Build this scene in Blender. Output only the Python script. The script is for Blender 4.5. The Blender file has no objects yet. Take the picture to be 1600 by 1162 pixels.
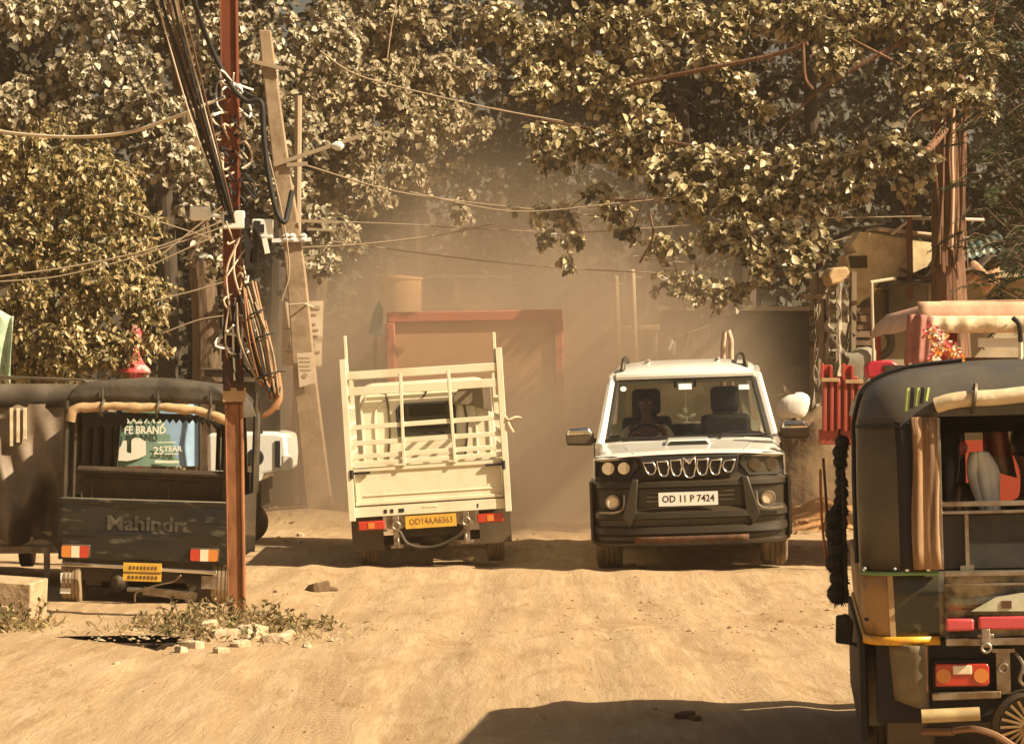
import bpy, math, random
import numpy as np
from mathutils import Vector, Matrix, Euler
R = math.radians
sc = bpy.context.scene
COL = sc.collection
random.seed(11)
rng = np.random.default_rng(11)
F, CX, HY, CH = 3600.0, 800.0, 618.0, 1.6      # focal length and horizon of the camera in photo pixels, eye height
def at(px, py, Y):
    return Vector(((px - CX) / F * Y, Y, CH + (HY - py) / F * Y))

# ------------------------------------------------------------------ materials
def mat(name, c, r=0.6, m=0.0, c2=None, ns=5.0, nd=4.0, lo=0.4, hi=0.65, bump=0.0, bs=40.0, dust=0.0, coat=0.0,
        spec=0.5, stretch=None, dustc=(0.40, 0.27, 0.14)):
    M = bpy.data.materials.new(name)
    M.use_nodes = True
    nt = M.node_tree
    N, L = nt.nodes, nt.links
    b = N['Principled BSDF']
    b.inputs['Roughness'].default_value = r
    b.inputs['Metallic'].default_value = m
    b.inputs['Specular IOR Level'].default_value = spec
    b.inputs['Coat Weight'].default_value = coat
    tc = N.new('ShaderNodeTexCoord')
    vec = tc.outputs['Object']
    if stretch:
        mp = N.new('ShaderNodeMapping')
        mp.inputs['Scale'].default_value = stretch
        L.new(vec, mp.inputs['Vector'])
        vec = mp.outputs['Vector']
    col = None
    if c2 is not None:
        nz = N.new('ShaderNodeTexNoise')
        nz.inputs['Scale'].default_value = ns
        nz.inputs['Detail'].default_value = nd
        nz.inputs['Roughness'].default_value = 0.62
        L.new(vec, nz.inputs['Vector'])
        mr = N.new('ShaderNodeMapRange')
        mr.inputs['From Min'].default_value = lo
        mr.inputs['From Max'].default_value = hi
        L.new(nz.outputs['Fac'], mr.inputs['Value'])
        mx = N.new('ShaderNodeMix'); mx.data_type = 'RGBA'
        mx.inputs['A'].default_value = (*c, 1)
        mx.inputs['B'].default_value = (*c2, 1)
        L.new(mr.outputs['Result'], mx.inputs['Factor'])
        col = mx.outputs['Result']
    if dust > 0:
        nz = N.new('ShaderNodeTexNoise')
        nz.inputs['Scale'].default_value = 3.0
        nz.inputs['Detail'].default_value = 5.0
        L.new(tc.outputs['Object'], nz.inputs['Vector'])
        ge = N.new('ShaderNodeNewGeometry')
        sx = N.new('ShaderNodeSeparateXYZ')
        L.new(ge.outputs['Normal'], sx.inputs[0])
        m1 = N.new('ShaderNodeMath'); m1.operation = 'MULTIPLY_ADD'; m1.use_clamp = True
        m1.inputs[1].default_value = 0.6; m1.inputs[2].default_value = 0.35
        L.new(sx.outputs['Z'], m1.inputs[0])
        m2 = N.new('ShaderNodeMath'); m2.operation = 'MULTIPLY'
        L.new(m1.outputs[0], m2.inputs[0]); L.new(nz.outputs['Fac'], m2.inputs[1])
        m3 = N.new('ShaderNodeMath'); m3.operation = 'MULTIPLY'; m3.use_clamp = True
        m3.inputs[1].default_value = dust * 2.2
        L.new(m2.outputs[0], m3.inputs[0])
        mx = N.new('ShaderNodeMix'); mx.data_type = 'RGBA'
        if col is None: mx.inputs['A'].default_value = (*c, 1)
        else: L.new(col, mx.inputs['A'])
        mx.inputs['B'].default_value = (*dustc, 1)
        L.new(m3.outputs[0], mx.inputs['Factor'])
        col = mx.outputs['Result']
    if col is None: b.inputs['Base Color'].default_value = (*c, 1)
    else: L.new(col, b.inputs['Base Color'])
    if bump > 0:
        nz = N.new('ShaderNodeTexNoise')
        nz.inputs['Scale'].default_value = bs
        nz.inputs['Detail'].default_value = 6
        L.new(vec, nz.inputs['Vector'])
        bp = N.new('ShaderNodeBump')
        bp.inputs['Strength'].default_value = bump
        bp.inputs['Distance'].default_value = 0.02
        L.new(nz.outputs['Fac'], bp.inputs['Height'])
        L.new(bp.outputs['Normal'], b.inputs['Normal'])
    return M

def glass(name, tint=(0.75, 0.78, 0.7), refl=1.0, base=0.04):
    M = bpy.data.materials.new(name); M.use_nodes = True
    nt = M.node_tree; N, L = nt.nodes, nt.links
    N.remove(N['Principled BSDF'])
    o = N['Material Output']
    t = N.new('ShaderNodeBsdfTransparent'); t.inputs[0].default_value = (*tint, 1)
    g = N.new('ShaderNodeBsdfGlossy'); g.inputs['Roughness'].default_value = 0.03
    fr = N.new('ShaderNodeFresnel'); fr.inputs[0].default_value = 1.5
    ma = N.new('ShaderNodeMath'); ma.operation = 'MULTIPLY_ADD'; ma.use_clamp = True
    ma.inputs[1].default_value = refl; ma.inputs[2].default_value = base
    L.new(fr.outputs[0], ma.inputs[0])
    mx = N.new('ShaderNodeMixShader')
    L.new(ma.outputs[0], mx.inputs[0]); L.new(t.outputs[0], mx.inputs[1]); L.new(g.outputs[0], mx.inputs[2])
    L.new(mx.outputs[0], o.inputs['Surface'])
    return M

def leafmat(name, cols, trans=0.25, rough=0.5):
    """dusty leaves: the colour varies from leaf to leaf"""
    M = bpy.data.materials.new(name); M.use_nodes = True
    nt = M.node_tree; N, L = nt.nodes, nt.links
    b = N['Principled BSDF']; o = N['Material Output']
    b.inputs['Roughness'].default_value = rough
    b.inputs['Specular IOR Level'].default_value = 0.4
    ge = N.new('ShaderNodeNewGeometry')
    cr = N.new('ShaderNodeValToRGB')
    e = cr.color_ramp.elements
    while len(e) < len(cols): e.new(0.5)
    for k, c in enumerate(cols):
        e[k].position = k / (len(cols) - 1); e[k].color = (*c, 1)
    L.new(ge.outputs['Random Per Island'], cr.inputs[0])
    L.new(cr.outputs[0], b.inputs['Base Color'])
    t = N.new('ShaderNodeBsdfTranslucent')
    L.new(cr.outputs[0], t.inputs[0])
    mx = N.new('ShaderNodeMixShader'); mx.inputs[0].default_value = trans
    L.new(b.outputs[0], mx.inputs[1]); L.new(t.outputs[0], mx.inputs[2])
    L.new(mx.outputs[0], o.inputs['Surface'])
    return M

# ------------------------------------------------------------------ mesh builder
def frame_for(d):
    d = Vector(d).normalized()
    a = Vector((0, 0, 1)) if abs(d.z) < 0.9 else Vector((0, 1, 0))
    u = d.cross(a).normalized()
    return u, d.cross(u).normalized()

AX = {'z': Matrix.Identity(4), 'x': Matrix.Rotation(R(90), 4, 'Y'), 'y': Matrix.Rotation(R(-90), 4, 'X')}
class MB:
    def __init__(s): s.v, s.f, s.m, s.cuts = [], [], [], []
    def cut(s):
        s.cuts.append((len(s.v), len(s.f)))      # what follows becomes a part of its own at build()
        return s
    def add(s, vs, fs, mi=0, M=None):
        o = len(s.v)
        for p in vs:
            p = Vector(p)
            s.v.append(tuple(M @ p) if M is not None else tuple(p))
        for f in fs:
            s.f.append([i + o for i in f]); s.m.append(mi)
        return s
    def box(s, x0, x1, y0, y1, z0, z1, mi=0, M=None):
        vs = [(x, y, z) for z in (z0, z1) for y in (y0, y1) for x in (x0, x1)]
        return s.add(vs, [(0, 2, 3, 1), (4, 5, 7, 6), (0, 1, 5, 4), (2, 6, 7, 3), (0, 4, 6, 2), (1, 3, 7, 5)], mi, M)
    def bar(s, p, q, w, h, mi=0):
        p, q = Vector(p), Vector(q)
        u, v = frame_for(q - p)
        vs = []
        for c in (p, q):
            for a, b in ((-1, -1), (1, -1), (1, 1), (-1, 1)):
                vs.append(c + u * a * w / 2 + v * b * h / 2)
        return s.add(vs, [(3, 2, 1, 0), (4, 5, 6, 7), (0, 1, 5, 4), (1, 2, 6, 5), (2, 3, 7, 6), (3, 0, 4, 7)], mi)
    def tube(s, path, r, n=8, mi=0, closed=False, caps=True, flat=1.0):
        P = [Vector(p) for p in path]
        k = len(P)
        rs = [r] * k if isinstance(r, (int, float)) else list(r)
        vs, fs = [], []
        u = None
        for i in range(k):
            if closed: d = P[(i + 1) % k] - P[i - 1]
            else: d = P[min(i + 1, k - 1)] - P[max(i - 1, 0)]
            if d.length < 1e-9: d = Vector((0, 0, 1))
            d.normalize()
            if u is None: u, w = frame_for(d)
            else:
                u = u - d * u.dot(d)
                if u.length < 1e-6: u, w = frame_for(d)
                u.normalize(); w = d.cross(u)
            for j in range(n):
                a = 2 * math.pi * j / n
                vs.append(P[i] + u * math.cos(a) * rs[i] + w * math.sin(a) * rs[i] * flat)
        for i in range(k if closed else k - 1):
            for j in range(n):
                a, b = i * n + j, i * n + (j + 1) % n
                c, d = ((i + 1) % k) * n + (j + 1) % n, ((i + 1) % k) * n + j
                fs.append((a, b, c, d))
        if caps and not closed:
            fs.append(tuple(range(n - 1, -1, -1))); fs.append(tuple((k - 1) * n + j for j in range(n)))
        return s.add(vs, fs, mi)
    def lathe(s, prof, c=(0, 0, 0), axis='z', n=24, mi=0, M=None):
        T = Matrix.Translation(Vector(c)) @ AX[axis]
        if M is not None: T = M @ T
        vs, fs = [], []
        k = len(prof)
        for r, h in prof:
            for j in range(n):
                a = 2 * math.pi * j / n
                vs.append((r * math.cos(a), r * math.sin(a), h))
        for i in range(k - 1):
            for j in range(n):
                fs.append((i * n + j, i * n + (j + 1) % n, (i + 1) * n + (j + 1) % n, (i + 1) * n + j))
        if prof[0][0] > 1e-6: fs.append(tuple(range(n - 1, -1, -1)))
        if prof[-1][0] > 1e-6: fs.append(tuple((k - 1) * n + j for j in range(n)))
        return s.add(vs, fs, mi, T)
    def ball(s, c, r, n=12, mi=0, sx=1, sy=1, sz=1, M=None):
        pr = [(max(1e-7, r * math.sin(math.pi * i / (n // 2))), -r * math.cos(math.pi * i / (n // 2))) for i in range(n // 2 + 1)]
        T = Matrix.Translation(Vector(c)) @ Matrix.Diagonal((sx, sy, sz, 1))
        if M is not None: T = M @ T
        return s.lathe(pr, n=n, mi=mi, M=T)
    def torus(s, c, Rr, r, axis='x', n=32, k=8, mi=0, a0=0, a1=360, M=None):
        T = Matrix.Translation(Vector(c)) @ AX[axis]
        full = abs(a1 - a0) >= 360
        m = n if full else n + 1
        path = [T @ Vector((Rr * math.cos(R(a0 + (a1 - a0) * i / n)), Rr * math.sin(R(a0 + (a1 - a0) * i / n)), 0)) for i in range(m)]
        if M is not None: path = [M @ p for p in path]
        return s.tube(path, r, k, mi, closed=full)
    def loft(s, rings, closed=True, cap0=True, cap1=True, mi=0, keep=None, mf=None):
        n = len(rings[0])
        o = len(s.v)
        for rg in rings: s.v.extend(tuple(p) for p in rg)
        for i in range(len(rings) - 1):
            for j in range(n if closed else n - 1):
                a, b = i * n + j, i * n + (j + 1) % n
                q = (a, b, b + n, a + n)
                c = sum((Vector(s.v[o + t]) for t in q), Vector()) / 4
                if keep and not keep(c): continue
                s.f.append([o + t for t in q]); s.m.append(mf(c) if mf else mi)
        if closed and cap0: s.f.append([o + j for j in range(n - 1, -1, -1)]); s.m.append(mi)
        if closed and cap1: s.f.append([o + (len(rings) - 1) * n + j for j in range(n)]); s.m.append(mi)
        return s
    def prism(s, poly, a0, a1, axis='y', mi=0, M=None):
        n = len(poly)
        def pt(p, a):
            return {'y': (p[0], a, p[1]), 'x': (a, p[0], p[1]), 'z': (p[0], p[1], a)}[axis]
        vs = [pt(p, a0) for p in poly] + [pt(p, a1) for p in poly]
        fs = [tuple(range(n)), tuple(range(2 * n - 1, n - 1, -1))]
        fs += [(j, j + n, (j + 1) % n + n, (j + 1) % n) for j in range(n)]
        return s.add(vs, fs, mi, M)
    def grid(s, fn, nu, nv, mi=0, keep=None):
        o = len(s.v)
        for i in range(nu + 1):
            for j in range(nv + 1):
                s.v.append(tuple(fn(i / nu, j / nv)))
        for i in range(nu):
            for j in range(nv):
                if keep and not keep((i + .5) / nu, (j + .5) / nv): continue
                a = o + i * (nv + 1) + j
                s.f.append([a, a + nv + 1, a + nv + 2, a + 1]); s.m.append(mi)
        return s
    def text(s, txt, size, M, mi=0, ext=0.002, xs=1.0, bold=0.0):
        cu = bpy.data.curves.new('lettering', 'FONT')
        cu.body = txt; cu.size = size; cu.extrude = ext; cu.align_x = 'CENTER'; cu.align_y = 'CENTER'
        cu.offset = bold; cu.resolution_u = 2
        ob = bpy.data.objects.new('lettering', cu)
        COL.objects.link(ob)
        me = bpy.data.meshes.new_from_object(ob)
        T = M @ Matrix.Rotation(R(90), 4, 'X') @ Matrix.Diagonal((xs, 1, 1, 1))
        s.add([v.co for v in me.vertices], [tuple(p.vertices) for p in me.polygons], mi, T)
        bpy.data.objects.remove(ob); bpy.data.curves.remove(cu); bpy.data.meshes.remove(me)
        return s
    def build(s, name, mats, parent=None, smooth=35, bevel=0, seg=2, solid=0, sub=0, offset=-1.0):
        if s.cuts:
            ends = s.cuts + [(len(s.v), len(s.f))]
            first, pv, pf = None, 0, 0
            for ev, ef in ends:
                q = MB(); q.v = s.v[pv:ev]; q.f = [[i - pv for i in f] for f in s.f[pf:ef]]; q.m = s.m[pf:ef]
                if q.f:
                    o = q.build(name, mats, parent, smooth, bevel, seg, solid, sub, offset)
                    first = first or o
                pv, pf = ev, ef
            return first
        me = bpy.data.meshes.new(name)
        me.from_pydata(s.v, [], s.f)
        if not isinstance(mats, (list, tuple)): mats = [mats]
        for x in mats: me.materials.append(x)
        me.polygons.foreach_set('material_index', s.m)
        if smooth:
            me.polygons.foreach_set('use_smooth', [True] * len(s.f))
            me.update()
            if smooth < 180: me.set_sharp_from_angle(angle=R(smooth))
        me.update()
        o = bpy.data.objects.new(name, me)
        COL.objects.link(o)
        if parent is not None: o.parent = parent
        if solid:
            md = o.modifiers.new('Solidify', 'SOLIDIFY'); md.thickness = solid; md.offset = offset
        if bevel:
            md = o.modifiers.new('Bevel', 'BEVEL'); md.width = bevel; md.segments = seg
            md.limit_method = 'ANGLE'; md.angle_limit = R(40); md.harden_normals = False
        if sub:
            md = o.modifiers.new('Subdivision', 'SUBSURF'); md.levels = sub; md.render_levels = sub
        return o

def tag(o, label=None, cat=None, group=None, kind=None):
    if label: o['label'] = label
    if cat: o['category'] = cat
    if group: o['group'] = group
    if kind: o['kind'] = kind
    return o
def thing(name, label, cat, loc=(0, 0, 0), rot=(0, 0, 0), group=None):
    o = bpy.data.objects.new(name, None)
    o.empty_display_size = 0.2
    COL.objects.link(o)
    o.location = loc; o.rotation_euler = rot
    return tag(o, label, cat, group)
def T(x, y, z, rx=0, ry=0, rz=0):
    return Matrix.Translation((x, y, z)) @ Euler((R(rx), R(ry), R(rz))).to_matrix().to_4x4()
def arc(c, r, a0, a1, n, plane='xz'):
    out = []
    for i in range(n + 1):
        a = R(a0 + (a1 - a0) * i / n)
        p, q = r * math.cos(a), r * math.sin(a)
        out.append({'xz': Vector((c[0] + p, c[1], c[2] + q)), 'xy': Vector((c[0] + p, c[1] + q, c[2])), 'yz': Vector((c[0], c[1] + p, c[2] + q))}[plane])
    return out
def spline(pts, n=8):
    P = [Vector(p) for p in pts]
    if len(P) < 3: return [P[0].lerp(P[-1], i / n) for i in range(n + 1)]
    Q = [P[0] * 2 - P[1]] + P + [P[-1] * 2 - P[-2]]
    out = []
    for i in range(1, len(Q) - 2):
        a, b, c, d = Q[i - 1], Q[i], Q[i + 1], Q[i + 2]
        for k in range(n):
            t = k / n
            out.append(0.5 * ((2 * b) + (c - a) * t + (2 * a - 5 * b + 4 * c - d) * t * t + (3 * b - a - 3 * c + d) * t ** 3))
    out.append(P[-1])
    return out
def rplan(hw, y0, y1, r, z, xin=0.35, ys=(0.3, 0.55, 0.9, 1.3, 1.7)):
    """a rounded rectangle seen from above, at height z, always with the same number of points"""
    r = min(r, hw * 0.98)
    L = y1 - y0
    xi = min(xin, hw - r)
    p = [(-xi, y0), (-xi * .5, y0), (0, y0), (xi * .5, y0), (xi, y0)]
    for k in range(7):
        a = R(-90 + 15 * k); p.append((hw - r + r * math.cos(a), y0 + r + r * math.sin(a)))
    yy = [y0 + r + (L - 2 * r) * t for t in (0.2, 0.4, 0.6, 0.8)]
    p += [(hw, y) for y in yy]
    for k in range(7):
        a = R(15 * k); p.append((hw - r + r * math.cos(a), y1 - r + r * math.sin(a)))
    p += [(xi, y1), (xi * .5, y1), (0, y1), (-xi * .5, y1), (-xi, y1)]
    for k in range(7):
        a = R(90 + 15 * k); p.append((-hw + r + r * math.cos(a), y1 - r + r * math.sin(a)))
    p += [(-hw, y) for y in reversed(yy)]
    for k in range(7):
        a = R(180 + 15 * k); p.append((-hw + r + r * math.cos(a), y0 + r + r * math.sin(a)))
    return [Vector((a, b, z)) for a, b in p]

# value noise on arrays
def _hash(ix, iy, seed):
    h = np.sin(ix * 127.1 + iy * 311.7 + seed * 74.7) * 43758.5453
    return h - np.floor(h)
def vnoise(x, y, seed=0):
    ix, iy = np.floor(x), np.floor(y)
    fx, fy = x - ix, y - iy
    fx = fx * fx * (3 - 2 * fx); fy = fy * fy * (3 - 2 * fy)
    a, b = _hash(ix, iy, seed), _hash(ix + 1, iy, seed)
    c, d = _hash(ix, iy + 1, seed), _hash(ix + 1, iy + 1, seed)
    return (a * (1 - fx) + b * fx) * (1 - fy) + (c * (1 - fx) + d * fx) * fy

# ------------------------------------------------------------------ leaves
def unit(a): return a / np.maximum(np.linalg.norm(a, axis=1, keepdims=True), 1e-9)
def leaf_arrays(P, D, Nn, L, wr=0.3, fold=0.25):
    D = unit(D)
    Nn = unit(Nn - D * np.sum(Nn * D, axis=1, keepdims=True))
    S = np.cross(D, Nn)
    L = L[:, None]
    up = Nn * L * wr * fold
    v = np.stack([P, P + D * L * .32 + S * L * wr + up, P + D * L * .68 + S * L * wr * .82 + up, P + D * L - Nn * L * .08,
                  P + D * L * .68 - S * L * wr * .82 + up, P + D * L * .32 - S * L * wr + up], axis=1)
    return v.reshape(-1, 3)
def mesh_quads(name, V, Q, mats, parent=None, midx=None):
    me = bpy.data.meshes.new(name)
    nf = len(Q)
    me.vertices.add(len(V)); me.vertices.foreach_set('co', np.ascontiguousarray(V, dtype=np.float32).ravel())
    me.loops.add(nf * 4); me.loops.foreach_set('vertex_index', np.ascontiguousarray(Q, dtype=np.int32).ravel())
    me.polygons.add(nf); me.polygons.foreach_set('loop_start', np.arange(0, nf * 4, 4, dtype=np.int32))
    if not isinstance(mats, (list, tuple)): mats = [mats]
    for x in mats: me.materials.append(x)
    if midx is not None: me.polygons.foreach_set('material_index', midx.astype(np.int32))
    me.update(calc_edges=True); me.validate()
    o = bpy.data.objects.new(name, me)
    COL.objects.link(o)
    if parent is not None: o.parent = parent
    return o
SUND = np.array([0.71, -0.265, 0.65])
def leaf_cloud(clumps, L, per=6, wr=0.3, up=0.8, droop=0.3, shell=0.45, tw=0.9, org=(0, 0, 0), fold=0.25):
    """rosettes of leaves on twigs spread through each clump; a clump is (centre, (rx,ry,rz), number of leaves)"""
    VV = []
    for c, rad, n in clumps:
        k = max(1, int(n / per))
        d = unit(rng.normal(size=(k, 3)))
        rr = rng.uniform(0, 1, (k, 1)) ** shell
        # an uneven outline: the clump swells and shrinks with direction
        ph = rng.uniform(0, 6.28, 4)
        sw = 0.8 + 0.28 * np.sin(d[:, :1] * 5 + ph[0]) * np.sin(d[:, 2:3] * 4 + ph[1]) + 0.15 * np.sin(d[:, 1:2] * 9 + ph[2])
        C = np.array(c)[None, :] + d * rr * sw * np.array(rad)[None, :]
        tdir = unit(d + rng.normal(size=(k, 3)) * .6 + np.array([0, 0, -droop]))
        C = np.repeat(C, per, axis=0); tdir = np.repeat(tdir, per, axis=0)
        m = len(C)
        ld = unit(tdir * tw + rng.normal(size=(m, 3)) * .75 + np.array([0, 0, -droop * .6]))
        P = C + tdir * rng.uniform(-.5, .5, (m, 1)) * L * 1.2 + rng.normal(size=(m, 3)) * L * .15
        Nn = rng.normal(size=(m, 3)) * .55 + np.repeat(d, per, axis=0) * .35 + np.array([.25, -.62, up])
        LL = L * rng.uniform(.45, 1.3, m)
        VV.append(leaf_arrays(P, ld, Nn, LL, wr, fold))
    V = np.concatenate(VV) - np.array(org)[None, :]
    nl = len(V) // 6
    b = (np.arange(nl) * 6)[:, None]
    Q = np.concatenate([b + np.array([[0, 1, 2, 3]]), b + np.array([[0, 3, 4, 5]])], axis=1).reshape(-1, 4)
    return V, Q
def tree(name, label, clumps, base, trunk, tr, lm, bm, L=0.1, per=6, wr=.3, up=.8, droop=.3, shell=.45, group=None, limb=0.035, extra=(), nb=999, tw=.9, cat='tree', fold=.25, hang=None):
    """trunk: points from the ground up in world space; every clump hangs on a limb that leaves the trunk"""
    t = thing(name, label, cat, base, group=group)
    B = Vector(base)
    m = MB()
    pts = spline([Vector(p) - B for p in trunk], 6)
    k = len(pts)
    rs = [tr * (1.25 - .85 * i / (k - 1)) + (tr * .5 if i == 0 else 0) for i in range(k)]
    m.tube(pts, rs, 10)
    nodes = [(p, tr * .55) for p in pts[k // 4:]]          # limbs fork: each clump grows from the nearest wood already there
    todo = [(Vector(c) - B, rad) for c, rad, n in clumps[:nb]]
    todo.sort(key=lambda q: min((p - q[0]).length for p in pts))
    for c, rad in todo:
        a, pr = min(nodes, key=lambda q: (q[0] - c).length + (0 if q[0].z < c.z + .4 else .5 * (q[0].z - c.z)))
        ln = (c - a).length
        mid = a.lerp(c, .5) + Vector((random.uniform(-.12, .12) * ln, random.uniform(-.12, .12) * ln, random.uniform(0.02, .14) * ln))
        r0 = min(pr * .75, limb * (0.5 + .3 * ln))
        nodes.append((c, max(.012, r0 * .7)))
        pp = spline([a, mid, c], 5)
        m.tube(pp, [r0 * (1 - .45 * j / (len(pp) - 1)) for j in range(len(pp))], 6)
        for _ in range(2):
            e = c + Vector([random.uniform(-.8, .8) * q for q in rad])
            m.tube(spline([c.lerp(a, .25), c.lerp(e, .5) + Vector((0, 0, .06)), e], 3), [max(.005, r0 * .3) * (1 - .1 * j) for j in range(7)], 5)
    for path, r in extra:
        pp = spline([Vector(p) - B for p in path], 6)
        e0, e1 = (min((q - p).length for q in pts) for p in (pp[0], pp[-1]))
        q = len(pp) - 1
        m.tube(pp, [r * (1 - .8 * (j / q if e0 < e1 else 1 - j / q)) if r > .036 else r for j in range(q + 1)], 7)
    m.build('trunk', bm, t)
    V, Q = leaf_cloud(clumps, L, per, wr, up, droop, shell, tw, org=base, fold=fold)
    mesh_quads('crown', V, Q, lm, t)
    return t
# ------------------------------------------------------------------ camera, light, air
cam = bpy.data.cameras.new('camera')
co = bpy.data.objects.new('camera', cam)
COL.objects.link(co)
co.location = (0, 0, CH); co.rotation_euler = (R(90), 0, 0)
cam.sensor_width = 36.0; cam.lens = 36.0 * F / 1600.0
cam.shift_y = (HY - 581.0) / 1600.0
cam.clip_start = 0.1; cam.clip_end = 2000
sc.camera = co
sd = Vector(SUND).normalized()
sl = bpy.data.lights.new('sun', 'SUN')
sl.energy = 5.0; sl.angle = R(0.6); sl.color = (1.0, 0.85, 0.60)
so = bpy.data.objects.new('sun', sl); COL.objects.link(so)
so.rotation_euler = sd.to_track_quat('Z', 'Y').to_euler()
so.location = (30, -15, 30)
w = bpy.data.worlds.new('World'); sc.world = w; w.use_nodes = True
nt = w.node_tree
bg = nt.nodes['Background']
sky = nt.nodes.new('ShaderNodeTexSky'); sky.sky_type = 'NISHITA'; sky.sun_disc = False
sky.sun_elevation = math.asin(sd.z); sky.sun_rotation = math.atan2(sd.x, sd.y)
sky.dust_density = 6.0; sky.air_density = 1.2
mx = nt.nodes.new('ShaderNodeMix'); mx.data_type = 'RGBA'; mx.blend_type = 'MULTIPLY'; mx.inputs['Factor'].default_value = 1
mx.inputs['B'].default_value = (1.0, 0.86, 0.66, 1)     # dust in the air warms the skylight
nt.links.new(sky.outputs[0], mx.inputs['A']); nt.links.new(mx.outputs['Result'], bg.inputs['Color'])
bg.inputs['Strength'].default_value = 0.038
vs = sc.view_settings
vs.view_transform = 'Standard'; vs.look = 'None'; vs.exposure = 1.0; vs.gamma = 1.0
cy = sc.cycles
cy.use_denoising = True
cy.volume_bounces = 1; cy.max_bounces = 6; cy.diffuse_bounces = 3; cy.glossy_bounces = 3; cy.transmission_bounces = 4
cy.transparent_max_bounces = 12
cy.sample_clamp_indirect = 6

DUST = 1.35
def volmat(name, col, dens, an=0.2):
    M = bpy.data.materials.new(name); M.use_nodes = True
    n = M.node_tree.nodes
    n.remove(n['Principled BSDF'])
    v = n.new('ShaderNodeVolumePrincipled')
    v.inputs['Color'].default_value = (*col, 1); v.inputs['Density'].default_value = dens; v.inputs['Anisotropy'].default_value = an
    M.node_tree.links.new(v.outputs[0], n['Material Output'].inputs['Volume'])
    return M
b = MB().box(-75, 75, -12, 235, -1.2, 26)
hz = b.build('haze', volmat('air', (0.86, 0.72, 0.54), 0.0009), smooth=0)
tag(hz, 'thin brown dust haze filling the air of the street', kind='stuff')
b = MB().ball((0, 0, 0), 1.0, 24)
DM = volmat('dust_air', (0.75, 0.60, 0.445), 0.2)
nt = DM.node_tree; N, L = nt.nodes, nt.links
tc = N.new('ShaderNodeTexCoord'); ln = N.new('ShaderNodeVectorMath'); ln.operation = 'LENGTH'
L.new(tc.outputs['Object'], ln.inputs[0])
mr = N.new('ShaderNodeMapRange'); mr.interpolation_type = 'SMOOTHSTEP'
mr.inputs['From Min'].default_value = 1.0; mr.inputs['From Max'].default_value = 0.45; mr.inputs['To Min'].default_value = 0; mr.inputs['To Max'].default_value = DUST
L.new(ln.outputs['Value'], mr.inputs['Value'])
nz = N.new('ShaderNodeTexNoise'); nz.inputs['Scale'].default_value = 2.6; nz.inputs['Detail'].default_value = 3
L.new(tc.outputs['Object'], nz.inputs['Vector'])
m2 = N.new('ShaderNodeMapRange'); m2.inputs['From Min'].default_value = .3; m2.inputs['From Max'].default_value = .7; m2.inputs['To Min'].default_value = .45; m2.inputs['To Max'].default_value = 1.4
L.new(nz.outputs['Fac'], m2.inputs['Value'])
m3 = N.new('ShaderNodeMath'); m3.operation = 'MULTIPLY'
L.new(mr.outputs['Result'], m3.inputs[0]); L.new(m2.outputs['Result'], m3.inputs[1])
ge = N.new('ShaderNodeNewGeometry'); sx = N.new('ShaderNodeSeparateXYZ'); L.new(ge.outputs['Position'], sx.inputs[0])   # thicker near the road
e1 = N.new('ShaderNodeMath'); e1.operation = 'MULTIPLY'; e1.inputs[1].default_value = -1 / 1.65; L.new(sx.outputs['Z'], e1.inputs[0])
e2 = N.new('ShaderNodeMath'); e2.operation = 'EXPONENT'; L.new(e1.outputs[0], e2.inputs[0])
m4 = N.new('ShaderNodeMath'); m4.operation = 'MULTIPLY'; L.new(m3.outputs[0], m4.inputs[0]); L.new(e2.outputs[0], m4.inputs[1])
m3 = m4
L.new(m3.outputs[0], N['Principled Volume'].inputs['Density'])
dc = b.build('dust_cloud', DM, smooth=180)
dc.location = (0.0, 37.5, 0.4); dc.scale = (4.9, 13.4, 6.6)
tag(dc, 'brown dust cloud hanging over the road behind the mini truck', kind='stuff')

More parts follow.
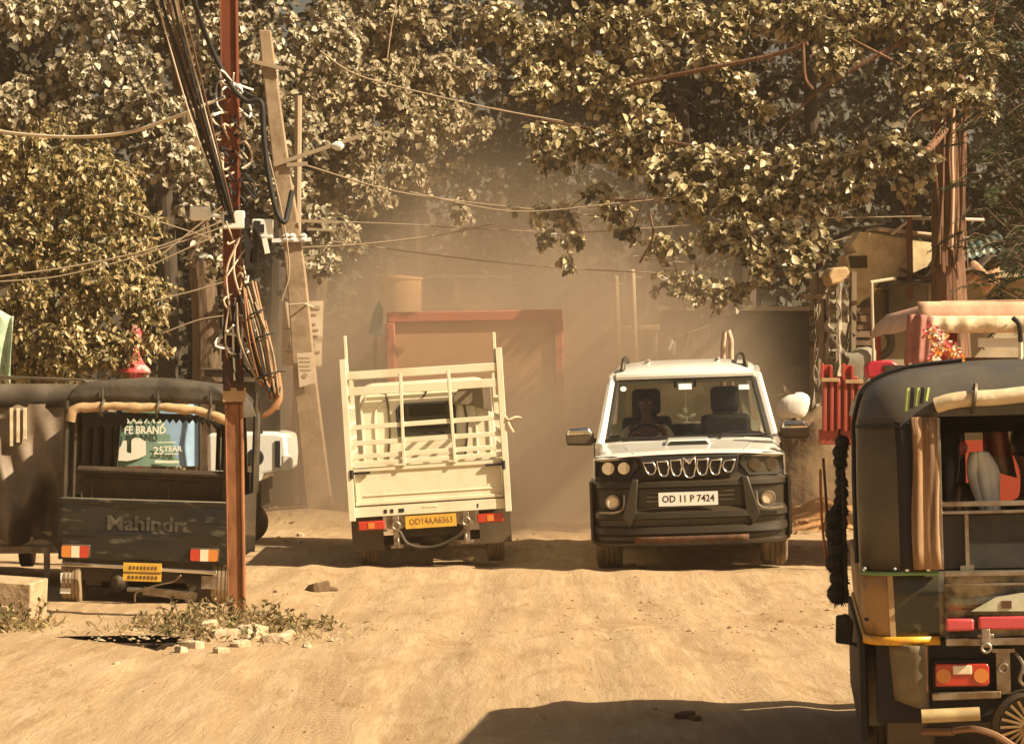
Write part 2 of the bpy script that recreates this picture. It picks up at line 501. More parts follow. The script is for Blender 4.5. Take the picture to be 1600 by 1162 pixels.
# ------------------------------------------------------------------ ground
PIT = [(-3.02, 15.15), (-2.18, 15.22), (-2.12, 14.85), (-2.2, 14.3)]
def in_poly(x, y, poly):
    ins = np.zeros(np.shape(x), bool)
    n = len(poly)
    for i in range(n):
        x0, y0 = poly[i]; x1, y1 = poly[(i + 1) % n]
        c = ((y0 > y) != (y1 > y)) & (x < (x1 - x0) * (y - y0) / (y1 - y0 + 1e-12) + x0)
        ins ^= c
    return ins
def ground_z(x, y, pit=True):
    x = np.asarray(x, float); y = np.asarray(y, float)
    z = (vnoise(x * .35, y * .35, 1) - .5) * .05 + (vnoise(x * 1.1, y * .9, 2) - .5) * .018 + (vnoise(x * 3.3, y * 2.6, 3) - .5) * .009
    near = np.clip((60 - y) / 30, 0, 1)
    z = z * near
    # wheel ruts along the road, wandering a little
    road = np.exp(-((x + .1) / 3.2) ** 4)
    for k, (x0, wd, dp) in enumerate([(-1.55, .16, .030), (-.95, .12, .022), (-.3, .15, .030), (.35, .12, .022), (1.0, .15, .026), (-2.0, .1, .018), (1.7, .13, .02)]):
        cx = x0 + .22 * np.sin(y * .16 + k * 1.7) + .06 * np.sin(y * .7 + k)
        z = z - .5 * road * near * dp * np.exp(-((x - cx) / wd) ** 2) + road * near * dp * .2 * np.exp(-((np.abs(x - cx) - wd * 1.8) / (wd * .7)) ** 2)
    z = z + near * (vnoise(x * 11, y * 3.2, 5) - .5) * .007 + near * (vnoise(x * 22, y * 9, 6) - .5) * .004
    # low bank the vehicles have just crossed
    z = z + .055 * np.exp(-((y - 20.3 + .12 * x) / .55) ** 2) * np.exp(-((x - .3) / 3.5) ** 4) - .05 * np.exp(-((y - 22.6) / 1.3) ** 2)
    # left verge: a swell in front of the drain
    z = z + .015 * np.exp(-((y - 13.6 + .25 * (x + 3)) / .8) ** 2) * np.clip((-1.7 - x) / .8, 0, 1)
    # broken ground on both sides further up the street
    z = z + np.clip((np.abs(x + .3) - 4.2) / 4, 0, 1) * .25 * near * (y > 20)
    z = z + .16 * np.exp(-(((x + 2.5) / 1.0) ** 2 + ((y - 30) / 2.2) ** 2)) + .05 * np.exp(-(((x + 2.05) / .55) ** 2 + ((y - 16.2) / .75) ** 2))
    if pit:
        pass
    return z
def gz(x, y): return float(ground_z(np.array([x]), np.array([y]), False)[0])
xs = np.concatenate([[-140, -70, -35, -20, -13, -9.5, -8, -7.2], np.arange(-6.6, -3.2, .1), np.arange(-3.2, -2.0, .025), np.arange(-2.0, 3.2, .05), np.arange(3.2, 7, .15), [7.6, 9, 12, 18, 30, 70, 140]])
ys = np.concatenate([[-30, -10, 0, 4, 6], np.arange(7, 14, .07), np.arange(14, 15.5, .03), np.arange(15.5, 24, .07), np.arange(24, 46, .3), [48, 52, 58, 66, 80, 110, 160, 230]])
X, Y = np.meshgrid(xs, ys)
Z = ground_z(X, Y)
V = np.stack([X, Y, Z], -1).reshape(-1, 3)
nx, ny = len(xs), len(ys)
i = (np.arange(ny - 1)[:, None] * nx + np.arange(nx - 1)[None, :]).ravel()
Q = np.stack([i, i + 1, i + nx + 1, i + nx], 1)
cen = V[Q].mean(1)
Q = Q[~in_poly(cen[:, 0], cen[:, 1], PIT)]
GM = bpy.data.materials.new('road_dirt'); GM.use_nodes = True
nt = GM.node_tree; N, L = nt.nodes, nt.links
pb = N['Principled BSDF']; pb.inputs['Roughness'].default_value = .95; pb.inputs['Specular IOR Level'].default_value = .15
tc = N.new('ShaderNodeTexCoord')
def gnoise(scale, detail, rough, sc3=None, dist=0):
    nz = N.new('ShaderNodeTexNoise'); nz.inputs['Scale'].default_value = scale; nz.inputs['Detail'].default_value = detail
    nz.inputs['Roughness'].default_value = rough; nz.inputs['Distortion'].default_value = dist
    if sc3:
        mp = N.new('ShaderNodeMapping'); mp.inputs['Scale'].default_value = sc3
        L.new(tc.outputs['Object'], mp.inputs[0]); L.new(mp.outputs[0], nz.inputs['Vector'])
    else: L.new(tc.outputs['Object'], nz.inputs['Vector'])
    return nz.outputs['Fac']
def gramp(fac, a, b):
    mr = N.new('ShaderNodeMapRange'); mr.inputs['From Min'].default_value = a; mr.inputs['From Max'].default_value = b
    L.new(fac, mr.inputs['Value']); return mr.outputs['Result']
def gmix(fac, A, B):
    mx = N.new('ShaderNodeMix'); mx.data_type = 'RGBA'
    L.new(fac, mx.inputs['Factor'])
    for s, v in (('A', A), ('B', B)):
        if isinstance(v, tuple): mx.inputs[s].default_value = (*v, 1)
        else: L.new(v, mx.inputs[s])
    return mx.outputs['Result']
c = gmix(gramp(gnoise(.55, 6, .6), .38, .66), (.41, .285, .165), (.34, .228, .126))
c = gmix(gramp(gnoise(1.6, 8, .7, (5.5, .55, 1), .6), .46, .72), c, (.50, .365, .225))
c = gmix(gramp(gnoise(1.1, 9, .74, (2.2, .8, 1), 1.2), .52, .68), c, (.29, .18, .088))
c = gmix(gramp(gnoise(17, 8, .75), .64, .84), c, (.27, .17, .085))
c = gmix(gramp(gnoise(55, 4, .7), .64, .80), c, (.62, .43, .25))
L.new(c, pb.inputs['Base Color'])
bp = N.new('ShaderNodeBump'); bp.inputs['Strength'].default_value = .6; bp.inputs['Distance'].default_value = .02
ma = N.new('ShaderNodeMath'); ma.operation = 'ADD'
L.new(gnoise(26, 8, .7), ma.inputs[0]); L.new(gnoise(4, 8, .7, (5, .6, 1), .8), ma.inputs[1])
def M_(op, a, b=None, c=None):
    m = N.new('ShaderNodeMath'); m.operation = op
    for k, v in enumerate((a, b, c)):
        if v is None: continue
        if isinstance(v, (int, float)): m.inputs[k].default_value = v
        else: L.new(v, m.inputs[k])
    return m.outputs[0]
sx = N.new('ShaderNodeSeparateXYZ'); L.new(tc.outputs['Object'], sx.inputs[0])
wob = M_('MULTIPLY', M_('SUBTRACT', gnoise(.35, 1, .5), .5), .5)
hgt = ma.outputs[0]; tmask = None
for x0, am, fr, ph, wd in ((-1.35, .30, .17, 0, .085), (-.25, .30, .17, .2, .085), (.55, .22, -.21, 1.2, .075), (1.55, .25, -.19, 1.0, .075), (-.75, .55, .11, 2.2, .06), (-2.35, .35, .22, 1.9, .07)):
    cxn = M_('ADD', M_('MULTIPLY', M_('SINE', M_('MULTIPLY_ADD', sx.outputs['Y'], fr, ph)), am), wob)
    f = M_('ABSOLUTE', M_('SUBTRACT', M_('SUBTRACT', sx.outputs['X'], x0), cxn))
    mr = N.new('ShaderNodeMapRange'); mr.interpolation_type = 'SMOOTHSTEP'
    mr.inputs['From Min'].default_value = wd * 1.25; mr.inputs['From Max'].default_value = wd * .8
    L.new(f, mr.inputs['Value'])
    tr = M_('MULTIPLY_ADD', M_('SINE', M_('ADD', M_('MULTIPLY', sx.outputs['Y'], 55.0), M_('MULTIPLY', f, 45.0))), .35, -.55)
    br = M_('MULTIPLY', mr.outputs['Result'], gramp(gnoise(.9, 4, .6, (1, .5, 1)), .38, .56))     # the track fades out in places
    hgt = M_('ADD', hgt, M_('MULTIPLY', M_('MULTIPLY', br, tr), .42))
    tmask = br if tmask is None else M_('MAXIMUM', tmask, br)
L.new(gmix(M_('MULTIPLY', tmask, .45), c, (.40, .265, .145)), pb.inputs['Base Color'])
L.new(hgt, bp.inputs['Height']); L.new(bp.outputs[0], pb.inputs['Normal'])
g = mesh_quads('ground', V, Q, GM)
g.data.polygons.foreach_set('use_smooth', [True] * len(Q))
tag(g, 'dusty orange dirt road with wheel tracks', kind='structure')
# open drain under the verge: a hollow reaching back below the crust
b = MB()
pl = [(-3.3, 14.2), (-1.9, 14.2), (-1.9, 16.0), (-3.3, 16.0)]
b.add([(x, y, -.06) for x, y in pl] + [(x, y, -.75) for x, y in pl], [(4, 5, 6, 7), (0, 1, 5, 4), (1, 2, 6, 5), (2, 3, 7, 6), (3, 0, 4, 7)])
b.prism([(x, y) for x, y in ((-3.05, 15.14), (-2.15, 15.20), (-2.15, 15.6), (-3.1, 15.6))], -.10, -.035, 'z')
dr_ = b.build('drain', mat('shaded_earth', (.06, .035, .018), .95, c2=(.035, .02, .01), ns=5), smooth=0)  # deep shade of the cavity put into the dark earth colour
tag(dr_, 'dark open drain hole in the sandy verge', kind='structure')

# small stones and clods lying loose on the dirt
def stones(n, xr, yr, s0, s1):
    VV = []
    base = np.array([[1, 0, 0], [0, 1, 0], [-1, 0, 0], [0, -1, 0], [0, 0, .7], [0, 0, -.4]], float)
    for _ in range(n):
        x, y = random.uniform(*xr), random.uniform(*yr)
        s = random.uniform(s0, s1) * random.uniform(.4, 1)
        a = random.uniform(0, 6.28); ca, sa = math.cos(a), math.sin(a)
        p = base * np.array([s * random.uniform(.6, 1.4), s, s * random.uniform(.5, 1)]) + rng.normal(size=(6, 3)) * s * .18
        p = p @ np.array([[ca, sa, 0], [-sa, ca, 0], [0, 0, 1]])
        VV.append(p + np.array([x, y, gz(x, y) + s * .12]))
    return np.concatenate(VV)
oct_f = [(0, 1, 4), (1, 2, 4), (2, 3, 4), (3, 0, 4), (1, 0, 5), (2, 1, 5), (3, 2, 5), (0, 3, 5)]
def stone_obj(name, V, M):
    b = MB(); b.v = [tuple(p) for p in V]
    for i in range(len(V) // 6):
        for f in oct_f: b.f.append([i * 6 + q for q in f]); b.m.append(0)
    return b.build(name, M, smooth=0)
m_stone = mat('pebble', (.36, .22, .11), .9, c2=(.16, .09, .045), ns=2.5)
pe = stone_obj('pebbles', np.concatenate([stones(420, (-3.5, 3), (9.5, 20.5), .005, .018), stones(170, (.3, 3), (15.5, 18.5), .008, .026), stones(130, (-3.4, 4.5), (24, 34), .02, .08)]), m_stone)
tag(pe, 'small stones and clods lying loose on the dirt road', kind='stuff')
WHITE = mat('white_paint', (.80, .78, .72), .3, coat=.6, dust=.16, spec=.5)
CREAM = mat('cream_paint', (.78, .72, .55), .5, c2=(.66, .57, .38), ns=4, lo=.5, hi=.75, dust=.3)
CREAMW = mat('cream_cloth', (.70, .58, .40), .85, c2=(.55, .42, .26), ns=9, bump=.4, bs=14)
CHROME = mat('chrome', (.78, .76, .72), .12, 1.0)
PLAST = mat('black_plastic', (.028, .022, .016), .5, c2=(.05, .036, .022), ns=7, dust=.35)
SUVPL = mat('dusty_bumper_plastic', (.024, .019, .013), .36, dust=.22, dustc=(.13, .085, .042))
BLACK = mat('matt_black', (.010, .009, .008), .7)
RUBBER = mat('tyre_rubber', (.022, .019, .016), .85, c2=(.06, .042, .026), ns=5, dust=.55)
RUBD = mat('dust_caked_tyre', (.10, .07, .042), .9, c2=(.30, .20, .11), ns=3.5, dust=.8)
STEEL = mat('worn_steel', (.42, .38, .32), .4, .8, c2=(.20, .13, .08), ns=8, dust=.3)
DGREY = mat('dark_steel', (.025, .020, .015), .5, .3, c2=(.055, .04, .025), ns=6, dust=.15)
RUST = mat('rusty_steel', (.16, .07, .03), .8, .2, c2=(.07, .035, .02), ns=9)
RED = mat('red_paint', (.38, .030, .022), .4, coat=.2, dust=.18)
REDL = mat('red_lens', (.48, .035, .018), .12, coat=.6)
ORL = mat('orange_lens', (.62, .21, .04), .15, coat=.5)
CLRL = mat('clear_lens', (.78, .66, .48), .12, coat=.6)
YPLATE = mat('yellow_plate', (.72, .42, .05), .5, c2=(.55, .31, .05), ns=12)
WPLATE = mat('white_plate', (.80, .78, .72), .45)
INK = mat('black_letter', (.015, .013, .012), .6)
SEATM = mat('seat_vinyl', (.030, .028, .026), .6, c2=(.05, .045, .038), ns=12)
GLASS = glass('windscreen_glass', (.84, .84, .70), .8, .03)
SIDEGL = glass('side_glass', (.35, .35, .30), 1.0, .05)
SKIN = mat('skin', (.20, .10, .055), .55)
HAIR = mat('hair', (.010, .008, .007), .45)
WCLOTH = mat('white_cloth', (.74, .71, .64), .9, bump=.3, bs=30)
BCLOTH = mat('brown_cloth', (.075, .040, .024), .9, c2=(.26, .16, .09), ns=9, stretch=(5, 1, .4), lo=.52, hi=.6)
DCLOTH = mat('dark_cloth', (.02, .018, .02), .9)
HOOD = mat('grey_rexine', (.045, .039, .033), .45, c2=(.08, .066, .050), ns=5, bump=.3, bs=5, dust=.15)
TARP = mat('brown_tarpaulin', (.23, .17, .115), .6, c2=(.12, .088, .058), ns=3, bump=.5, bs=6, dust=.12)
CANV = mat('grey_canvas', (.085, .066, .045), .7, c2=(.040, .031, .021), ns=5, bump=.4, bs=9)
TANC = mat('tan_canvas', (.50, .34, .18), .85, c2=(.36, .23, .115), ns=6, bump=.3, bs=8)
WORN = mat('scuffed_dark_paint', (.014, .012, .009), .33, c2=(.17, .145, .105), ns=4.5, nd=10, lo=.57, hi=.76, stretch=(1, 1, 3.2), coat=.25)
WORNLT = mat('scuffed_letter_paint', (.10, .082, .055), .6, c2=(.022, .018, .012), ns=9)
METP = mat('dented_metal', (.30, .26, .18), .32, .7, c2=(.05, .04, .03), ns=6, nd=8, lo=.42, hi=.62, bump=.5, bs=6)

def wheel(parent, c, r, w, name='wheel', tyre=RUBBER, rim=STEEL, rimr=.58, ax='x'):
    b = MB()
    rr = r * rimr
    h = w / 2
    pr = [(rr, -h * .85), (rr * 1.05, -h), (r * .90, -h), (r * .985, -h * .8)]
    for k in range(4):
        a = -h * .7 + k * (h * 1.4) / 3.5
        pr += [(r, a), (r, a + h * .26), (r * .965, a + h * .28), (r * .965, a + h * .38)]
    pr += [(r * .985, h * .8), (r * .90, h), (rr * 1.05, h), (rr, h * .85)]
    b.lathe(pr, c, ax, 28)
    t = b.build(name, tyre, parent, smooth=40)
    b = MB()
    b.lathe([(0.0001, -h * .35), (rr * .3, -h * .4), (rr * .35, -h * .2), (rr * .8, -h * .15), (rr * .88, -h * .75), (rr, -h * .8), (rr, h * .8), (rr * .88, h * .75), (rr * .8, h * .15), (rr * .35, h * .2), (rr * .3, h * .4), (.0001, h * .35)], c, ax, 20)
    b.build('rim', rim, t)
    return t
# ------------------------------------------------------------------ white SUV coming towards the camera (its nose is at local y = 0)
def make_suv():
    t = thing('suv', 'white SUV with dark dusty bumper driving towards the camera on the dirt road', 'car', (1.65, 21.0, gz(1.65, 21.5) + .0), (R(.3), R(-2.0), R(-3.8)))
    def ring(y, hw, zb, zt, cr=.03):
        d = zt - zb
        h = [(hw - .10, zb), (hw - .01, zb + min(.12, .15 * d)), (hw, zb + min(.35, .4 * d)), (hw * .99, zt - min(.16, .3 * d)), (hw * .965, zt - min(.05, .1 * d)), (hw * .90, zt), (hw * .60, zt + cr * .7), (hw * .3, zt + cr)]
        q = lambda x: y + .26 * (abs(x) / .92) ** 3.2 * max(0, 1 - y)
        return [Vector((-x, q(x), z)) for x, z in h] + [Vector((0, y, zt + cr * 1.1))] + [Vector((x, q(x), z)) for x, z in reversed(h)]
    st = [(.05, .865, 1.035, 1.05), (.09, .875, 1.03, 1.068), (.20, .89, 1.0, 1.085), (.21, .89, .5, 1.086), (.30, .895, .30, 1.09), (.7, .905, .30, 1.12), (1.08, .905, .30, 1.15), (1.14, .905, .30, 1.17), (2.4, .905, .30, 1.18), (4.0, .90, .30, 1.18), (4.30, .86, .36, 1.14), (4.38, .80, .45, 1.05)]
    def keep(c):      # wheel arches and the open cabin top
        for wy in (.85, 3.5):
            if abs(c.x) > .78 and math.hypot(c.y - wy, c.z - .36) < .40: return False
        return not (1.3 < c.y < 3.9 and c.z > 1.1 and abs(c.x) < .75)
    rings = []
    ysx = []
    for a, b_ in zip(st[:-1], st[1:]):
        n = max(1, int((b_[0] - a[0]) / .09)) if a[0] >= .3 else 1
        for i in range(n): ysx.append([p + (q - p) * i / n for p, q in zip(a, b_)])
    ysx.append(list(st[-1]))
    b = MB().loft([ring(*s) for s in ysx], keep=keep)
    body = b.build('body', WHITE, t, smooth=50)
    # bonnet scoop and creases
    b = MB()
    b.prism([(-.23, -.03), (.23, -.03), (.19, .045), (-.19, .045)], 0, .36, 'y', 0, T(0, .60, 1.150, 2.5))
    sc_ = b.build('hood_scoop', WHITE, body, bevel=.012)
    MB().prism([(-.195, -.004), (.195, -.004), (.165, .032), (-.165, .032)], .006, .012, 'y', 0, T(0, .589, 1.150, 2.5)).build('scoop_opening', BLACK, sc_, smooth=0)
    for sx in (-1, 1):
        MB().tube(spline([(sx * .50, .12, 1.090), (sx * .56, .5, 1.118), (sx * .62, 1.05, 1.152)], 5), [.006] + [.016] * 9 + [.006], 8, flat=.6).build('hood_crease', WHITE, body)
        b = MB().tube([(sx * .9, 1.30, 1.165), (sx * .908, 1.30, .50), (sx * .9, 1.36, .40)], .006, 5)
        b.build('door_gap', BLACK, body)
    # dark front: grille backing, headlamp band
    b = MB()
    def fy(x): return .015 + .26 * (abs(x) / .92) ** 3.2
    b.grid(lambda u, v: Vector(((u * 2 - 1) * .87, fy((u * 2 - 1) * .87) + .055 + .05 * v, .80 + .245 * v)), 24, 3)
    b.build('front_panel', SUVPL, t)
    prof = [(.15, .860), (.05, .850), (.0, .825), (-.005, .785), (.035, .765), (.045, .60), (.01, .575), (-.03, .55), (-.035, .50), (.02, .485), (.03, .43), (-.02, .415), (-.03, .36), (.03, .33), (.04, .29), (-.005, .275), (.0, .25), (.12, .235), (.4, .25)]
    pl = [0.0]
    b = MB()
    nx_ = 40
    rings = []
    for i in range(nx_ + 1):
        x = -.925 + 1.85 * i / nx_
        e = max(0, (abs(x) - .82) / .105)
        rings.append([Vector((x * (1 - .01 * e), fy(x) + dy + .12 * e * e, z + (0.02 * e if z < .5 else 0))) for dy, z in prof])
    b.loft(rings, closed=False)
    # bumper wraps round to the wheel arch
    for sx in (-1, 1):
        b.box(sx * .915 - .012, sx * .915 + .012, .28, .47, .30, .84)
    bump = b.build('bumper', SUVPL, t, smooth=28)
    for sx in (-1, 1):   # slanting bumper horns and fog lamp pods
        b = MB().prism([(sx * .47, .86), (sx * .53, .86), (sx * .63, .52), (sx * .56, .42), (sx * .50, .54)], .018, .12, 'y', 0, T(0, .005, 0))
        b.build('bumper_trim', SUVPL, bump, bevel=.012)
    for sx in (-1, 1):
        b = MB().lathe([(.055, 0), (.05, .03), (.0001, .045)], (sx * .71, .085, .655), 'y', 16, M=None)
        f = b.build('fog_lamp', CLRL, t)
        MB().torus((sx * .71, .082, .655), .058, .010, 'y', 20, 6).build('lamp_ring', STEEL, f)
        MB().tube(spline([(sx * .60, .055, .72), (sx * .615, .045, .60), (sx * .70, .055, .56), (sx * .84, .12, .565)], 5), .012, 6).build('silver_trim', STEEL, bump)
    # skid strip
    MB().grid(lambda u, v: Vector(((u * 2 - 1) * .52, -.037 + fy((u * 2 - 1) * .52) + .012 * v, .335 - .055 * v)), 12, 2).build('skid_plate', RUST, bump, solid=.01)
    # grille
    b = MB()
    b.prism([(-.455, 1.06), (.455, 1.06), (.43, .90), (.30, .865), (-.30, .865), (-.43, .90)], .0, .05, 'y', 0, T(0, .035, 0))
    gr = b.build('grille', BLACK, t, bevel=.01)
    for k in range(7):
        cx_ = (k - 3) * .124
        wt, wb = .048, .036
        top = 1.035 - .012 * abs(k - 3) / 3 * 2
        zb = .885 if abs(k - 3) < 3 else .905
        sl_ = -.02 * (k - 3) / 3
        if k == 3: zb, wt, wb = .865, .056, .040
        pts = [(cx_ - wt, top), (cx_ + wt, top), (cx_ + wt + sl_, .96), (cx_ + wb + sl_, zb + .02), (cx_ + wb * .5 + sl_, zb), (cx_ - wb * .5 + sl_, zb), (cx_ - wb + sl_, zb + .02), (cx_ - wt + sl_, .96)]
        MB().tube([(x, .026, z) for x, z in pts], .0105, 6, closed=True).build('grille_slot', CHROME, gr, smooth=60)
    b = MB()   # chrome bird-wing emblem over the middle slot
    b.tube(spline([(-.055, .012, 1.045), (-.02, .008, 1.02), (.0, .006, .995), (.02, .008, 1.025), (.06, .012, 1.06)], 5), .010, 6)
    b.tube(spline([(-.04, .012, 1.01), (.0, .006, 1.03), (.045, .010, 1.04)], 4), .008, 6)
    b.build('emblem', CHROME, gr)
    # headlamps
    LENS = glass('headlamp_cover', (.85, .83, .76), .35, .02)
    DLENS = mat('dark_lens', (.05, .05, .045), .05, coat=1)
    HOUS = mat('headlamp_housing', (.16, .14, .11), .3, .5)
    for sx in (-1, 1):
        poly = [(sx * .455, .985), (sx * .50, 1.045), (sx * .70, 1.065), (sx * .855, 1.06), (sx * .865, .90), (sx * .80, .865), (sx * .545, .872)]
        def yy(x): return fy(x) + .07
        b = MB()
        n = len(poly)
        vs = [(x, yy(x) + .05, z) for x, z in poly] + [(x, yy(x) - .012, z) for x, z in poly]
        b.add(vs, [tuple(range(n))] + [(j, (j + 1) % n, (j + 1) % n + n, j + n) for j in range(n)])
        h = b.build('headlight', HOUS, t, smooth=0)
        MB().tube([(x, yy(x) - .014, z) for x, z in poly], .009, 6, closed=True).build('surround', BLACK, h)
        for xx, rr in ((.60, .055), (.745, .058)):
            b = MB().lathe([(rr, -.012), (rr * .80, .008), (rr * .78, .03), (rr * .40, .04), (.0001, .04)], (sx * xx, yy(sx * xx) + .0, .962), 'y', 20)
            o = b.build('reflector', CHROME, h)
            MB().ball((sx * xx, yy(sx * xx) + .022, .962), rr * .62, 14, sy=.55).build('projector', DLENS, o)
            MB().ball((sx * xx, yy(sx * xx) + .012, .962), rr * .42, 12).build('bulb', CLRL, o) if False else None
        vs = [(x, yy(x) - .016, z) for x, z in poly]
        MB().add(vs, [tuple(range(n))]).build('lens', LENS, h, smooth=0)
    for k in range(3):
        MB().bar((-.40, .052, .735 - .04 * k), (.40, .052, .735 - .04 * k), .02, .012).build('intake_bar', PLAST, bump)
    # number plate
    b = MB().box(-.27, .27, -.012, .006, -.062, .062)
    b.text('OD 11 P 7424', .088, T(0, -.0125, 0), 1, .0008, .92, .0015)
    p = b.build('number_plate', [WPLATE, INK], t, smooth=0)
    p.location = (-.02, -.005, .672)
    # cabin: pillars, roof, glass
    def wx(v): return .815 - .125 * v           # windscreen half width, v 0 at the cowl, 1 at the header
    def wp(u, v):
        x = (u * 2 - 1) * wx(v)
        return Vector((x, 1.10 + .44 * v + .10 * (x / .8) ** 2 * 1.2, 1.185 + .60 * v))
    b = MB().grid(lambda u, v: wp(.03 + u * .94, .04 + v * .94), 16, 6)
    ws = b.build('windshield', GLASS, t, smooth=180)
    rim_ = [wp(.03 + .94 * k / 12, .04) for k in range(13)] + [wp(.97, .04 + .94 * k / 6) for k in range(1, 7)] + [wp(.97 - .94 * k / 12, .98) for k in range(1, 13)] + [wp(.03, .98 - .94 * k / 6) for k in range(1, 6)]
    MB().tube(rim_, .014, 6, closed=True).build('windshield_seal', BLACK, ws)
    b = MB()
    for q in (.115, .6):     # stickers
        pass
    st_ = MB()
    pz = wp(.90, .80); st_.box(-.05, .05, -.004, 0, -.028, .028, 0, Matrix.Translation(pz + Vector((0, -.008, 0))) @ Euler((R(-36), 0, 0)).to_matrix().to_4x4())
    pz = wp(.075, .84); st_.lathe([(.03, 0), (.03, .004)], (0, 0, 0), 'y', 14, 0, Matrix.Translation(pz + Vector((0, -.010, 0))) @ Euler((R(-36), 0, 0)).to_matrix().to_4x4())
    st_.build('sticker', WPLATE, ws)
    pz = wp(.5, .84)
    MB().box(-.062, .062, -.004, 0, -.034, .034, 0, Matrix.Translation(pz + Vector((0, -.010, 0))) @ Euler((R(-36), 0, 0)).to_matrix().to_4x4()).build('sticker', WPLATE, ws)
    b = MB()
    for x, z, sx, sz, a in ((-.01, 1.455, .022, .034, 0), (-.055, 1.405, .045, .018, 25), (.055, 1.405, .045, .018, -25), (0, 1.375, .014, .034, 0), (0, 1.338, .05, .012, 0)):
        b.ball((0, 0, 0), 1.0, 10, 0, 1, 1, 1, T(x, 1.44, z, 0, a, 0) @ Matrix.Diagonal((sx, .012, sz, 1)))
    b.tube([(0, 1.44, 1.46), (0, 1.50, 1.70)], .003, 4)
    b.build('mirror_charm', WPLATE, t)
    hd = [wp(.02 + .96 * k / 10, 1.0) + Vector((0, .015, .018)) for k in range(11)]
    MB().tube(hd, .045, 10).build('header', WHITE, t)
    for sx in (-1, 1):
        b = MB()
        pa = [Vector((sx * (wx(v) + .022), 1.10 + .44 * v + .125 - .01, 1.185 + .60 * v)) for v in [k / 6 for k in range(7)]]
        pa = [Vector((sx * .85, 1.10, 1.14))] + pa
        b.tube(pa, .042, 8)
        for yb, yt in ((2.35, 2.30), (3.35, 3.30), (4.28, 4.20)):
            b.bar((sx * .865, yb, 1.15), (sx * .715, yt, 1.83), .06, .09)
        b.tube([(sx * .70, 1.64, 1.80), (sx * .725, 2.3, 1.845), (sx * .725, 4.2, 1.845)], .04, 8)
        b.build('pillar', WHITE, t)
    def rring(y, hw, z, cr):
        h = [(hw + .015, z - .05), (hw + .01, z), (hw * .95, z + cr * .45), (hw * .85, z + cr * .75), (hw * .5, z + cr * .97)]
        k = .13 * max(0, min(1, (2.4 - y) / .8))
        return [Vector((-x, y + k * (x / .7) ** 2, q)) for x, q in h] + [Vector((0, y, z + cr))] + [Vector((x, y + k * (x / .7) ** 2, q)) for x, q in reversed(h)]
    b = MB().loft([rring(1.545, .685, 1.775, .03), rring(1.60, .69, 1.80, .05), rring(1.75, .70, 1.825, .075), rring(2.0, .715, 1.845, .09), rring(2.4, .72, 1.86, .105), rring(4.15, .72, 1.86, .105), rring(4.3, .70, 1.83, .08)])
    rf = b.build('roof', WHITE, t, smooth=60)
    b = MB()
    for k in (-.35, .35): b.box(k - .012, k + .012, 2.0, 4.0, 1.962, 1.972)
    b.build('roof_rib', WHITE, rf)
    for sx in (-1, 1):
        b = MB()
        pth = spline([(sx * .615, 1.78, 1.865), (sx * .60, 1.86, 1.955), (sx * .585, 2.05, 1.995), (sx * .585, 3.0, 2.0), (sx * .585, 3.85, 1.985), (sx * .59, 4.05, 1.93)], 5)
        b.tube(pth, .020, 8)
        b.prism([(1.78, 1.85), (1.96, 1.88), (1.92, 1.985), (1.86, 1.96)], sx * .60 - .018, sx * .60 + .018, 'x')
        b.build('roof_rail', DGREY, t, bevel=.004)
    # rear wall with window, side glass
    b = MB()
    b.box(-.80, .80, 4.22, 4.28, 1.15, 1.30); b.bar((-.70, 4.25, 1.25), (-.64, 4.22, 1.84), .09, .05); b.bar((.70, 4.25, 1.25), (.64, 4.22, 1.84), .09, .05); b.box(-.68, .68, 4.18, 4.24, 1.74, 1.84)
    b.build('tailgate', WHITE, t)
    MB().add([(-.68, 4.24, 1.30), (.68, 4.24, 1.30), (.63, 4.22, 1.75), (-.63, 4.22, 1.75)], [(0, 1, 2, 3)]).build('rear_window', SIDEGL, t)
    for sx in (-1, 1):
        for ya, yb in ((1.42, 2.33), (2.40, 3.32), (3.40, 4.22)):
            MB().add([(sx * .862, ya, 1.19), (sx * .862, yb, 1.19), (sx * .735, yb, 1.80), (sx * .735, ya + (.18 if ya < 1.5 else 0), 1.80)], [(0, 1, 2, 3)]).build('side_window', SIDEGL, t)
    # inside
    b = MB().box(-.84, .84, 1.25, 4.2, .55, .60)
    b.build('cabin_floor', BLACK, t)
    b = MB().grid(lambda u, v: Vector(((u * 2 - 1) * .80, 1.20 + .42 * v, 1.165 + .035 * math.sin(v * 3.1) - .02 * v)), 10, 5)
    b.box(-.80, .80, 1.58, 1.66, .75, 1.15)
    b.build('dashboard', PLAST, t, smooth=60)
    for x in (-.39, .40):
        b = MB().box(x - .25, x + .25, 2.15, 2.30, .85, 1.40)
        b.box(x - .25, x + .25, 1.70, 2.2, .72, .88); b.box(x - .145, x + .145, 2.17, 2.27, 1.42, 1.68)
        b.build('front_seat', SEATM, t, bevel=.05, seg=3)
    b = MB().box(-.65, .65, 3.05, 3.2, .8, 1.30)
    for x in (-.42, .42): b.box(x - .13, x + .13, 3.08, 3.18, 1.31, 1.48)
    b.build('rear_seat', SEATM, t, bevel=.04)
    b = MB().torus((0, 0, 0), .185, .016, 'y', 28, 8, M=T(-.39, 1.68, 1.16, -25))
    b.bar(T(-.39, 1.68, 1.16, -25) @ Vector((-.17, 0, 0)), T(-.39, 1.68, 1.16, -25) @ Vector((.17, 0, 0)), .05, .02)
    b.build('steering_wheel', BLACK, t)
    b = MB().box(-.11, .11, 1.58, 1.61, 1.685, 1.75); b.bar((0, 1.60, 1.74), (0, 1.62, 1.80), .02, .02)
    rm = b.build('rear_view_mirror', BLACK, t, bevel=.01)
    MB().box(-.085, .085, 1.572, 1.577, 1.695, 1.742).build('mirror_card', WPLATE, rm, smooth=0)
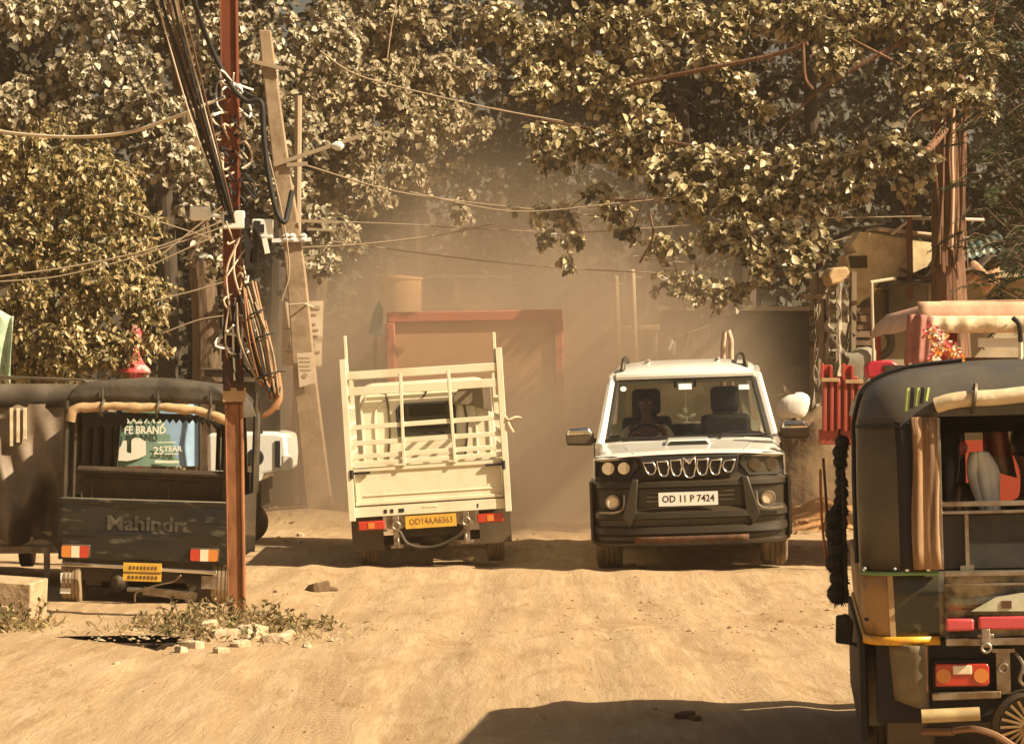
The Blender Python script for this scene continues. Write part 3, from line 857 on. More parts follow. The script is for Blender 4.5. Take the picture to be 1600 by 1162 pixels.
    for sx in (-1, 1):    # door mirrors
        b = MB()
        b.prism([(-.13, -.075), (.13, -.085), (.14, .03), (.09, .085), (-.10, .08), (-.14, .03)], -.05, .07, 'y')
        mo = b.build('door_mirror', PLAST, t, bevel=.025, seg=3)
        mo.location = (sx * 1.04, 1.34, 1.235)
        b = MB().prism([(-.135, .012), (.143, .012), (.095, .092), (-.105, .087)], -.056, .074, 'y')
        b.build('mirror_cap', CHROME, mo, bevel=.025, seg=3)
        MB().bar((-sx * .10, .02, -.03), (-sx * .20, .03, -.05), .06, .05).build('mirror_arm', PLAST, mo)
    b = MB()
    b.bar((.02, 1.085, 1.19), (.62, 1.11, 1.26), .014, .014); b.bar((-.62, 1.13, 1.185), (-.10, 1.075, 1.20), .014, .014)
    b.bar((.30, 1.08, 1.175), (.34, 1.09, 1.23), .02, .02)
    b.build('wiper', BLACK, t)
    tyf = RUBD
    for sx in (-1, 1):
        for y in (.85, 3.5):
            wheel(t, (sx * .775, y, .355), .365, .245, tyre=RUBD if y < 1 else RUBBER, rimr=.62)
            # black arch cladding
            MB().tube([(sx * .905, y + .42 * math.cos(R(a)), .36 + .42 * math.sin(R(a))) for a in range(-5, 190, 15)], .03, 6).build('wheel_arch', PLAST, t)
    b = MB().box(-.70, .70, .5, 1.2, .30, .42); b.tube([(-.7, .85, .34), (.7, .85, .34)], .05, 8); b.box(-.5, .5, 1.2, 3.9, .38, .5)
    b.build('underbody', BLACK, t)
    return t
suv = make_suv()
# ------------------------------------------------------------------ cream mini truck driving away (tail at local y = 0)
def make_mini_truck():
    t = thing('mini_truck', 'cream mini truck with a pipe cage on its bed, driving away along the dirt road', 'truck', (-.735, 21.7, gz(-.7, 22) - .01), (0, R(-3.6), R(2.0)))
    W = .735
    MB_ = MB()
    b = MB().box(-W, W, .03, 2.15, .60, .66)
    b.box(-W, -W + .035, .03, 2.15, .66, 1.0); b.box(W - .035, W, .03, 2.15, .66, 1.0); b.box(-W, W, 2.12, 2.16, .66, 1.0)
    b.build('cargo_bed', CREAM, t, bevel=.006)
    b = MB().box(-W + .05, W - .05, -.012, .02, .645, .995)
    b.box(-W + .04, W - .04, -.028, -.010, .955, .998); b.box(-W + .04, W - .04, -.026, -.010, .64, .672)
    b.box(-W + .12, W - .12, -.020, -.011, .72, .735)
    tg = b.build('tailgate', CREAM, t, bevel=.006)
    for sx in (-1, 1):
        b = MB().box(sx * (W - .10) - .09, sx * (W - .10) + .09, -.05, -.026, .935, .955); b.tube([(sx * (W - .02), -.06, .90), (sx * (W - .02), -.06, .98)], .018, 8)
        b.build('latch', BLACK, tg)
    b = MB().box(-W + .01, W - .01, -.03, .02, .53, .625)
    b.box(-.07, .07, -.034, -.029, .585, .600)
    bar = b.build('rear_sill', CREAM, t, bevel=.008)
    b = MB()
    for x, w_ in ((-.42, .03), (-.36, .03), (-.27, .05), (.45, .012)): b.box(x - w_ / 2, x + w_ / 2, -.034, -.029, .555, .59)
    b.build('sill_cutout', BLACK, bar, smooth=0)
    # pipe cage
    pw = .045
    for sx in (-1, 1):
        b = MB().bar((sx * W, -.02, .50), (sx * W, -.02, 2.02 if sx < 0 else 2.04), .06, .088)
        b.bar((sx * (W - .035), .01, 1.6), (sx * (W - .035), .01, 2.24 if sx < 0 else 2.19), .03, .055)
        b.build('corner_post', CREAM, t, bevel=.004)
    b = MB(); b.bar((-W, -.035, 1.865), (W, -.035, 1.865), .04, .075); b.bar((-W - .03, -.035, 1.715), (W + .03, -.035, 1.715), .04, .08)
    b.bar((-.22, -.025, .99), (-.20, -.025, 1.86), .03, .065); b.bar((.26, -.025, .99), (.25, -.025, 1.86), .03, .065)
    b.build('rear_frame', CREAM, t, bevel=.004)
    for z in (1.10, 1.225, 1.375, 1.03):
        MB().bar((-W + .02, -.028, z), (W - .02, -.028, z + .01), .028, .045).build('rear_rail', CREAM, t, bevel=.004)
    for sx in (-1, 1):
        b = MB()
        for z in (1.12, 1.26, 1.40, 1.56, 1.72, 1.86): b.bar((sx * W, 0, z), (sx * W, 2.13, z), .034, .028)
        for y in (.55, 1.08, 1.60, 2.13): b.bar((sx * W, y, .98), (sx * W, y, 1.88), .036, .03)
        b.build('side_frame', CREAM, t)
    b = MB()
    for y in (2.13,): b.bar((-W, y, 1.86), (W, y, 1.86), .04, .03); b.bar((-W, y, 1.2), (W, y, 1.2), .03, .025)
    b.build('front_frame', CREAM, t)
    b = MB().tube(spline([(W + .02, -.05, 1.40), (W + .05, -.07, 1.36), (W + .12, -.06, 1.38), (W + .17, -.04, 1.37)], 4), .011, 6)
    b.tube(spline([(W + .03, -.05, 1.38), (W + .06, -.07, 1.30), (W + .09, -.05, 1.24)], 4), .012, 6)
    b.build('rope_knot', CREAMW, t)
    # cab
    def cr(y, hw, zt, rr):
        pts = [(hw, .55), (hw, .98), (hw * .985, 1.2), (hw * .93, zt - .17)] + [(hw * .93 - rr + rr * math.cos(R(a)), zt - rr + rr * math.sin(R(a))) for a in (0, 22, 45, 67, 90)]
        return [Vector((x, y, z)) for x, z in pts] + [Vector((-x, y, z)) for x, z in reversed(pts)]
    b = MB().loft([cr(2.28, .72, 1.75, .14), cr(2.32, .745, 1.78, .16), cr(2.7, .75, 1.80, .16), cr(3.15, .74, 1.76, .15), cr(3.6, .72, 1.2, .1)])
    cab = b.build('cab', CREAM, t, smooth=40)
    b = MB()
    b.tube([(x, 2.275, z) for x, z in ((-.66, 1.0), (-.66, 1.55), (-.60, 1.66), (.60, 1.66), (.66, 1.55), (.66, 1.0))], .014, 6)
    b.tube(spline([(-.52, 2.275, 1.0), (-.52, 1.45 * 0 + 2.275, 1.45), (-.46, 2.275, 1.56), (-.36, 2.275, 1.60)], 4), .012, 6)
    b.tube(spline([(.52, 2.275, 1.0), (.52, 2.275, 1.45), (.46, 2.275, 1.56), (.36, 2.275, 1.60)], 4), .012, 6)
    b.build('pressed_rib', CREAM, cab)
    b = MB().prism([(-.29, 1.24), (.31, 1.24), (.31, 1.50), (.27, 1.55), (-.25, 1.55), (-.29, 1.50)], 2.262, 2.285, 'y')
    wn = b.build('rear_window', SIDEGL, cab, bevel=.01)
    MB().tube([(x, 2.262, z) for x, z in ((-.29, 1.24), (.31, 1.24), (.31, 1.50), (.27, 1.55), (-.25, 1.55), (-.29, 1.50))], .016, 6, closed=True).build('window_seal', BLACK, wn)
    b = MB()
    for x, z0, z1 in ((-.40, 1.0, 1.75), (.40, 1.0, 1.58), (.0, 1.62, 1.76)): b.cut(); b.tube(spline([(x, 2.272, z1), (x + .03, 2.268, (z0 + z1) / 2), (x - .01, 2.27, z0)], 4), .012, 5)
    b.build('hanging_strap', PLAST, cab)
    b = MB().prism([(.30, 1.60), (.36, 1.68), (.56, 1.72), (.70, 1.70), (.70, 1.42), (.50, 1.50), (.32, 1.52)], 2.20, 2.25, 'y')  # dark sheet added in the shape of a shadow on the cab
    b.build('cage_shadow_patch', TARP, t, bevel=.01)
    # lamps, plate, underside
    for sx in (-1, 1):
        b = MB().box(sx * .56 - .125, sx * .56 + .125, -.02, .04, .405, .49)
        tl = b.build('tail_light', REDL, t, bevel=.012)
        MB().box(sx * .56 - .03, sx * .56 + .03, -.024, -.019, .42, .475).build('lens_strip', ORL, tl)
        b = MB().box(sx * .605 - .15, sx * .605 + .15, .16, .18, .20, .52)
        b.build('mud_flap', PLAST, t)
        b = MB()
        b.bar((sx * .33, .0, .53), (sx * .33, .0, .25), .06, .05); b.torus((sx * .33, -.03, .43), .035, .014, 'y', 14, 6); b.torus((sx * .32, -.03, .28), .035, .014, 'x', 14, 6); b.box(sx * .33 - .06, sx * .33 + .06, -.03, .03, .22, .25)
        b.build('spring_shackle', STEEL, t, bevel=.004)
        wheel(t, (sx * .605, .52, .272), .272, .165, tyre=RUBD)
        wheel(t, (sx * .62, 2.85, .272), .272, .155)
    b = MB().box(-.24, .24, -.035, -.022, .395, .515)
    b.text('OD14AA6363', .082, T(0, -.0352, .455), 1, .0008, .86, .001)
    b.build('number_plate', [YPLATE, mat('plate_letter', (.20, .085, .02), .6)], t, smooth=0)
    b = MB(); b.box(-.42, .42, .02, .06, .41, .53); b.box(-.40, -.27, -.01, .03, .40, .44); b.box(.27, .40, -.01, .03, .40, .44)
    b.build('crossmember', STEEL, t)
    b = MB(); b.tube([(-.55, .52, .27), (.55, .52, .27)], .045, 8); b.ball((.02, .52, .27), .13, 14, sx=1.3); b.box(-.30, -.24, .05, 2.6, .42, .52); b.box(.24, .30, .05, 2.6, .42, .52)
    b.box(-.35, .35, .25, .9, .30, .40)
    b.build('rear_axle', DGREY, t)
    b = MB().tube(spline([(-.30, -.02, .38), (-.22, -.03, .25), (0, -.03, .21), (.22, -.03, .28), (.32, -.02, .36)], 5), .018, 6)
    b.build('tow_hoop', DGREY, t)
    return t
mini_truck = make_mini_truck()

# red tipper body half lost in the dust ahead
def make_red_truck():
    t = thing('dump_truck', 'big red and tan truck half hidden in brown dust ahead of the cream mini truck', 'truck', (-.46, 31.0, 0), (0, R(-1.0), 0))
    RED2 = mat('faded_red_frame', (.50, .12, .075), .6, c2=(.42, .10, .06), ns=3, dust=.3)
    TANP = mat('dusty_rust_panel', (.52, .27, .13), .7, c2=(.45, .22, .10), ns=2.5, dust=.4)
    b = MB().box(-1.10, 1.10, .02, .06, 1.02, 2.62)
    b.build('tailboard', TANP, t)
    b = MB(); b.box(-1.18, 1.18, -.05, .10, 2.60, 2.74); b.box(-1.19, -1.07, -.05, .10, .95, 2.60); b.box(1.07, 1.19, -.05, .10, .95, 2.60); b.box(-1.18, 1.18, -.05, .10, .90, 1.04)
    b.build('tailboard_frame', RED2, t, bevel=.015)
    b = MB(); b.box(-1.18, -1.12, .10, 4.2, .95, 2.66); b.box(1.12, 1.18, .10, 4.2, .95, 2.66); b.box(-1.12, 1.12, .10, 4.2, .90, .98); b.box(-1.12, 1.12, 4.15, 4.2, .95, 2.66)
    b.build('cargo_body', RED2, t)
    b = MB(); b.box(-1.05, 1.05, 4.5, 6.1, .7, 2.55); b.box(-.95, .95, 4.55, 6.0, 2.55, 2.65)
    b.build('cab', TANP, t, bevel=.06)
    b = MB(); b.box(-.45, -.30, .2, 6, .6, .88); b.box(.30, .45, .2, 6, .6, .88); b.box(-1.1, 1.1, .1, .2, .55, .68)
    b.build('chassis', DGREY, t)
    for sx in (-1, 1):
        MB().box(sx * .85 - .12, sx * .85 + .12, .06, .1, .58, .66).build('tail_light', REDL, t)
        wheel(t, (sx * .85, 1.2, .48), .48, .42); wheel(t, (sx * .95, 5.2, .48), .48, .28)
        MB().box(sx * .85 - .25, sx * .85 + .25, .62, .64, .25, .85).build('mud_flap', PLAST, t)
    return t
make_red_truck()
# ------------------------------------------------------------------ black auto rickshaw, close on the right (tail at local y = 0)
GREEN = mat('dark_green_paint', (.016, .020, .010), .35, c2=(.22, .20, .15), ns=11, nd=8, lo=.60, hi=.70, coat=.3, dust=.15)
OCHRE = mat('worn_ochre_panel', (.40, .22, .075), .6, c2=(.10, .06, .025), ns=7, nd=7, lo=.5, hi=.68, dust=.2)
YSTR = mat('yellow_stripe', (.78, .40, .03), .4, c2=(.45, .20, .03), ns=14, lo=.5, hi=.7)
OLIVE = mat('olive_fender_paint', (.12, .095, .058), .5, c2=(.20, .155, .09), ns=6, dust=.3)
PINK = mat('pink_red_stripe', (.58, .075, .085), .35, coat=.3)
ROOFH = mat('sky_sheen_hood', (.050, .053, .058), .30, c2=(.085, .075, .060), ns=4, bump=.2, bs=4, dust=.10)  # bluish sky sheen put into the dark hood colour
DRAB = mat('brown_grey_hood', (.085, .066, .046), .5, c2=(.048, .038, .027), ns=2.5, bump=.2, bs=5)
SIDEC = mat('brown_tan_curtain', (.34, .20, .10), .7, c2=(.15, .08, .04), ns=6, stretch=(4, 1, .25), lo=.42, hi=.62, bump=.2, bs=10)  # tan streaks on dark brown put fold highlights into the colour
def make_auto():
    t = thing('auto_rickshaw', 'black auto rickshaw with cream rolled rear flap close to the camera, two passengers inside', 'auto rickshaw', (2.105, 9.35, -.01), (0, R(-1.6), R(-7.0)))
    # hood
    zs = [(.905, .655, 0, .16), (1.19, .658, 0, .17), (1.40, .655, .0, .18), (1.535, .648, .004, .19), (1.60, .632, .018, .20), (1.655, .60, .045, .21), (1.70, .54, .09, .22), (1.735, .44, .16, .24), (1.76, .25, .32, .2), (1.768, .08, .6, .07)]
    def xin(hw): return min(.345, hw * .7)
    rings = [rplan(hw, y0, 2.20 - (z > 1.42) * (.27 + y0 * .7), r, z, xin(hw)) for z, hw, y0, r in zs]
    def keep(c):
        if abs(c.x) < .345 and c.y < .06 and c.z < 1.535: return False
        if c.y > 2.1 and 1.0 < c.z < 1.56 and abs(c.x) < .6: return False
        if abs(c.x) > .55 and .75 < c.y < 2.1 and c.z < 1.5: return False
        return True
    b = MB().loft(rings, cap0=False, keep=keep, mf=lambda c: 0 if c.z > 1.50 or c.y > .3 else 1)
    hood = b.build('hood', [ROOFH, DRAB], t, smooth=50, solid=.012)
    for sx in (-1, 1):   # piping where the roof meets the corner panels
        MB().tube([(sx * p.x, p.y - .004, p.z) for p in rplan(.653, -.003, 2.25, .185, 1.50)[5:12]], .008, 5).build('piping', BLACK, hood)
    b = MB()
    b.tube(spline([(-.662, .34, .92), (-.662, .34, 1.40), (-.655, .34, 1.54), (-.60, .34, 1.67), (-.45, .34, 1.738), (-.2, .34, 1.766)], 5), .010, 5)
    b.build('hood_seam', BLACK, hood)
    # folded side curtains beside the rear opening
    for sx in (-1, 1):
        fold = []
        for k in range(9):
            fold.append((sx * (.335 + .022 * k * .62), -.012 - .020 * abs(math.sin(k * 1.25)), 0))
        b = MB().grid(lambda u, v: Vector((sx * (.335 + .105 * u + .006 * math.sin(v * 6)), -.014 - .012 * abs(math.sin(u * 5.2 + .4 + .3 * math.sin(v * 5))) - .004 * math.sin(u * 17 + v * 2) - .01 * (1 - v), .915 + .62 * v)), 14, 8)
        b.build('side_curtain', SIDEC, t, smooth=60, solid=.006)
        b = MB().grid(lambda u, v: Vector((sx * (.445 + .055 * u), -.010 - .012 * math.sin(u * 3.1) + .02 * u, .915 + .60 * v)), 6, 5)  # dark strip gives the fold beside the curtain its shade
        b.build('fold_shade_strip', DCLOTH, t, smooth=60, solid=.004)
    MB().tube([(-.332, -.025, .915), (-.330, -.025, 1.53)], .009, 6).build('opening_pipe', STEEL, t)
    MB().tube([(.332, -.025, .915), (.330, -.025, 1.53)], .009, 6).build('opening_pipe', STEEL, t)
    # cream flap rolled up under the roof edge
    b = MB().tube(spline([(x, -.035 + .05 * (x / .4) ** 4, 1.615 - .045 * (abs(x) / .36) ** 2.2 + .006 * math.sin(x * 17)) for x in [-.335 + .67 * k / 12 for k in range(13)]], 3), .038, 12, flat=.85)
    vl = b.build('rolled_flap', CREAMW, t, smooth=70)
    b = MB()
    for x in (-.185, .185): b.cut(); b.tube([(x + .052 * .6 * math.sin(a) * .3, -.030 + .052 * math.cos(a), 1.605 + .056 * math.sin(a)) for a in [k * .5236 for k in range(12)]], .009, 5, closed=True)
    b.build('strap', PLAST, vl)
    b = MB()
    for k in range(5): b.tube([(-.455 + .020 * k, -.012 - .004 * k, 1.560 + .01 * k), (-.445 + .020 * k, -.012 - .004 * k, 1.655)], .0075, 5, mi=k % 2)
    b.build('striped_tape', [mat('pale_green_tape', (.42, .55, .16), .5), BLACK], t)
    # body shell below the hood
    def bm(c):
        if abs(c.x) > .53: return 1
        if abs(c.x) < .345 and c.y < .05: return 2
        return 0
    zb = [(.635, .640), (.70, .645), (.80, .65), (.905, .652)]
    b = MB().loft([rplan(hw, .0, 2.3, .15, z, .345) for z, hw in zb], cap0=False, cap1=False, mf=bm)
    body = b.build('body', [GREEN, OCHRE, METP], t, smooth=40, solid=.012)
    b = MB().loft([rplan(.652, -.006, 2.3, .15, .605, .345), rplan(.652, -.006, 2.3, .15, .640, .345)], cap0=False, cap1=False, keep=lambda c: not (abs(c.x) < .34 and c.y < .05))
    b.build('yellow_band', YSTR, body, smooth=40, solid=.014)
    b = MB()
    for x in (-.64, -.52, -.47, -.385, .385, .47, .52): b.cut(); b.ball((x, -.006 + (.07 if abs(x) > .6 else .012 if abs(x) > .5 else 0), .915), .012, 8)
    b.build('stud', CHROME, hood)
    for sx in (-1, 1):
        MB().bar((sx * .532, .012, .64), (sx * .540, .012, .90), .022, .018).build('panel_edge', TANC, body)
        MB().bar((sx * .545, .020, .70), (sx * .642, .10, .705), .012, .012).build('panel_seam', BLACK, body)
    MB().tube([(p.x, p.y - .008, .898) for p in rplan(.655, -.005, 2.25, .155, .9)[-7:]] + [(-.345, -.012, .898)], .008, 5).build('green_tape', mat('green_tape', (.16, .30, .10), .5), body)
    # seat back bars across the rear opening and the panel below
    b = MB().box(-.34, .34, .0, .035, 1.165, 1.185); b.box(-.34, .34, -.006, .03, 1.135, 1.148)
    b.build('rear_rail', STEEL, t, bevel=.004)
    b = MB().box(-.345, .345, .03, .07, .90, 1.14)
    sb = b.build('seat_back', SEATM, t, bevel=.012)
    b = MB().box(.217, .232, .01, .03, .92, 1.14).cut().box(-.232, -.217, .01, .03, .92, 1.14); b.box(-.255, -.20, .005, .03, .905, .925)
    b.build('brace', STEEL, sb)
    # engine door with dents, sticker and stripe
    b = MB()
    def rp(u, v):
        x = (u * 2 - 1) * .325; z = .63 + .275 * v
        d = .014 * math.sin(x * 9 + 1) * math.sin(v * 5) + .012 * math.exp(-((v - .62 - .1 * math.sin(x * 7)) / .05) ** 2)
        return Vector((x, -.020 - d, z))
    b.grid(rp, 26, 22)
    ed = b.build('engine_door', METP, t, smooth=60, solid=.01, offset=1)
    b = MB().box(-.325, .325, -.050, -.022, .885, .905); b.box(-.325, .325, -.045, -.02, .845, .856); b.box(-.325, .325, -.055, -.02, .605, .635)
    b.build('door_edge', STEEL, ed, bevel=.004)
    b = MB().box(-.325, -.21, -.062, -.030, .665, .715); b.box(-.195, .325, -.064, -.030, .668, .722)
    b.build('pink_stripe', PINK, ed, bevel=.01)
    STK = mat('silver_sticker', (.70, .66, .52), .3, c2=(.42, .44, .30), ns=4)
    b = MB().prism([(-.22, .745), (-.12, .80), (-.02, .815), (.10, .81), (.32, .80), (.32, .742), (.0, .742)], -.058, -.046, 'y')
    b.build('sticker', STK, ed)
    MB().box(-.10, -.06, -.062, -.058, .755, .785).build('sticker_print', RUST, ed)
    b = MB().box(-.185, -.150, -.085, -.05, .60, .675); b.torus((-.168, -.09, .60), .018, .007, 'y', 12, 6); b.box(-.20, -.135, -.078, -.06, .64, .655)
    b.build('latch', STEEL, t, bevel=.004)
    # engine bay, fender, lamps
    b = MB().box(-.60, .60, .06, 1.2, .28, .63)
    b.box(-.40, .40, .02, .07, .30, .62)
    b.build('engine_bay', BLACK, t)
    for sx in (-1, 1):
        b = MB().grid(lambda u, v: Vector((sx * (.395 + .165 * u), -.02 - .035 * math.sin(u * 3.0) + .10 * u * u + .03 * (1 - v), .335 + .27 * v + .05 * (u * (1 - v)))), 12, 8)
        fe = b.build('fender', OLIVE, t, smooth=60, solid=.012, offset=1)
        MB().bar((sx * .405, -.05, .42), (sx * .405, -.05, .60), .008, .012).build('fender_edge', RUST, fe)
        # wheel-arch hoop on the flank
        MB().tube([(sx * .61, .50 + .30 * math.cos(R(a)), .25 + .33 * math.sin(R(a))) for a in range(0, 181, 15)], .035, 8, flat=.6).build('wheel_arch', OLIVE, fe)
        b = MB().grid(lambda u, v: Vector((sx * (.375 + .19 * u), .10 + .06 * (1 - v) ** 2 - .012 * math.sin(u * 6), .03 + .33 * v)), 8, 6)
        b.build('mud_flap', mat('dusty_mud_flap', (.07, .052, .034), .6, c2=(.12, .085, .05), ns=4, dust=.3), t, smooth=60, solid=.008)
        b = MB().box(sx * .262 - .118, sx * .262 + .118, -.01, .03, .425, .545)
        tl = b.build('tail_light', BLACK, t, bevel=.008)
        b = MB().prism([(-.108, -.046), (.095, -.046), (.108, -.035), (.108, .036), (.098, .046), (-.100, .046), (-.108, .038)], -.035, -.012, 'y', 0, T(sx * .262, 0, .485))
        ln = b.build('red_lens', REDL, tl, bevel=.008)
        b = MB().box(sx * .262 - .038, sx * .262 + .038, -.041, -.034, .488, .524)
        b.build('clear_lens', CLRL, ln, bevel=.004)
        b = MB()
        for dx in (-.075, .075): b.cut(); b.lathe([(.030, -.0), (.026, .006), (.010, .007), (.0001, .004)], (sx * .262 + dx, -.0405, .482), 'y', 14)
        b.build('bulb_ring', ORL, ln)
        wheel(t, (sx * .575, .50, .235), .235, .115, tyre=RUBBER)
    wheel(t, (0, 2.15, .235), .235, .11)
    b = MB().bar((-.385, -.03, .398), (-.11, -.03, .405), .03, .03).cut(); b.bar((.385, -.03, .398), (.11, -.03, .405), .03, .03)
    b.build('bumper_strip', STEEL, t, bevel=.004)
    b = MB().tube([(-.432, -.075, .325), (-.20, -.075, .333)], .028, 12).cut(); b.tube([(.432, -.075, .325), (.20, -.075, .333)], .028, 12)
    b.build('bumper_bar', mat('cream_bumper', (.52, .40, .20), .5, c2=(.38, .27, .13), ns=8), t, smooth=50)
    b = MB()
    b.box(-.125, -.070, -.03, .0, .405, .58); b.box(-.14, -.05, -.045, -.02, .575, .590)
    b.torus((-.098, -.035, .51), .018, .006, 'y', 12, 6)
    b.tube(spline([(-.045, -.03, .57), (-.02, -.05, .52), (-.035, -.05, .46), (.02, -.05, .42), (.1, -.05, .42)], 4), .008, 6)
    b.tube(spline([(-.03, -.04, .50), (.03, -.06, .47), (.08, -.06, .50), (.16, -.05, .48)], 4), .007, 6)
    b.build('engine_bracket', STEEL, t)
    # cooling fan with fins
    b = MB().lathe([(.155, .03), (.15, -.01), (.13, -.02), (.125, .0)], (.0, -.04, .27), 'y', 30)
    fan = b.build('fan_cover', DGREY, t)
    b = MB().lathe([(.03, -.02), (.022, -.03), (.0001, -.032)], (.0, -.05, .27), 'y', 14)
    for k in range(22):
        a = 2 * math.pi * k / 22
        b.bar((.03 * math.cos(a), -.06, .27 + .03 * math.sin(a)), (.118 * math.cos(a + .25), -.052, .27 + .118 * math.sin(a + .25)), .012, .010)
    b.build('fan_fin', mat('brown_alloy', (.42, .28, .13), .5, .3), fan)
    b = MB().tube(spline([(-.30, -.0, .255), (-.22, -.05, .268), (-.14, -.06, .245), (-.07, -.07, .20), (-.02, -.06, .17)], 4), .014, 8)
    b.tube([(-.30, .02, .25), (-.42, .1, .24)], .02, 8)
    b.build('exhaust_pipe', mat('heat_stained_steel', (.30, .17, .10), .5, .6), t)
    # inside
    b = MB().box(-.60, .60, .08, .60, .42, .62); b.box(-.60, .60, .08, .16, .62, 1.10); b.box(-.6, .6, .6, 2.2, .34, .38)
    b.build('passenger_seat', SEATM, t, bevel=.02)
    b = MB().box(-.60, .60, 1.42, 1.46, .38, 1.02); b.box(-.25, .25, 1.30, 1.42, .60, .68)
    for x in (-.58, .58): b.bar((x, 1.45, 1.0), (x, 1.45, 1.66), .03, .03)
    b.box(-.56, .56, 1.44, 1.455, 1.44, 1.68); b.box(-.56, -.12, 1.44, 1.455, 1.0, 1.44); b.box(.16, .56, 1.44, 1.455, 1.0, 1.44)  # upper dark panels added so the interior reads black
    b.build('partition_dark_screen', BLACK, t)
    b = MB().grid(lambda u, v: Vector((-.03 + .11 * u + .04 * u * (1 - v), 1.5 + .02 * math.sin(u * 9), 1.27 + .18 * v - .05 * u * (1 - v))), 8, 6)
    b.build('red_curtain', mat('faded_red_cloth', (.50, .13, .09), .85, c2=(.40, .30, .22), ns=7, lo=.42, hi=.6), t, solid=.004)
    b = MB().box(-.62, .62, 2.22, 2.27, .40, 1.02)
    b.build('front_panel', GREEN, t)
    MB().add([(-.58, 2.21, 1.02), (.58, 2.21, 1.02), (.54, 1.93, 1.54), (-.54, 1.93, 1.54)], [(0, 1, 2, 3)]).build('windshield', GLASS, t)
    # flank: sill strip, mirror, black tassels hanging beside the door
    MB().box(-.668, -.645, .16, 2.2, .19, .62).build('side_sill', BLACK, t)
    b = MB().tube([(-.70, .9, 1.30), (-.70, .9, .70)], .008, 6)
    b.build('tassel_cord', BLACK, t)
    return t
auto = make_auto()
# black pom-pom tassels hanging on the left flank
def make_tassel(x, y, z0, z1, r):
    b = MB()
    n = int((z1 - z0) / (r * .95))
    b.tube([(0, 0, z1 + .06), (0, 0, z0)], .006, 5)
    for k in range(n + 1):
        z = z0 + (z1 - z0) * k / max(1, n)
        rr = r * random.uniform(.75, 1.2) * (1.15 if k < n * .4 else .85)
        c = Vector((random.uniform(-.012, .012), 0, z))
        b.ball(c, rr * .8, 10)
        for _ in range(150):
            d = Vector((random.gauss(0, 1), random.gauss(0, 1), random.gauss(-.2, .8))).normalized()
            b.add([c + d * rr * .5 + Vector((.004, 0, .003)), c + d * rr * .5 + Vector((-.004, 0, -.003)), c + d * rr * random.uniform(.8, 1.05) + Vector((0, 0, -.012))], [(0, 1, 2)])
    o = b.build('tassel', BLACK, auto, smooth=0)
    o.location = (x, y, 0)
make_tassel(-.735, .95, .74, 1.08, .062)
make_tassel(-.71, 1.0, 1.06, 1.42, .044)
MB().tube(spline([(-.80, 1.0, 1.30), (-.80, 1.0, 1.10), (-.785, 1.0, .86)], 4), .006, 6).build('ribbon', mat('orange_ribbon', (.42, .14, .05), .6), auto)
MB().tube(spline([(-.785, 1.0, 1.35), (-.775, 1.0, 1.10), (-.77, 1.0, .84)], 4), .006, 6).build('ribbon', RUST, auto)
b = MB().prism([(-.035, -.06), (.035, -.07), (.045, .03), (.02, .065), (-.03, .06)], -.01, .012); b.bar((.03, 0, -.06), (.13, .02, -.10), .016, .016)
mo = b.build('side_mirror', BLACK, auto, bevel=.01); mo.location = (-.725, .55, .62)
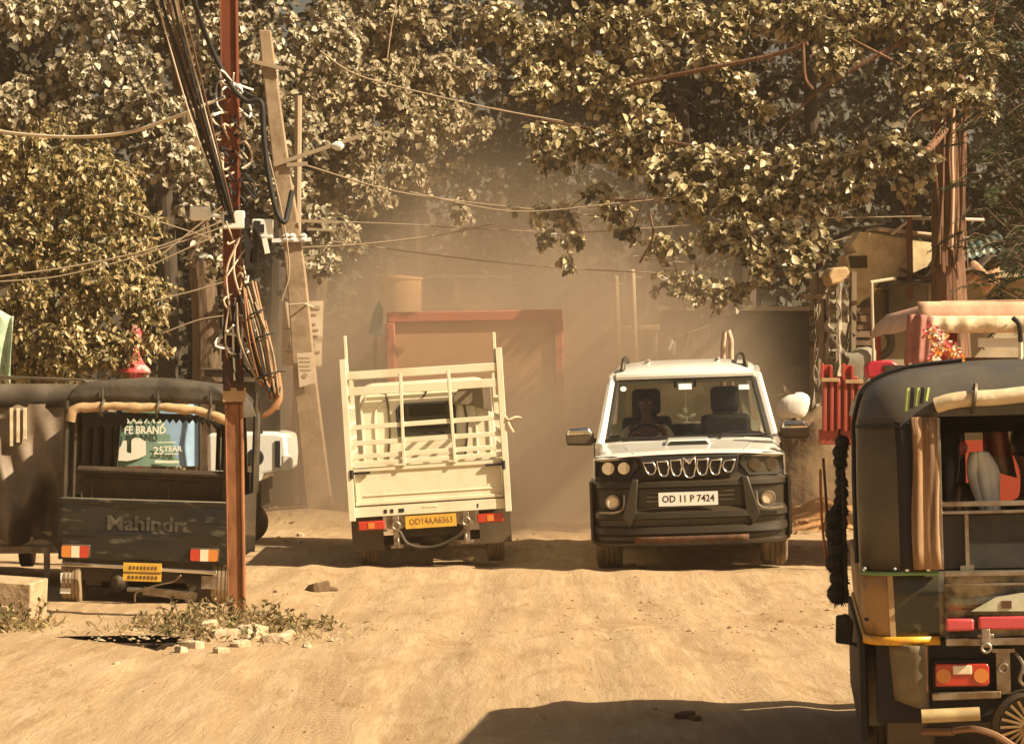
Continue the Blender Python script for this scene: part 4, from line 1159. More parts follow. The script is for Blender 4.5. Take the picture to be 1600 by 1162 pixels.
# ------------------------------------------------------------------ dark three-wheeled pickup with a canvas hood, parked on the left (tail at local y = 0)
def make_alfa():
    t = thing('three_wheeler', 'dark three-wheeler with scuffed tailgate and tan rolled canvas flap parked beside the red-brown pole', 'three-wheeler', (-2.86, 17.95, -.055), (0, R(1.7), R(.4)))
    W = .665
    def hw(z): return W
    # canvas hood
    def hr(y, s=1.0):
        pts = [(-W, .84), (-W, 1.40), (-W + .005, 1.55), (-W + .03, 1.66), (-W + .10, 1.735), (-.40, 1.765), (0, 1.79 + (.012 if s == 1 else -.01)), (.38, 1.765), (W - .13, 1.72), (W - .04, 1.62), (W, 1.50), (W, 1.35), (W, .84)]
        return [Vector((x, y, z - (0 if s == 1 else .02 * (z > 1.5)))) for x, z in pts]
    yy = [0, .05, .3, .6, .8, 1.1, 1.4, 1.6, 1.9]
    b = MB().loft([hr(y, k % 2) for k, y in enumerate(yy)], closed=False, keep=lambda c: not (abs(c.x) > .6 and .30 < c.y < 1.6 and c.z < 1.45))
    b.grid(lambda u, v: Vector(((u * 2 - 1) * (W - .005 - .04 * v), -.012 - .012 * math.sin(u * 19) * (1 - v), 1.600 + (.135 * v if abs(u - .5) < .4 else .135 * v * (1 - ((abs(u - .5) - .4) / .1) ** 2 * .45)) - .05 * (u > .9) * (u - .9) * 10 + .035 * (1 - (2 * u - 1) ** 2) * v)), 40, 3)
    hood = b.build('hood', CANV, t, smooth=50, solid=.010)
    b = MB().tube([(-.62, -.03, 1.44), (-.60, -.035, 1.525)] + [(x, -.035, 1.545 + .02 * math.cos(x * 2.2) - (.0 if x < .35 else (x - .35) * .30) + .006 * math.sin(x * 16)) for x in [-.55 + 1.18 * k / 30 for k in range(31)]], [.040, .042] + [.034 + .004 * math.sin(k * 1.9) + .005 * math.sin(k * .7) for k in range(31)], 12, flat=.8)
    fl = b.build('rolled_flap', TANC, t, smooth=70)
    b = MB()
    for x in (-.37, .06, .47): b.cut(); b.tube([(x + .01 * math.sin(a), -.03 + .052 * math.cos(a), (1.55 if x < .4 else 1.515) + .062 * math.sin(a)) for a in [k * .5236 for k in range(12)]], .011, 5, closed=True); b.tube([(x, -.03, 1.60), (x - .005, -.03, 1.70)], .010, 5)
    b.build('strap', CANV, fl)
    b = MB()    # scalloped fringe under the flap
    vs = []
    nsc = 22
    for k in range(nsc):
        x0 = -.54 + 1.12 * k / nsc; x1 = -.54 + 1.12 * (k + 1) / nsc
        zt = 1.52 if x0 < .3 else 1.52 - (x0 - .3) * .28
        zl = 1.455 if x0 > -.2 else 1.40
        zl = min(zl, zt - .05)
        b.add([(x0, .02, zt), (x1, .02, zt), (x1, .02, zl + .022), ((x0 + x1) / 2, .02, zl - .012), (x0, .02, zl + .022)], [(0, 1, 2, 3, 4)])
    b.build('fringe', BLACK, t, smooth=0, solid=.004)
    b = MB()
    for sx in (-1, 1):
        b.cut(); b.tube([(sx * (W - .012), -.005, .84), (sx * (W - .012), -.005, 1.60)], .022, 8)
        b.cut(); b.tube([(sx * (W - .075), .03, .84), (sx * (W - .075), .03, 1.55)], .016, 8)
    b.cut(); b.tube([(-W + .01, 1.55, .84), (-W + .01, 1.55, 1.7)], .02, 8); b.cut(); b.tube([(W - .01, 1.55, .84), (W - .01, 1.55, 1.7)], .02, 8)
    b.build('hood_frame', DGREY, t)
    # bundled side curtain inside on the left
    b = MB().grid(lambda u, v: Vector((-.60 + .22 * u, .12 + .5 * u + .05 * math.sin(u * 22), 1.07 + .42 * v)), 30, 4)
    b.build('side_curtain', CANV, t, smooth=60, solid=.005)
    b = MB().grid(lambda u, v: Vector((.46 + .10 * u, .5 + .03 * math.sin(u * 14), 1.07 + .40 * v)), 12, 3)
    b.build('side_curtain', CANV, t, smooth=60, solid=.005)
    # seat rails
    b = MB().tube([(-.56, .05, 1.065), (.62, .05, 1.05)], .030, 8)
    b.tube([(-.54, .10, .84), (-.54, .10, .97), (-.50, .10, 1.0), (.36, .10, .985), (.40, .10, .97)], .013, 8)
    for x in (-.46, -.13, .0, .14): b.tube([(x, .11, .84), (x, .11, .99)], .011, 6)
    b.build('seat_rail', DGREY, t)
    b = MB().box(-.58, .62, .32, .37, .62, 1.02); b.box(-.58, .62, .37, .8, .60, .70)
    b.build('bench_seat', mat('brown_seat', (.16, .095, .035), .6, c2=(.11, .065, .03), ns=5), t, bevel=.02)
    # cabin ahead with windscreen posts
    b = MB().box(-.60, .60, 1.75, 1.80, .40, 1.02); b.box(-.60, .60, 2.3, 2.36, .30, 1.0); b.bar((-.56, 1.78, 1.0), (-.52, 1.78, 1.7), .04, .04); b.bar((.56, 1.78, 1.0), (.52, 1.78, 1.7), .04, .04)
    b.box(-.55, .55, 1.0, 2.4, .42, .47)
    b.build('cabin', WORN, t)
    # tub and tailgate with embossed maker's name
    b = MB().box(-W, -W + .03, .02, 1.75, .36, .86); b.box(W - .03, W, .02, 1.75, .36, .86); b.box(-W, W, .02, 1.75, .36, .40); b.box(-W, W, 1.72, 1.75, .36, .86)
    b.build('tub', WORN, t, bevel=.01)
    b = MB()
    def tgp(u, v):
        x = (u * 2 - 1) * (W + .015); z = .365 + .475 * v
        d = .010 * math.sin(x * 5 + 2) * math.sin(v * 7 + x) + (.014 if v > .965 else 0) + .008 * math.exp(-((v - .42) / .02) ** 2)
        return Vector((x, -.012 - d, z))
    b.grid(tgp, 40, 30)
    tg = b.build('tailgate', WORN, t, smooth=50, solid=.02, offset=1)
    b = MB().text('Mahindra', .155, T(.02, -.030, .655), 0, .006, 1.15, .004)
    b.build('lettering', WORNLT, tg, smooth=0)
    b = MB().box(-W - .01, W + .01, -.032, .02, .822, .846)
    b.build('tailgate_rim', mat('rubbed_edge', (.30, .25, .17), .5, .4), tg, bevel=.006)
    for sx in (-1, 1):
        x0 = -.545 if sx < 0 else .455
        b = MB().box(x0 - .115, x0 + .115, -.05, -.01, .375, .485)
        tl = b.build('tail_light', DGREY, t, bevel=.01)
        c = x0
        MB().prism([(c - .105, .395), (c - .095, .385), (c - .03, .385), (c - .03, .475), (c - .095, .475), (c - .105, .465)], -.066, -.048, 'y').build('amber_lens' if sx < 0 else 'red_lens', ORL if sx < 0 else REDL, tl)
        MB().box(c - .029, c + .034, -.068, -.048, .385, .475).build('clear_lens', CLRL, tl)
        MB().prism([(c + .035, .385), (c + .095, .385), (c + .105, .395), (c + .105, .465), (c + .095, .475), (c + .035, .475)], -.066, -.048, 'y').build('red_lens' if sx < 0 else 'amber_lens', REDL if sx < 0 else ORL, tl)
    b = MB().bar((-W + .03, -.09, .335), (-.12, -.09, .325), .030, .03); b.cut(); b.bar((.0, -.09, .318), (W - .10, -.09, .30), .030, .03)
    b.build('bumper_bar', CHROME, t, bevel=.006)
    b = MB().box(-.16, .135, -.11, -.098, .22, .36); b.box(-.16, .135, -.114, -.109, .282, .292, 1)
    for k in range(8): b.box(-.11 + k * .028, -.097 + k * .028, -.114, -.109, .312, .336, 1); b.box(-.12 + k * .030, -.104 + k * .030, -.114, -.109, .238, .262, 1)
    b.build('number_plate', [YPLATE, mat('plate_ink', (.12, .07, .02), .6)], t, smooth=0)
    # underside
    b = MB()
    b.box(-.62, .62, .05, .12, .20, .36); b.box(-.48, -.36, .08, .5, .16, .36); b.ball((-.22, .10, .20), .10, 12, sx=.8); b.box(-.10, .35, .06, .14, .08, .15); b.tube([(-.55, .42, .16), (.55, .42, .16)], .04, 8)
    b.prism([(.25, .30), (.64, .30), (.64, .06), (.56, .01), (.40, .02)], .05, .08, 'y')
    b.build('axle', mat('oily_steel', (.028, .020, .013), .6, .2, dust=.3), t)
    b = MB().bar((-.02, .03, .135), (.40, .03, .10), .075, .06); b.tube(spline([(-.08, .0, .05), (-.06, -.02, .13), (.10, -.03, .19), (.22, -.04, .22), (.28, -.04, .27)], 4), .010, 6); b.tube([(-.15, .04, .14), (.06, .04, .135)], .02, 8)
    b.build('exhaust', STEEL, t, bevel=.004)
    MB().box(.44, .56, -.06, -.05, .17, .27).build('reflector', STEEL, t)
    for sx in (-1, 1):
        wheel(t, (sx * .585, .20, .215), .225, .155, tyre=mat('dusted_lit_tyre', (.20, .145, .09), .9, c2=(.38, .27, .16), ns=4))  # dusty tan, lightened so the shaded tread looks sunlit
    wheel(t, (.06, 2.35, .215), .225, .13)
    b = MB().prism([(.50, .12), (.65, .25), (.65, -.0), (.50, .0)], .14, .16, 'y')
    b.build('mud_flap', mat('rusty_flap', (.16, .10, .055), .8, c2=(.26, .18, .10), ns=5), t)
    b = MB().box(-.66, -.56, -.02, .0, .18, .26).cut(); b.box(-.66, -.58, -.02, 0, .10, .14)
    b.build('side_reflector', WPLATE, t)
    b = MB().tube(spline([(.60, -.03, 1.42), (.66, -.05, 1.44), (.72, -.04, 1.47)], 3), .018, 6); b.ball((.64, -.04, 1.40), .035, 8)
    b.build('rope_end', CANV, t)
    return t
alfa = make_alfa()

# tarpaulin-draped three-wheeler at the left edge
def make_tarped():
    t = thing('three_wheeler', 'three-wheeler draped in folded brown tarpaulin beside the dark scuffed three-wheeler', 'three-wheeler', (-4.30, 19.3, 0), (0, 0, R(6)))
    W = .82
    b = MB().loft([[Vector((x, y, z)) for x, z in ((-W, 1.52), (-W, 1.64), (-W + .12, 1.74), (0, 1.77), (W - .12, 1.74), (W, 1.66), (W, 1.52))] for y in (-.02, .02, .8, 1.6, 2.3)], closed=False)
    b.grid(lambda u, v: Vector(((u * 2 - 1) * W, -.03 - .01 * math.sin(u * 30), 1.50 + .20 * v)), 30, 2)
    b.build('hood', HOOD, t, smooth=50, solid=.012)
    b = MB()
    def dr(u, v):
        # u 0..1 runs round the tail, v 0 top to 1 hem
        x = (u * 2 - 1) * (W + .02)
        s = math.sin
        fold = .075 * s(u * 21 + v * 3.0 + 1.5 * s(v * 4)) * (.35 + v) + .045 * s(u * 47 - v * 7) * (.2 + v) + .12 * s((u * 1.6 + v * .9) * 9) * v
        big = .14 * math.exp(-((u - .80 + .22 * v) / .07) ** 2) * v - .10 * math.exp(-((u - .62 + .1 * v) / .06) ** 2) * v
        hem = 1.53 - (1.22 + .10 * s(u * 8) + .05 * s(u * 23)) * v
        return Vector((x + .03 * s(v * 9 + u * 4) * v, -.02 - fold - big - .06 * v, hem))
    b.grid(dr, 110, 40)
    b.build('tarpaulin_drape', TARP, t, smooth=180)
    b = MB().grid(lambda u, v: Vector((W + .01 + .04 * math.sin(u * 18) * v, u * 2.1 - .02, 1.53 - (1.15 + .08 * math.sin(u * 12)) * v)), 40, 12)
    b.grid(lambda u, v: Vector((-W - .01, u * 2.1 - .02, 1.53 - 1.1 * v)), 10, 3)
    b.build('side_drape', TARP, t, smooth=180)
    b = MB()
    for k in range(3): b.cut(); b.box(.10 + .055 * k, .125 + .055 * k, -.075, -.045, 1.18 + .03 * k, 1.50)
    b.build('hanging_strip', CREAMW, t)
    b = MB().box(-.7, .7, .05, 2.0, .30, .46); b.box(-.75, .75, -.03, .03, .28, .34); b.bar((.60, -.02, .05), (.60, -.02, .32), .05, .04); b.bar((.40, -.02, .05), (.40, -.02, .32), .05, .04)
    b.build('chassis', STEEL, t)
    for sx in (-1, 1): wheel(t, (sx * .62, .45, .225), .225, .15)
    wheel(t, (0, 2.3, .225), .225, .13)
    return t
make_tarped()
# concrete block below it
def block():
    b = MB().box(-.36, .36, -.18, .18, 0, .34)
    b.box(.06, .20, -.185, -.16, .10, .17)
    o = b.build('concrete_block', mat('weathered_concrete', (.46, .33, .20), .9, c2=(.30, .20, .11), ns=6, bump=.6, bs=18), None, bevel=.03)
    o.location = (-3.80, 16.8, gz(-3.8, 16.8) - .04); o.rotation_euler = (R(2), R(3), R(-8))
    tag(o, 'pale concrete block behind the small weeds at the left edge', 'block')
block()
# ------------------------------------------------------------------ red e-rickshaw beyond the black one
def make_canopied_truck():
    Y = 14.2
    t = thing('canopied_truck', 'red pickup truck with padded cream canopy and flower garland, behind the black auto rickshaw', 'truck', (2.86, Y, 0), (0, 0, R(-2)))
    PCH = mat('peach_cloth', (.66, .42, .28), .8, c2=(.55, .30, .20), ns=5, bump=.3, bs=12)
    PNKC = mat('dull_pink_drape', (.36, .15, .115), .8, c2=(.27, .10, .08), ns=4, bump=.3, bs=10)
    x0, x1 = -.40, .95
    # padded roof with a hanging front roll
    b = MB()
    def rr(y, i):
        return [Vector((x, y, z)) for x, z in ((x0 - .02, 2.00 + i), (x0 + .01, 2.09 + i), (x0 + .09, 2.165), (x0 + .2, 2.185), (.3, 2.19), (x1 - .1, 2.18), (x1, 2.09), (x1, 1.99))]
    b.loft([rr(y, .01 * (k % 2)) for k, y in enumerate((0, .04, .6, 1.2, 1.9))], closed=False)
    b.grid(lambda u, v: Vector((x0 + .04 + (x1 - x0 - .06) * u, -.01 - .03 * math.sin(math.pi * min(1, v * 1.05)), 2.00 + .18 * v)), 20, 6)
    rf = b.build('roof', PCH, t, smooth=60, solid=.012)
    b = MB().grid(lambda u, v: Vector((x0 + .10 + (x1 - x0 - .12) * u, -.045 - .022 * math.sin(math.pi * v) - .006 * math.sin(u * 60 + 3 * math.sin(u * 9)), 1.985 + .105 * v)), 70, 6)
    b.build('roof_flap', CREAMW, rf, smooth=70, solid=.01)
    b = MB().grid(lambda u, v: Vector((x0 - .05 + .17 * u + .02 * v, -.05 - .04 * math.sin(u * 3.1) - .012 * math.sin(u * 16), 1.80 + .30 * v - .05 * (u - .3) ** 2)), 16, 8)
    b.build('corner_drape', PNKC, t, smooth=70, solid=.01)
    b = MB()
    for k in range(4): b.bar((x0 - .03 + .055 * k, 0, 1.55), (x0 - .025 + .055 * k, 0, 1.83), .022, .02)
    b.box(x0 - .05, x1, .0, .03, 1.56, 1.62)
    b.build('red_frame', RED, t)
    MB().grid(lambda u, v: Vector((x0 + .14 + .16 * u, .1 + .01 * math.sin(u * 12), 1.60 + .40 * v)), 8, 3).build('red_curtain', mat('red_cloth', (.30, .02, .02), .8), t, solid=.004)
    b = MB().box(.02, x1, .03, .06, 1.90, 1.955)
    b.build('cream_board', WPLATE, t)
    b = MB().tube(spline([(.21, -.09, 2.075), (.24, -.11, 2.04), (.255, -.08, 1.98), (.26, -.07, 1.93)], 4), .016, 8)
    st = b.build('roof_strap', BLACK, t)
    MB().tube([(.26, -.07, 1.93), (.262, -.06, 1.76)], .014, 8).build('stay_rod', CREAM, t)
    b = MB().box(x0, x1, .02, 1.9, .45, 1.40); b.box(x0 + .05, x1 - .05, .0, .03, .9, 1.38)
    b.build('body', RED, t, bevel=.02)
    b = MB().box(.05, x1 - .02, .9, .95, 1.40, 1.85)
    b.build('rear_partition', mat('brown_rexine', (.06, .035, .015), .5, c2=(.10, .07, .03), ns=9), t)
    for x in (x0 + .03, x1 - .03):
        for y in (.05, 1.85): MB().bar((x, y, 1.4), (x, y, 2.1), .03, .03).build('roof_post', RED, t)
    MB().box(.1, .45, 1.8, 2.2, .4, 1.3).build('nose', RED, t, bevel=.04)
    # ribbed red side gate with two raised stakes
    RG = mat('dull_red_plastic', (.32, .034, .022), .5, c2=(.20, .024, .016), ns=4, dust=.2)
    b = MB().box(-.835, -.615, -.02, .02, 1.335, 1.72)
    b.box(-.855, -.60, -.03, .03, 1.30, 1.39)
    for k in range(6): b.box(-.835 + .042 * k, -.812 + .042 * k, -.055, -.02, 1.38, 1.70)
    g = b.build('ribbed_gate', RG, t, bevel=.008)
    b = MB()
    for x in (-.81, -.68): b.cut(); b.box(x - .035, x - .018, -.04, .03, 1.70, 1.80); b.box(x + .018, x + .035, -.04, .03, 1.70, 1.785); b.box(x - .035, x + .035, .01, .03, 1.70, 1.79)
    b.build('stake_pocket', RED, g, bevel=.004)
    b = MB().box(-.845, -.735, -.07, .02, 1.685, 1.708); b.box(-.70, -.59, -.07, .02, 1.675, 1.698)
    b.build('gate_ledge', TANC, g, bevel=.004)
    for o in (g,): o.location.x = -.11 * (21.6 / Y)
    MB().bar((-.80, 0, 1.34), (x0, .1, 1.30), .06, .06).build('gate_arm', RED, t)
    MB().bar((-.80, 0, 1.50), (x0, .1, 1.36), .05, .05).build('gate_arm', RED, t)
    K = 21.6 / Y
    for o in COL.objects:
        if o.parent is t or (o.parent and o.parent.parent is t):
            for v in o.data.vertices: v.co = Vector((v.co.x * K, v.co.y * K, max(.55, 1.6 + (v.co.z - 1.6) * K)))
    t.location = (2.86 * K, 21.6, 0)
    for sx in (x0 * K + .14, x1 * K - .14):
        for y in (.6, 2.6): wheel(t, (sx, y, .30), .30, .17)
    MB().box(x0 * K + .2, x1 * K - .2, .2, 2.9, .32, .56).build('chassis', DGREY, t)
    return t
erick = make_canopied_truck()
def garland():
    VV = []
    b = MB()
    FL = [mat('white_flower', (.80, .68, .55), .8), mat('orange_flower', (.72, .26, .05), .8), mat('pink_flower', (.72, .10, .12), .8)]
    pth = spline([at(1452, 520, 21.1), at(1468, 527, 21.1), at(1480, 545, 21.1), at(1492, 552, 21.1), at(1497, 562, 21.1)], 7) + spline([at(1465, 530, 21.1), at(1464, 552, 21.1), at(1460, 572, 21.1), at(1462, 585, 21.1)], 6)
    o0 = Vector(pth[0])
    for p in pth:
        for _ in range(9):
            c = Vector(p) - o0 + Vector((random.gauss(0, .024), random.gauss(0, .018), random.gauss(0, .024)))
            k = random.choice((0, 0, 1, 1, 2))
            for j in range(5):
                a = random.uniform(0, 6.28)
                d = Vector((math.cos(a), random.uniform(-.6, .2), math.sin(a))) * .025
                e = d.cross(Vector((0, 1, 0))) * .5
                b.add([c, c + d * .6 + e, c + d * 1.1, c + d * .6 - e], [(0, 1, 2, 3)], k)
    o = b.build('flower_garland', FL, None, smooth=0); o.location = o0
    tag(o, 'white, orange and pink flower garland hanging from the cream canopy of the red pickup', 'garland')
garland()
b = MB().prism([(-.135, -.08), (.135, -.07), (.15, .045), (.08, .085), (-.10, .075), (-.15, .03)], -.09, .09, 'y')
o = b.build('red_box', mat('crimson_plastic', (.45, .018, .045), .4, c2=(.33, .012, .03), ns=5), None, bevel=.02); o.location = at(1376, 577, 21.0)
tag(o, 'small crimson box above the black auto rickshaw hood near the hanging tyre', 'box')
MB().bar((-.08, .02, -.05), (-.06, .02, -1.7), .03, .03).build('box_bracket', RED, o)
MB().bar((.05, .02, -.05), (.06, .02, -1.7), .03, .03).build('box_bracket', RED, o)
b = MB().lathe([(.045, 0), (.04, .03), (.0001, .04)], (0, -.02, 0), 'y', 16, 0); b.lathe([(.04, 0), (.035, .03), (.0001, .04)], (-.085, -.02, 0), 'y', 16, 0); b.box(-.14, .06, 0, .06, .01, .05)
o = b.build('twin_lamp', DGREY, None); o.location = at(1405, 579, 20.9)
MB().ball((0, -.035, 0), .026, 10).build('lens', CLRL, o)
MB().bar((-.04, .03, 0), (-.03, .03, -1.7), .03, .03).build('lamp_bracket', RED, o)
tag(o, 'pair of small dark lamps right of the crimson box', 'lamp')

# ------------------------------------------------------------------ white three-wheeler half hidden behind the red-brown pole
def make_white3():
    Y = 24.5
    t = thing('three_wheeler', 'white-bodied three-wheeler with dark canopy, half hidden behind the red-brown pole', 'three-wheeler', (-2.62, Y, 0))
    b = MB()
    b.prism([(-.62, .72), (-.62, 1.20), (-.10, 1.22), (.10, 1.215), (.215, 1.19), (.235, .98), (.22, .80), (-.02, .76), (-.06, .68), (-.3, .64)], .0, 1.25, 'y')
    bd = b.build('body', WHITE, t, bevel=.04, seg=3)
    b = MB().box(.10, .155, -.012, .01, .84, 1.12)
    b.build('vent_slot', BLACK, bd)
    b = MB().box(.18, .265, -.008, .03, .80, .97)
    b.build('corner_cover', WHITE, bd, bevel=.01)
    b = MB(); b.box(-.66, .02, .0, 1.25, 1.80, 1.87); b.box(-.70, .10, -.03, 1.28, 1.865, 1.89)
    b.build('canopy', HOOD, t, bevel=.02)
    b = MB(); b.box(-.60, -.05, .04, 1.2, .42, .70); b.bar((-.05, .02, 1.2), (-.10, .02, 1.82), .04, .04); b.bar((-.6, .02, 1.2), (-.6, .02, 1.82), .04, .04); b.box(-.6, .1, .5, .6, 1.2, 1.75)
    b.build('frame', DGREY, t)
    b = MB().lathe([(.085, -.02), (.095, 0), (.085, .025), (.0001, .03)], (-.105, -.07, .945), 'y', 18)
    b.bar((-.105, -.06, .945), (-.19, .0, .86), .025, .025)
    b.build('side_mirror', BLACK, t)
    MB().box(-.36, -.30, -.006, .01, .98, 1.0).build('badge', OCHRE, bd)
    for x in (-.50, ): wheel(t, (x, .10, .22), .22, .12, ax='y'); wheel(t, (x, 1.15, .22), .22, .12, ax='y')
    wheel(t, (-.26, .62, .22), .22, .12, ax='y')
    return t
make_white3()

# ------------------------------------------------------------------ banner seen through the dark three-wheeler
def make_banner():
    Y = 22.0
    s = Y / F
    o0 = at(245, 690, Y)
    def P(px, py, d=0): return at(px, py, Y) - o0 + Vector((0, d, 0))
    BL = mat('green_banner', (.15, .25, .19), .6, c2=(.20, .31, .24), ns=2)
    BB = mat('blue_banner', (.26, .40, .56), .55, c2=(.21, .32, .46), ns=3)
    b = MB()
    def q(u, v):
        x = 178 + 133 * u; y = 628 + 100 * v
        x -= 7 * (v - .3) * (1 - u)
        d = .02 * math.sin(u * 4) + .03 * math.exp(-((u - .86 - .02 * math.sin(v * 7)) / .03) ** 2) - .02 * math.exp(-((u - .95) / .03) ** 2)
        return P(x, y, -d)
    b.grid(q, 60, 8)
    n = 0
    for i in range(60):
        for j in range(8):
            u, v = (i + .5) / 60, (j + .5) / 8
            b.m[n] = 1 if u > .60 + .28 * (v - .35) else 0
            n += 1
    b.text('SALVAUJ', 17 * s * 1.1, T(*P(228, 655, -.05)), 2, .001, .86, .003)
    b.text('FE BRAND', 15 * s * 1.1, T(*P(228, 672, -.05)), 2, .001, .86, .003)
    b.text('25', 13 * s * 1.3, T(*P(249, 704, -.035)), 2, .001, 1.0, .002)
    b.text('YEAR', 9 * s * 1.3, T(*P(271, 701, -.040)), 2, .001, 1.0, .002)
    def poly(pts, mi):
        vs = [P(x, y, -.034) for x, y in pts]
        b.add(vs + [p + Vector((0, .004, 0)) for p in vs], [tuple(range(len(vs)))], mi)
    poly([(181, 716), (183, 704), (190, 697), (193, 688), (199, 688), (199, 706), (206, 708), (206, 690), (207, 686), (213, 683), (220, 684), (226, 688), (229, 689), (229, 710), (218, 716), (200, 720), (184, 719)], 2)
    poly([(247, 690), (276, 690), (276, 691.5), (247, 691.5)], 2); poly([(258, 708), (280, 708), (280, 709.5), (258, 709.5)], 2)
    poly([(243, 718), (262, 719), (280, 719), (280, 723), (243, 723)], 2)
    o = b.build('banner', [BL, BB, mat('banner_white', (.80, .78, .66), .6)], None, smooth=60)
    o.location = o0
    tag(o, 'green and blue printed banner reading 25 YEAR, seen through the dark three-wheeler', 'banner')
    b = MB()
    for x in (176, 312): b.tube([P(x, 622, .03), Vector((P(x, 622).x, .03, -o0.z))], .02, 8)
    b.tube([P(176, 626, .03), P(312, 626, .03)], .02, 8)
    b.build('frame', DGREY, o)
make_banner()

# ------------------------------------------------------------------ red-brown steel pole in the verge, with its cables
PX, PY_ = -1.995, 16.75
POLEM = mat('red_brown_pole_paint', (.19, .042, .014), .55, c2=(.12, .028, .011), ns=4, stretch=(3, 3, .5), dust=.05)
POLEL = mat('dusty_orange_pole_paint', (.29, .115, .042), .7, c2=(.15, .05, .018), ns=5, stretch=(3, 3, .8), lo=.45, hi=.7)
PALE_ = mat('pale_wire', (.55, .44, .32), .6)
def make_pole():
    t = thing('utility_pole', 'red-brown steel pole wrapped in loose cables, rising from the weeds beside the dark three-wheeler', 'utility pole', (PX, PY_, gz(PX, PY_) - .15), (0, R(-.75), 0))
    def ib(z0, z1, M, nm):
        b = MB(); b.box(-.058, .042, -.03, .03, z0, z1); b.box(.044, .060, -.045, .045, z0, z1); b.box(-.066, -.056, -.045, .045, z0, z1)
        return b.build(nm, M, t, bevel=.003)
    ib(0, 1.68, POLEL, 'lower_shaft'); ib(1.68, 6.6, POLEM, 'upper_shaft')
    b = MB()
    for z, h in ((1.70, .10), (2.18, .06)): b.cut(); b.box(-.078, .076, -.05, .05, z, z + h)
    b.build('band', TANC, t)
    b = MB().grid(lambda u, v: Vector((-.074 + .148 * u, -.052 - .01 * math.sin(u * 9 + v * 7), 1.78 + .42 * v)), 10, 8)
    b.build('tape_wrap', mat('dark_tape', (.05, .022, .014), .7, c2=(.09, .04, .02), ns=6), t, solid=.004)
    b = MB()
    for z in (2.92, 3.0): pass
    b.box(-.30, -.16, -.06, .04, 3.02, 3.12); b.cut(); b.box(.15, .30, -.07, .0, 2.88, 3.02); b.bar((.05, 0, 2.98), (.16, -.03, 2.96), .04, .03); b.cut(); b.box(-.06, .10, -.09, -.045, 2.95, 3.08); b.bar((-.17, 0, 3.06), (.03, -.04, 3.03), .04, .03)
    jb = b.build('junction_box', WPLATE, t, bevel=.01)
    b = MB(); b.box(-.045, .015, -.096, -.089, 2.99, 3.05); b.cut(); b.box(.19, .24, -.076, -.069, 2.92, 2.98)
    b.build('box_hole', BLACK, jb)
    random.seed(5)
    b = MB()
    WW = [PALE_, BLACK, WPLATE]
    for k in range(20):      # loose tangle of wire round the shaft
        z = random.choice([random.uniform(3.30, 4.05), random.uniform(3.40, 4.0), random.uniform(2.0, 2.9)])
        pts = []
        for i in range(6):
            a_ = random.uniform(0, 6.28) if i else 0
            pts.append((random.uniform(-.13, .17), -.075 - .07 * random.random() if i % 2 else .06, z + random.uniform(-.16, .16) - .02 * i))
        b.tube(spline(pts, 5), random.uniform(.006, .011), 5, mi=k % 3)
    for k in range(6):
        x = random.uniform(.02, .12); z = random.uniform(2.3, 2.9)
        b.tube(spline([(x, -.07, z), (x + random.uniform(-.1, .1), -.09, z - .25), (x + random.uniform(-.08, .14), -.08, z - .6)], 5), .008, 5, mi=k % 3)
    b.build('wire_wrap', WW, t)
    return t
make_pole()
PALE = mat('pale_cable', (.58, .48, .36), .6); BRNC = mat('brown_cable', (.10, .05, .025), .6); DUSTC = mat('dusty_wire', (.36, .27, .18), .8)
def cable(pts, r, M, label, group=None, n=8, name='cable', sides=6):
    P0 = Vector(pts[0])
    b = MB().tube([Vector(p) - P0 for p in spline(pts, n)], r, sides)
    o = b.build(name, M, None, smooth=80); o.location = P0
    return tag(o, label, 'cable', group)
YP = PY_ - .08
for k, (xt, xm, ym, xb, yb, r) in enumerate([(238, 300, 175, 352, 330, .008), (252, 306, 170, 362, 345, .012), (262, 312, 180, 358, 325, .007), (270, 318, 185, 366, 350, .010), (277, 318, 165, 360, 318, .007), (285, 326, 175, 368, 352, .008), (246, 300, 190, 352, 322, .006)]):
    cable([at(xt - 14, -90, YP - .8), at(xt, 0, YP - .5), at(xm, ym, YP - .2), at(xb, yb, YP)], r, (BLACK, BLACK, BRNC, BLACK, PALE, BRNC, PALE)[k], 'one of the thin cables bundled together, slanting down to the red-brown pole from above', 'cables slanting down to the red-brown pole')
cable([at(285, -90, YP - .5), at(303, 0, YP - .3), at(330, 75, YP - .05), at(362, 135, YP), at(385, 158, YP), at(408, 160, YP), at(412, 210, YP), at(420, 275, YP), at(432, 330, YP), at(444, 347, YP), at(450, 330, YP + .1), at(456, 300, YP + .3)], .021, BLACK, 'thick black cable crossing the red-brown pole and sagging to its right')
cable([at(-60, 190, YP + .6), at(0, 205, YP + .5), at(60, 212, YP + .4), at(130, 214, YP + .3), at(200, 207, YP + .2), at(255, 190, YP + .1), at(298, 174, YP), at(330, 160, YP), at(352, 152, YP)], .014, PALE, 'pale thick cable sagging from the left edge to the red-brown pole')
for k, (a, b_) in enumerate([((160, 0), (250, 182)), ((352, 165), (390, 215))]):
    cable([at(a[0] - 20, a[1] - 50, YP + .2), at(*a, YP + .1), at((a[0] + b_[0]) / 2 - 3, (a[1] + b_[1]) / 2 + 6, YP), at(*b_, YP)], .006, BLACK, ['thin dark cable crossing the leaves at top left', 'short dark cable against the red-brown pole below the wire knot'][k])
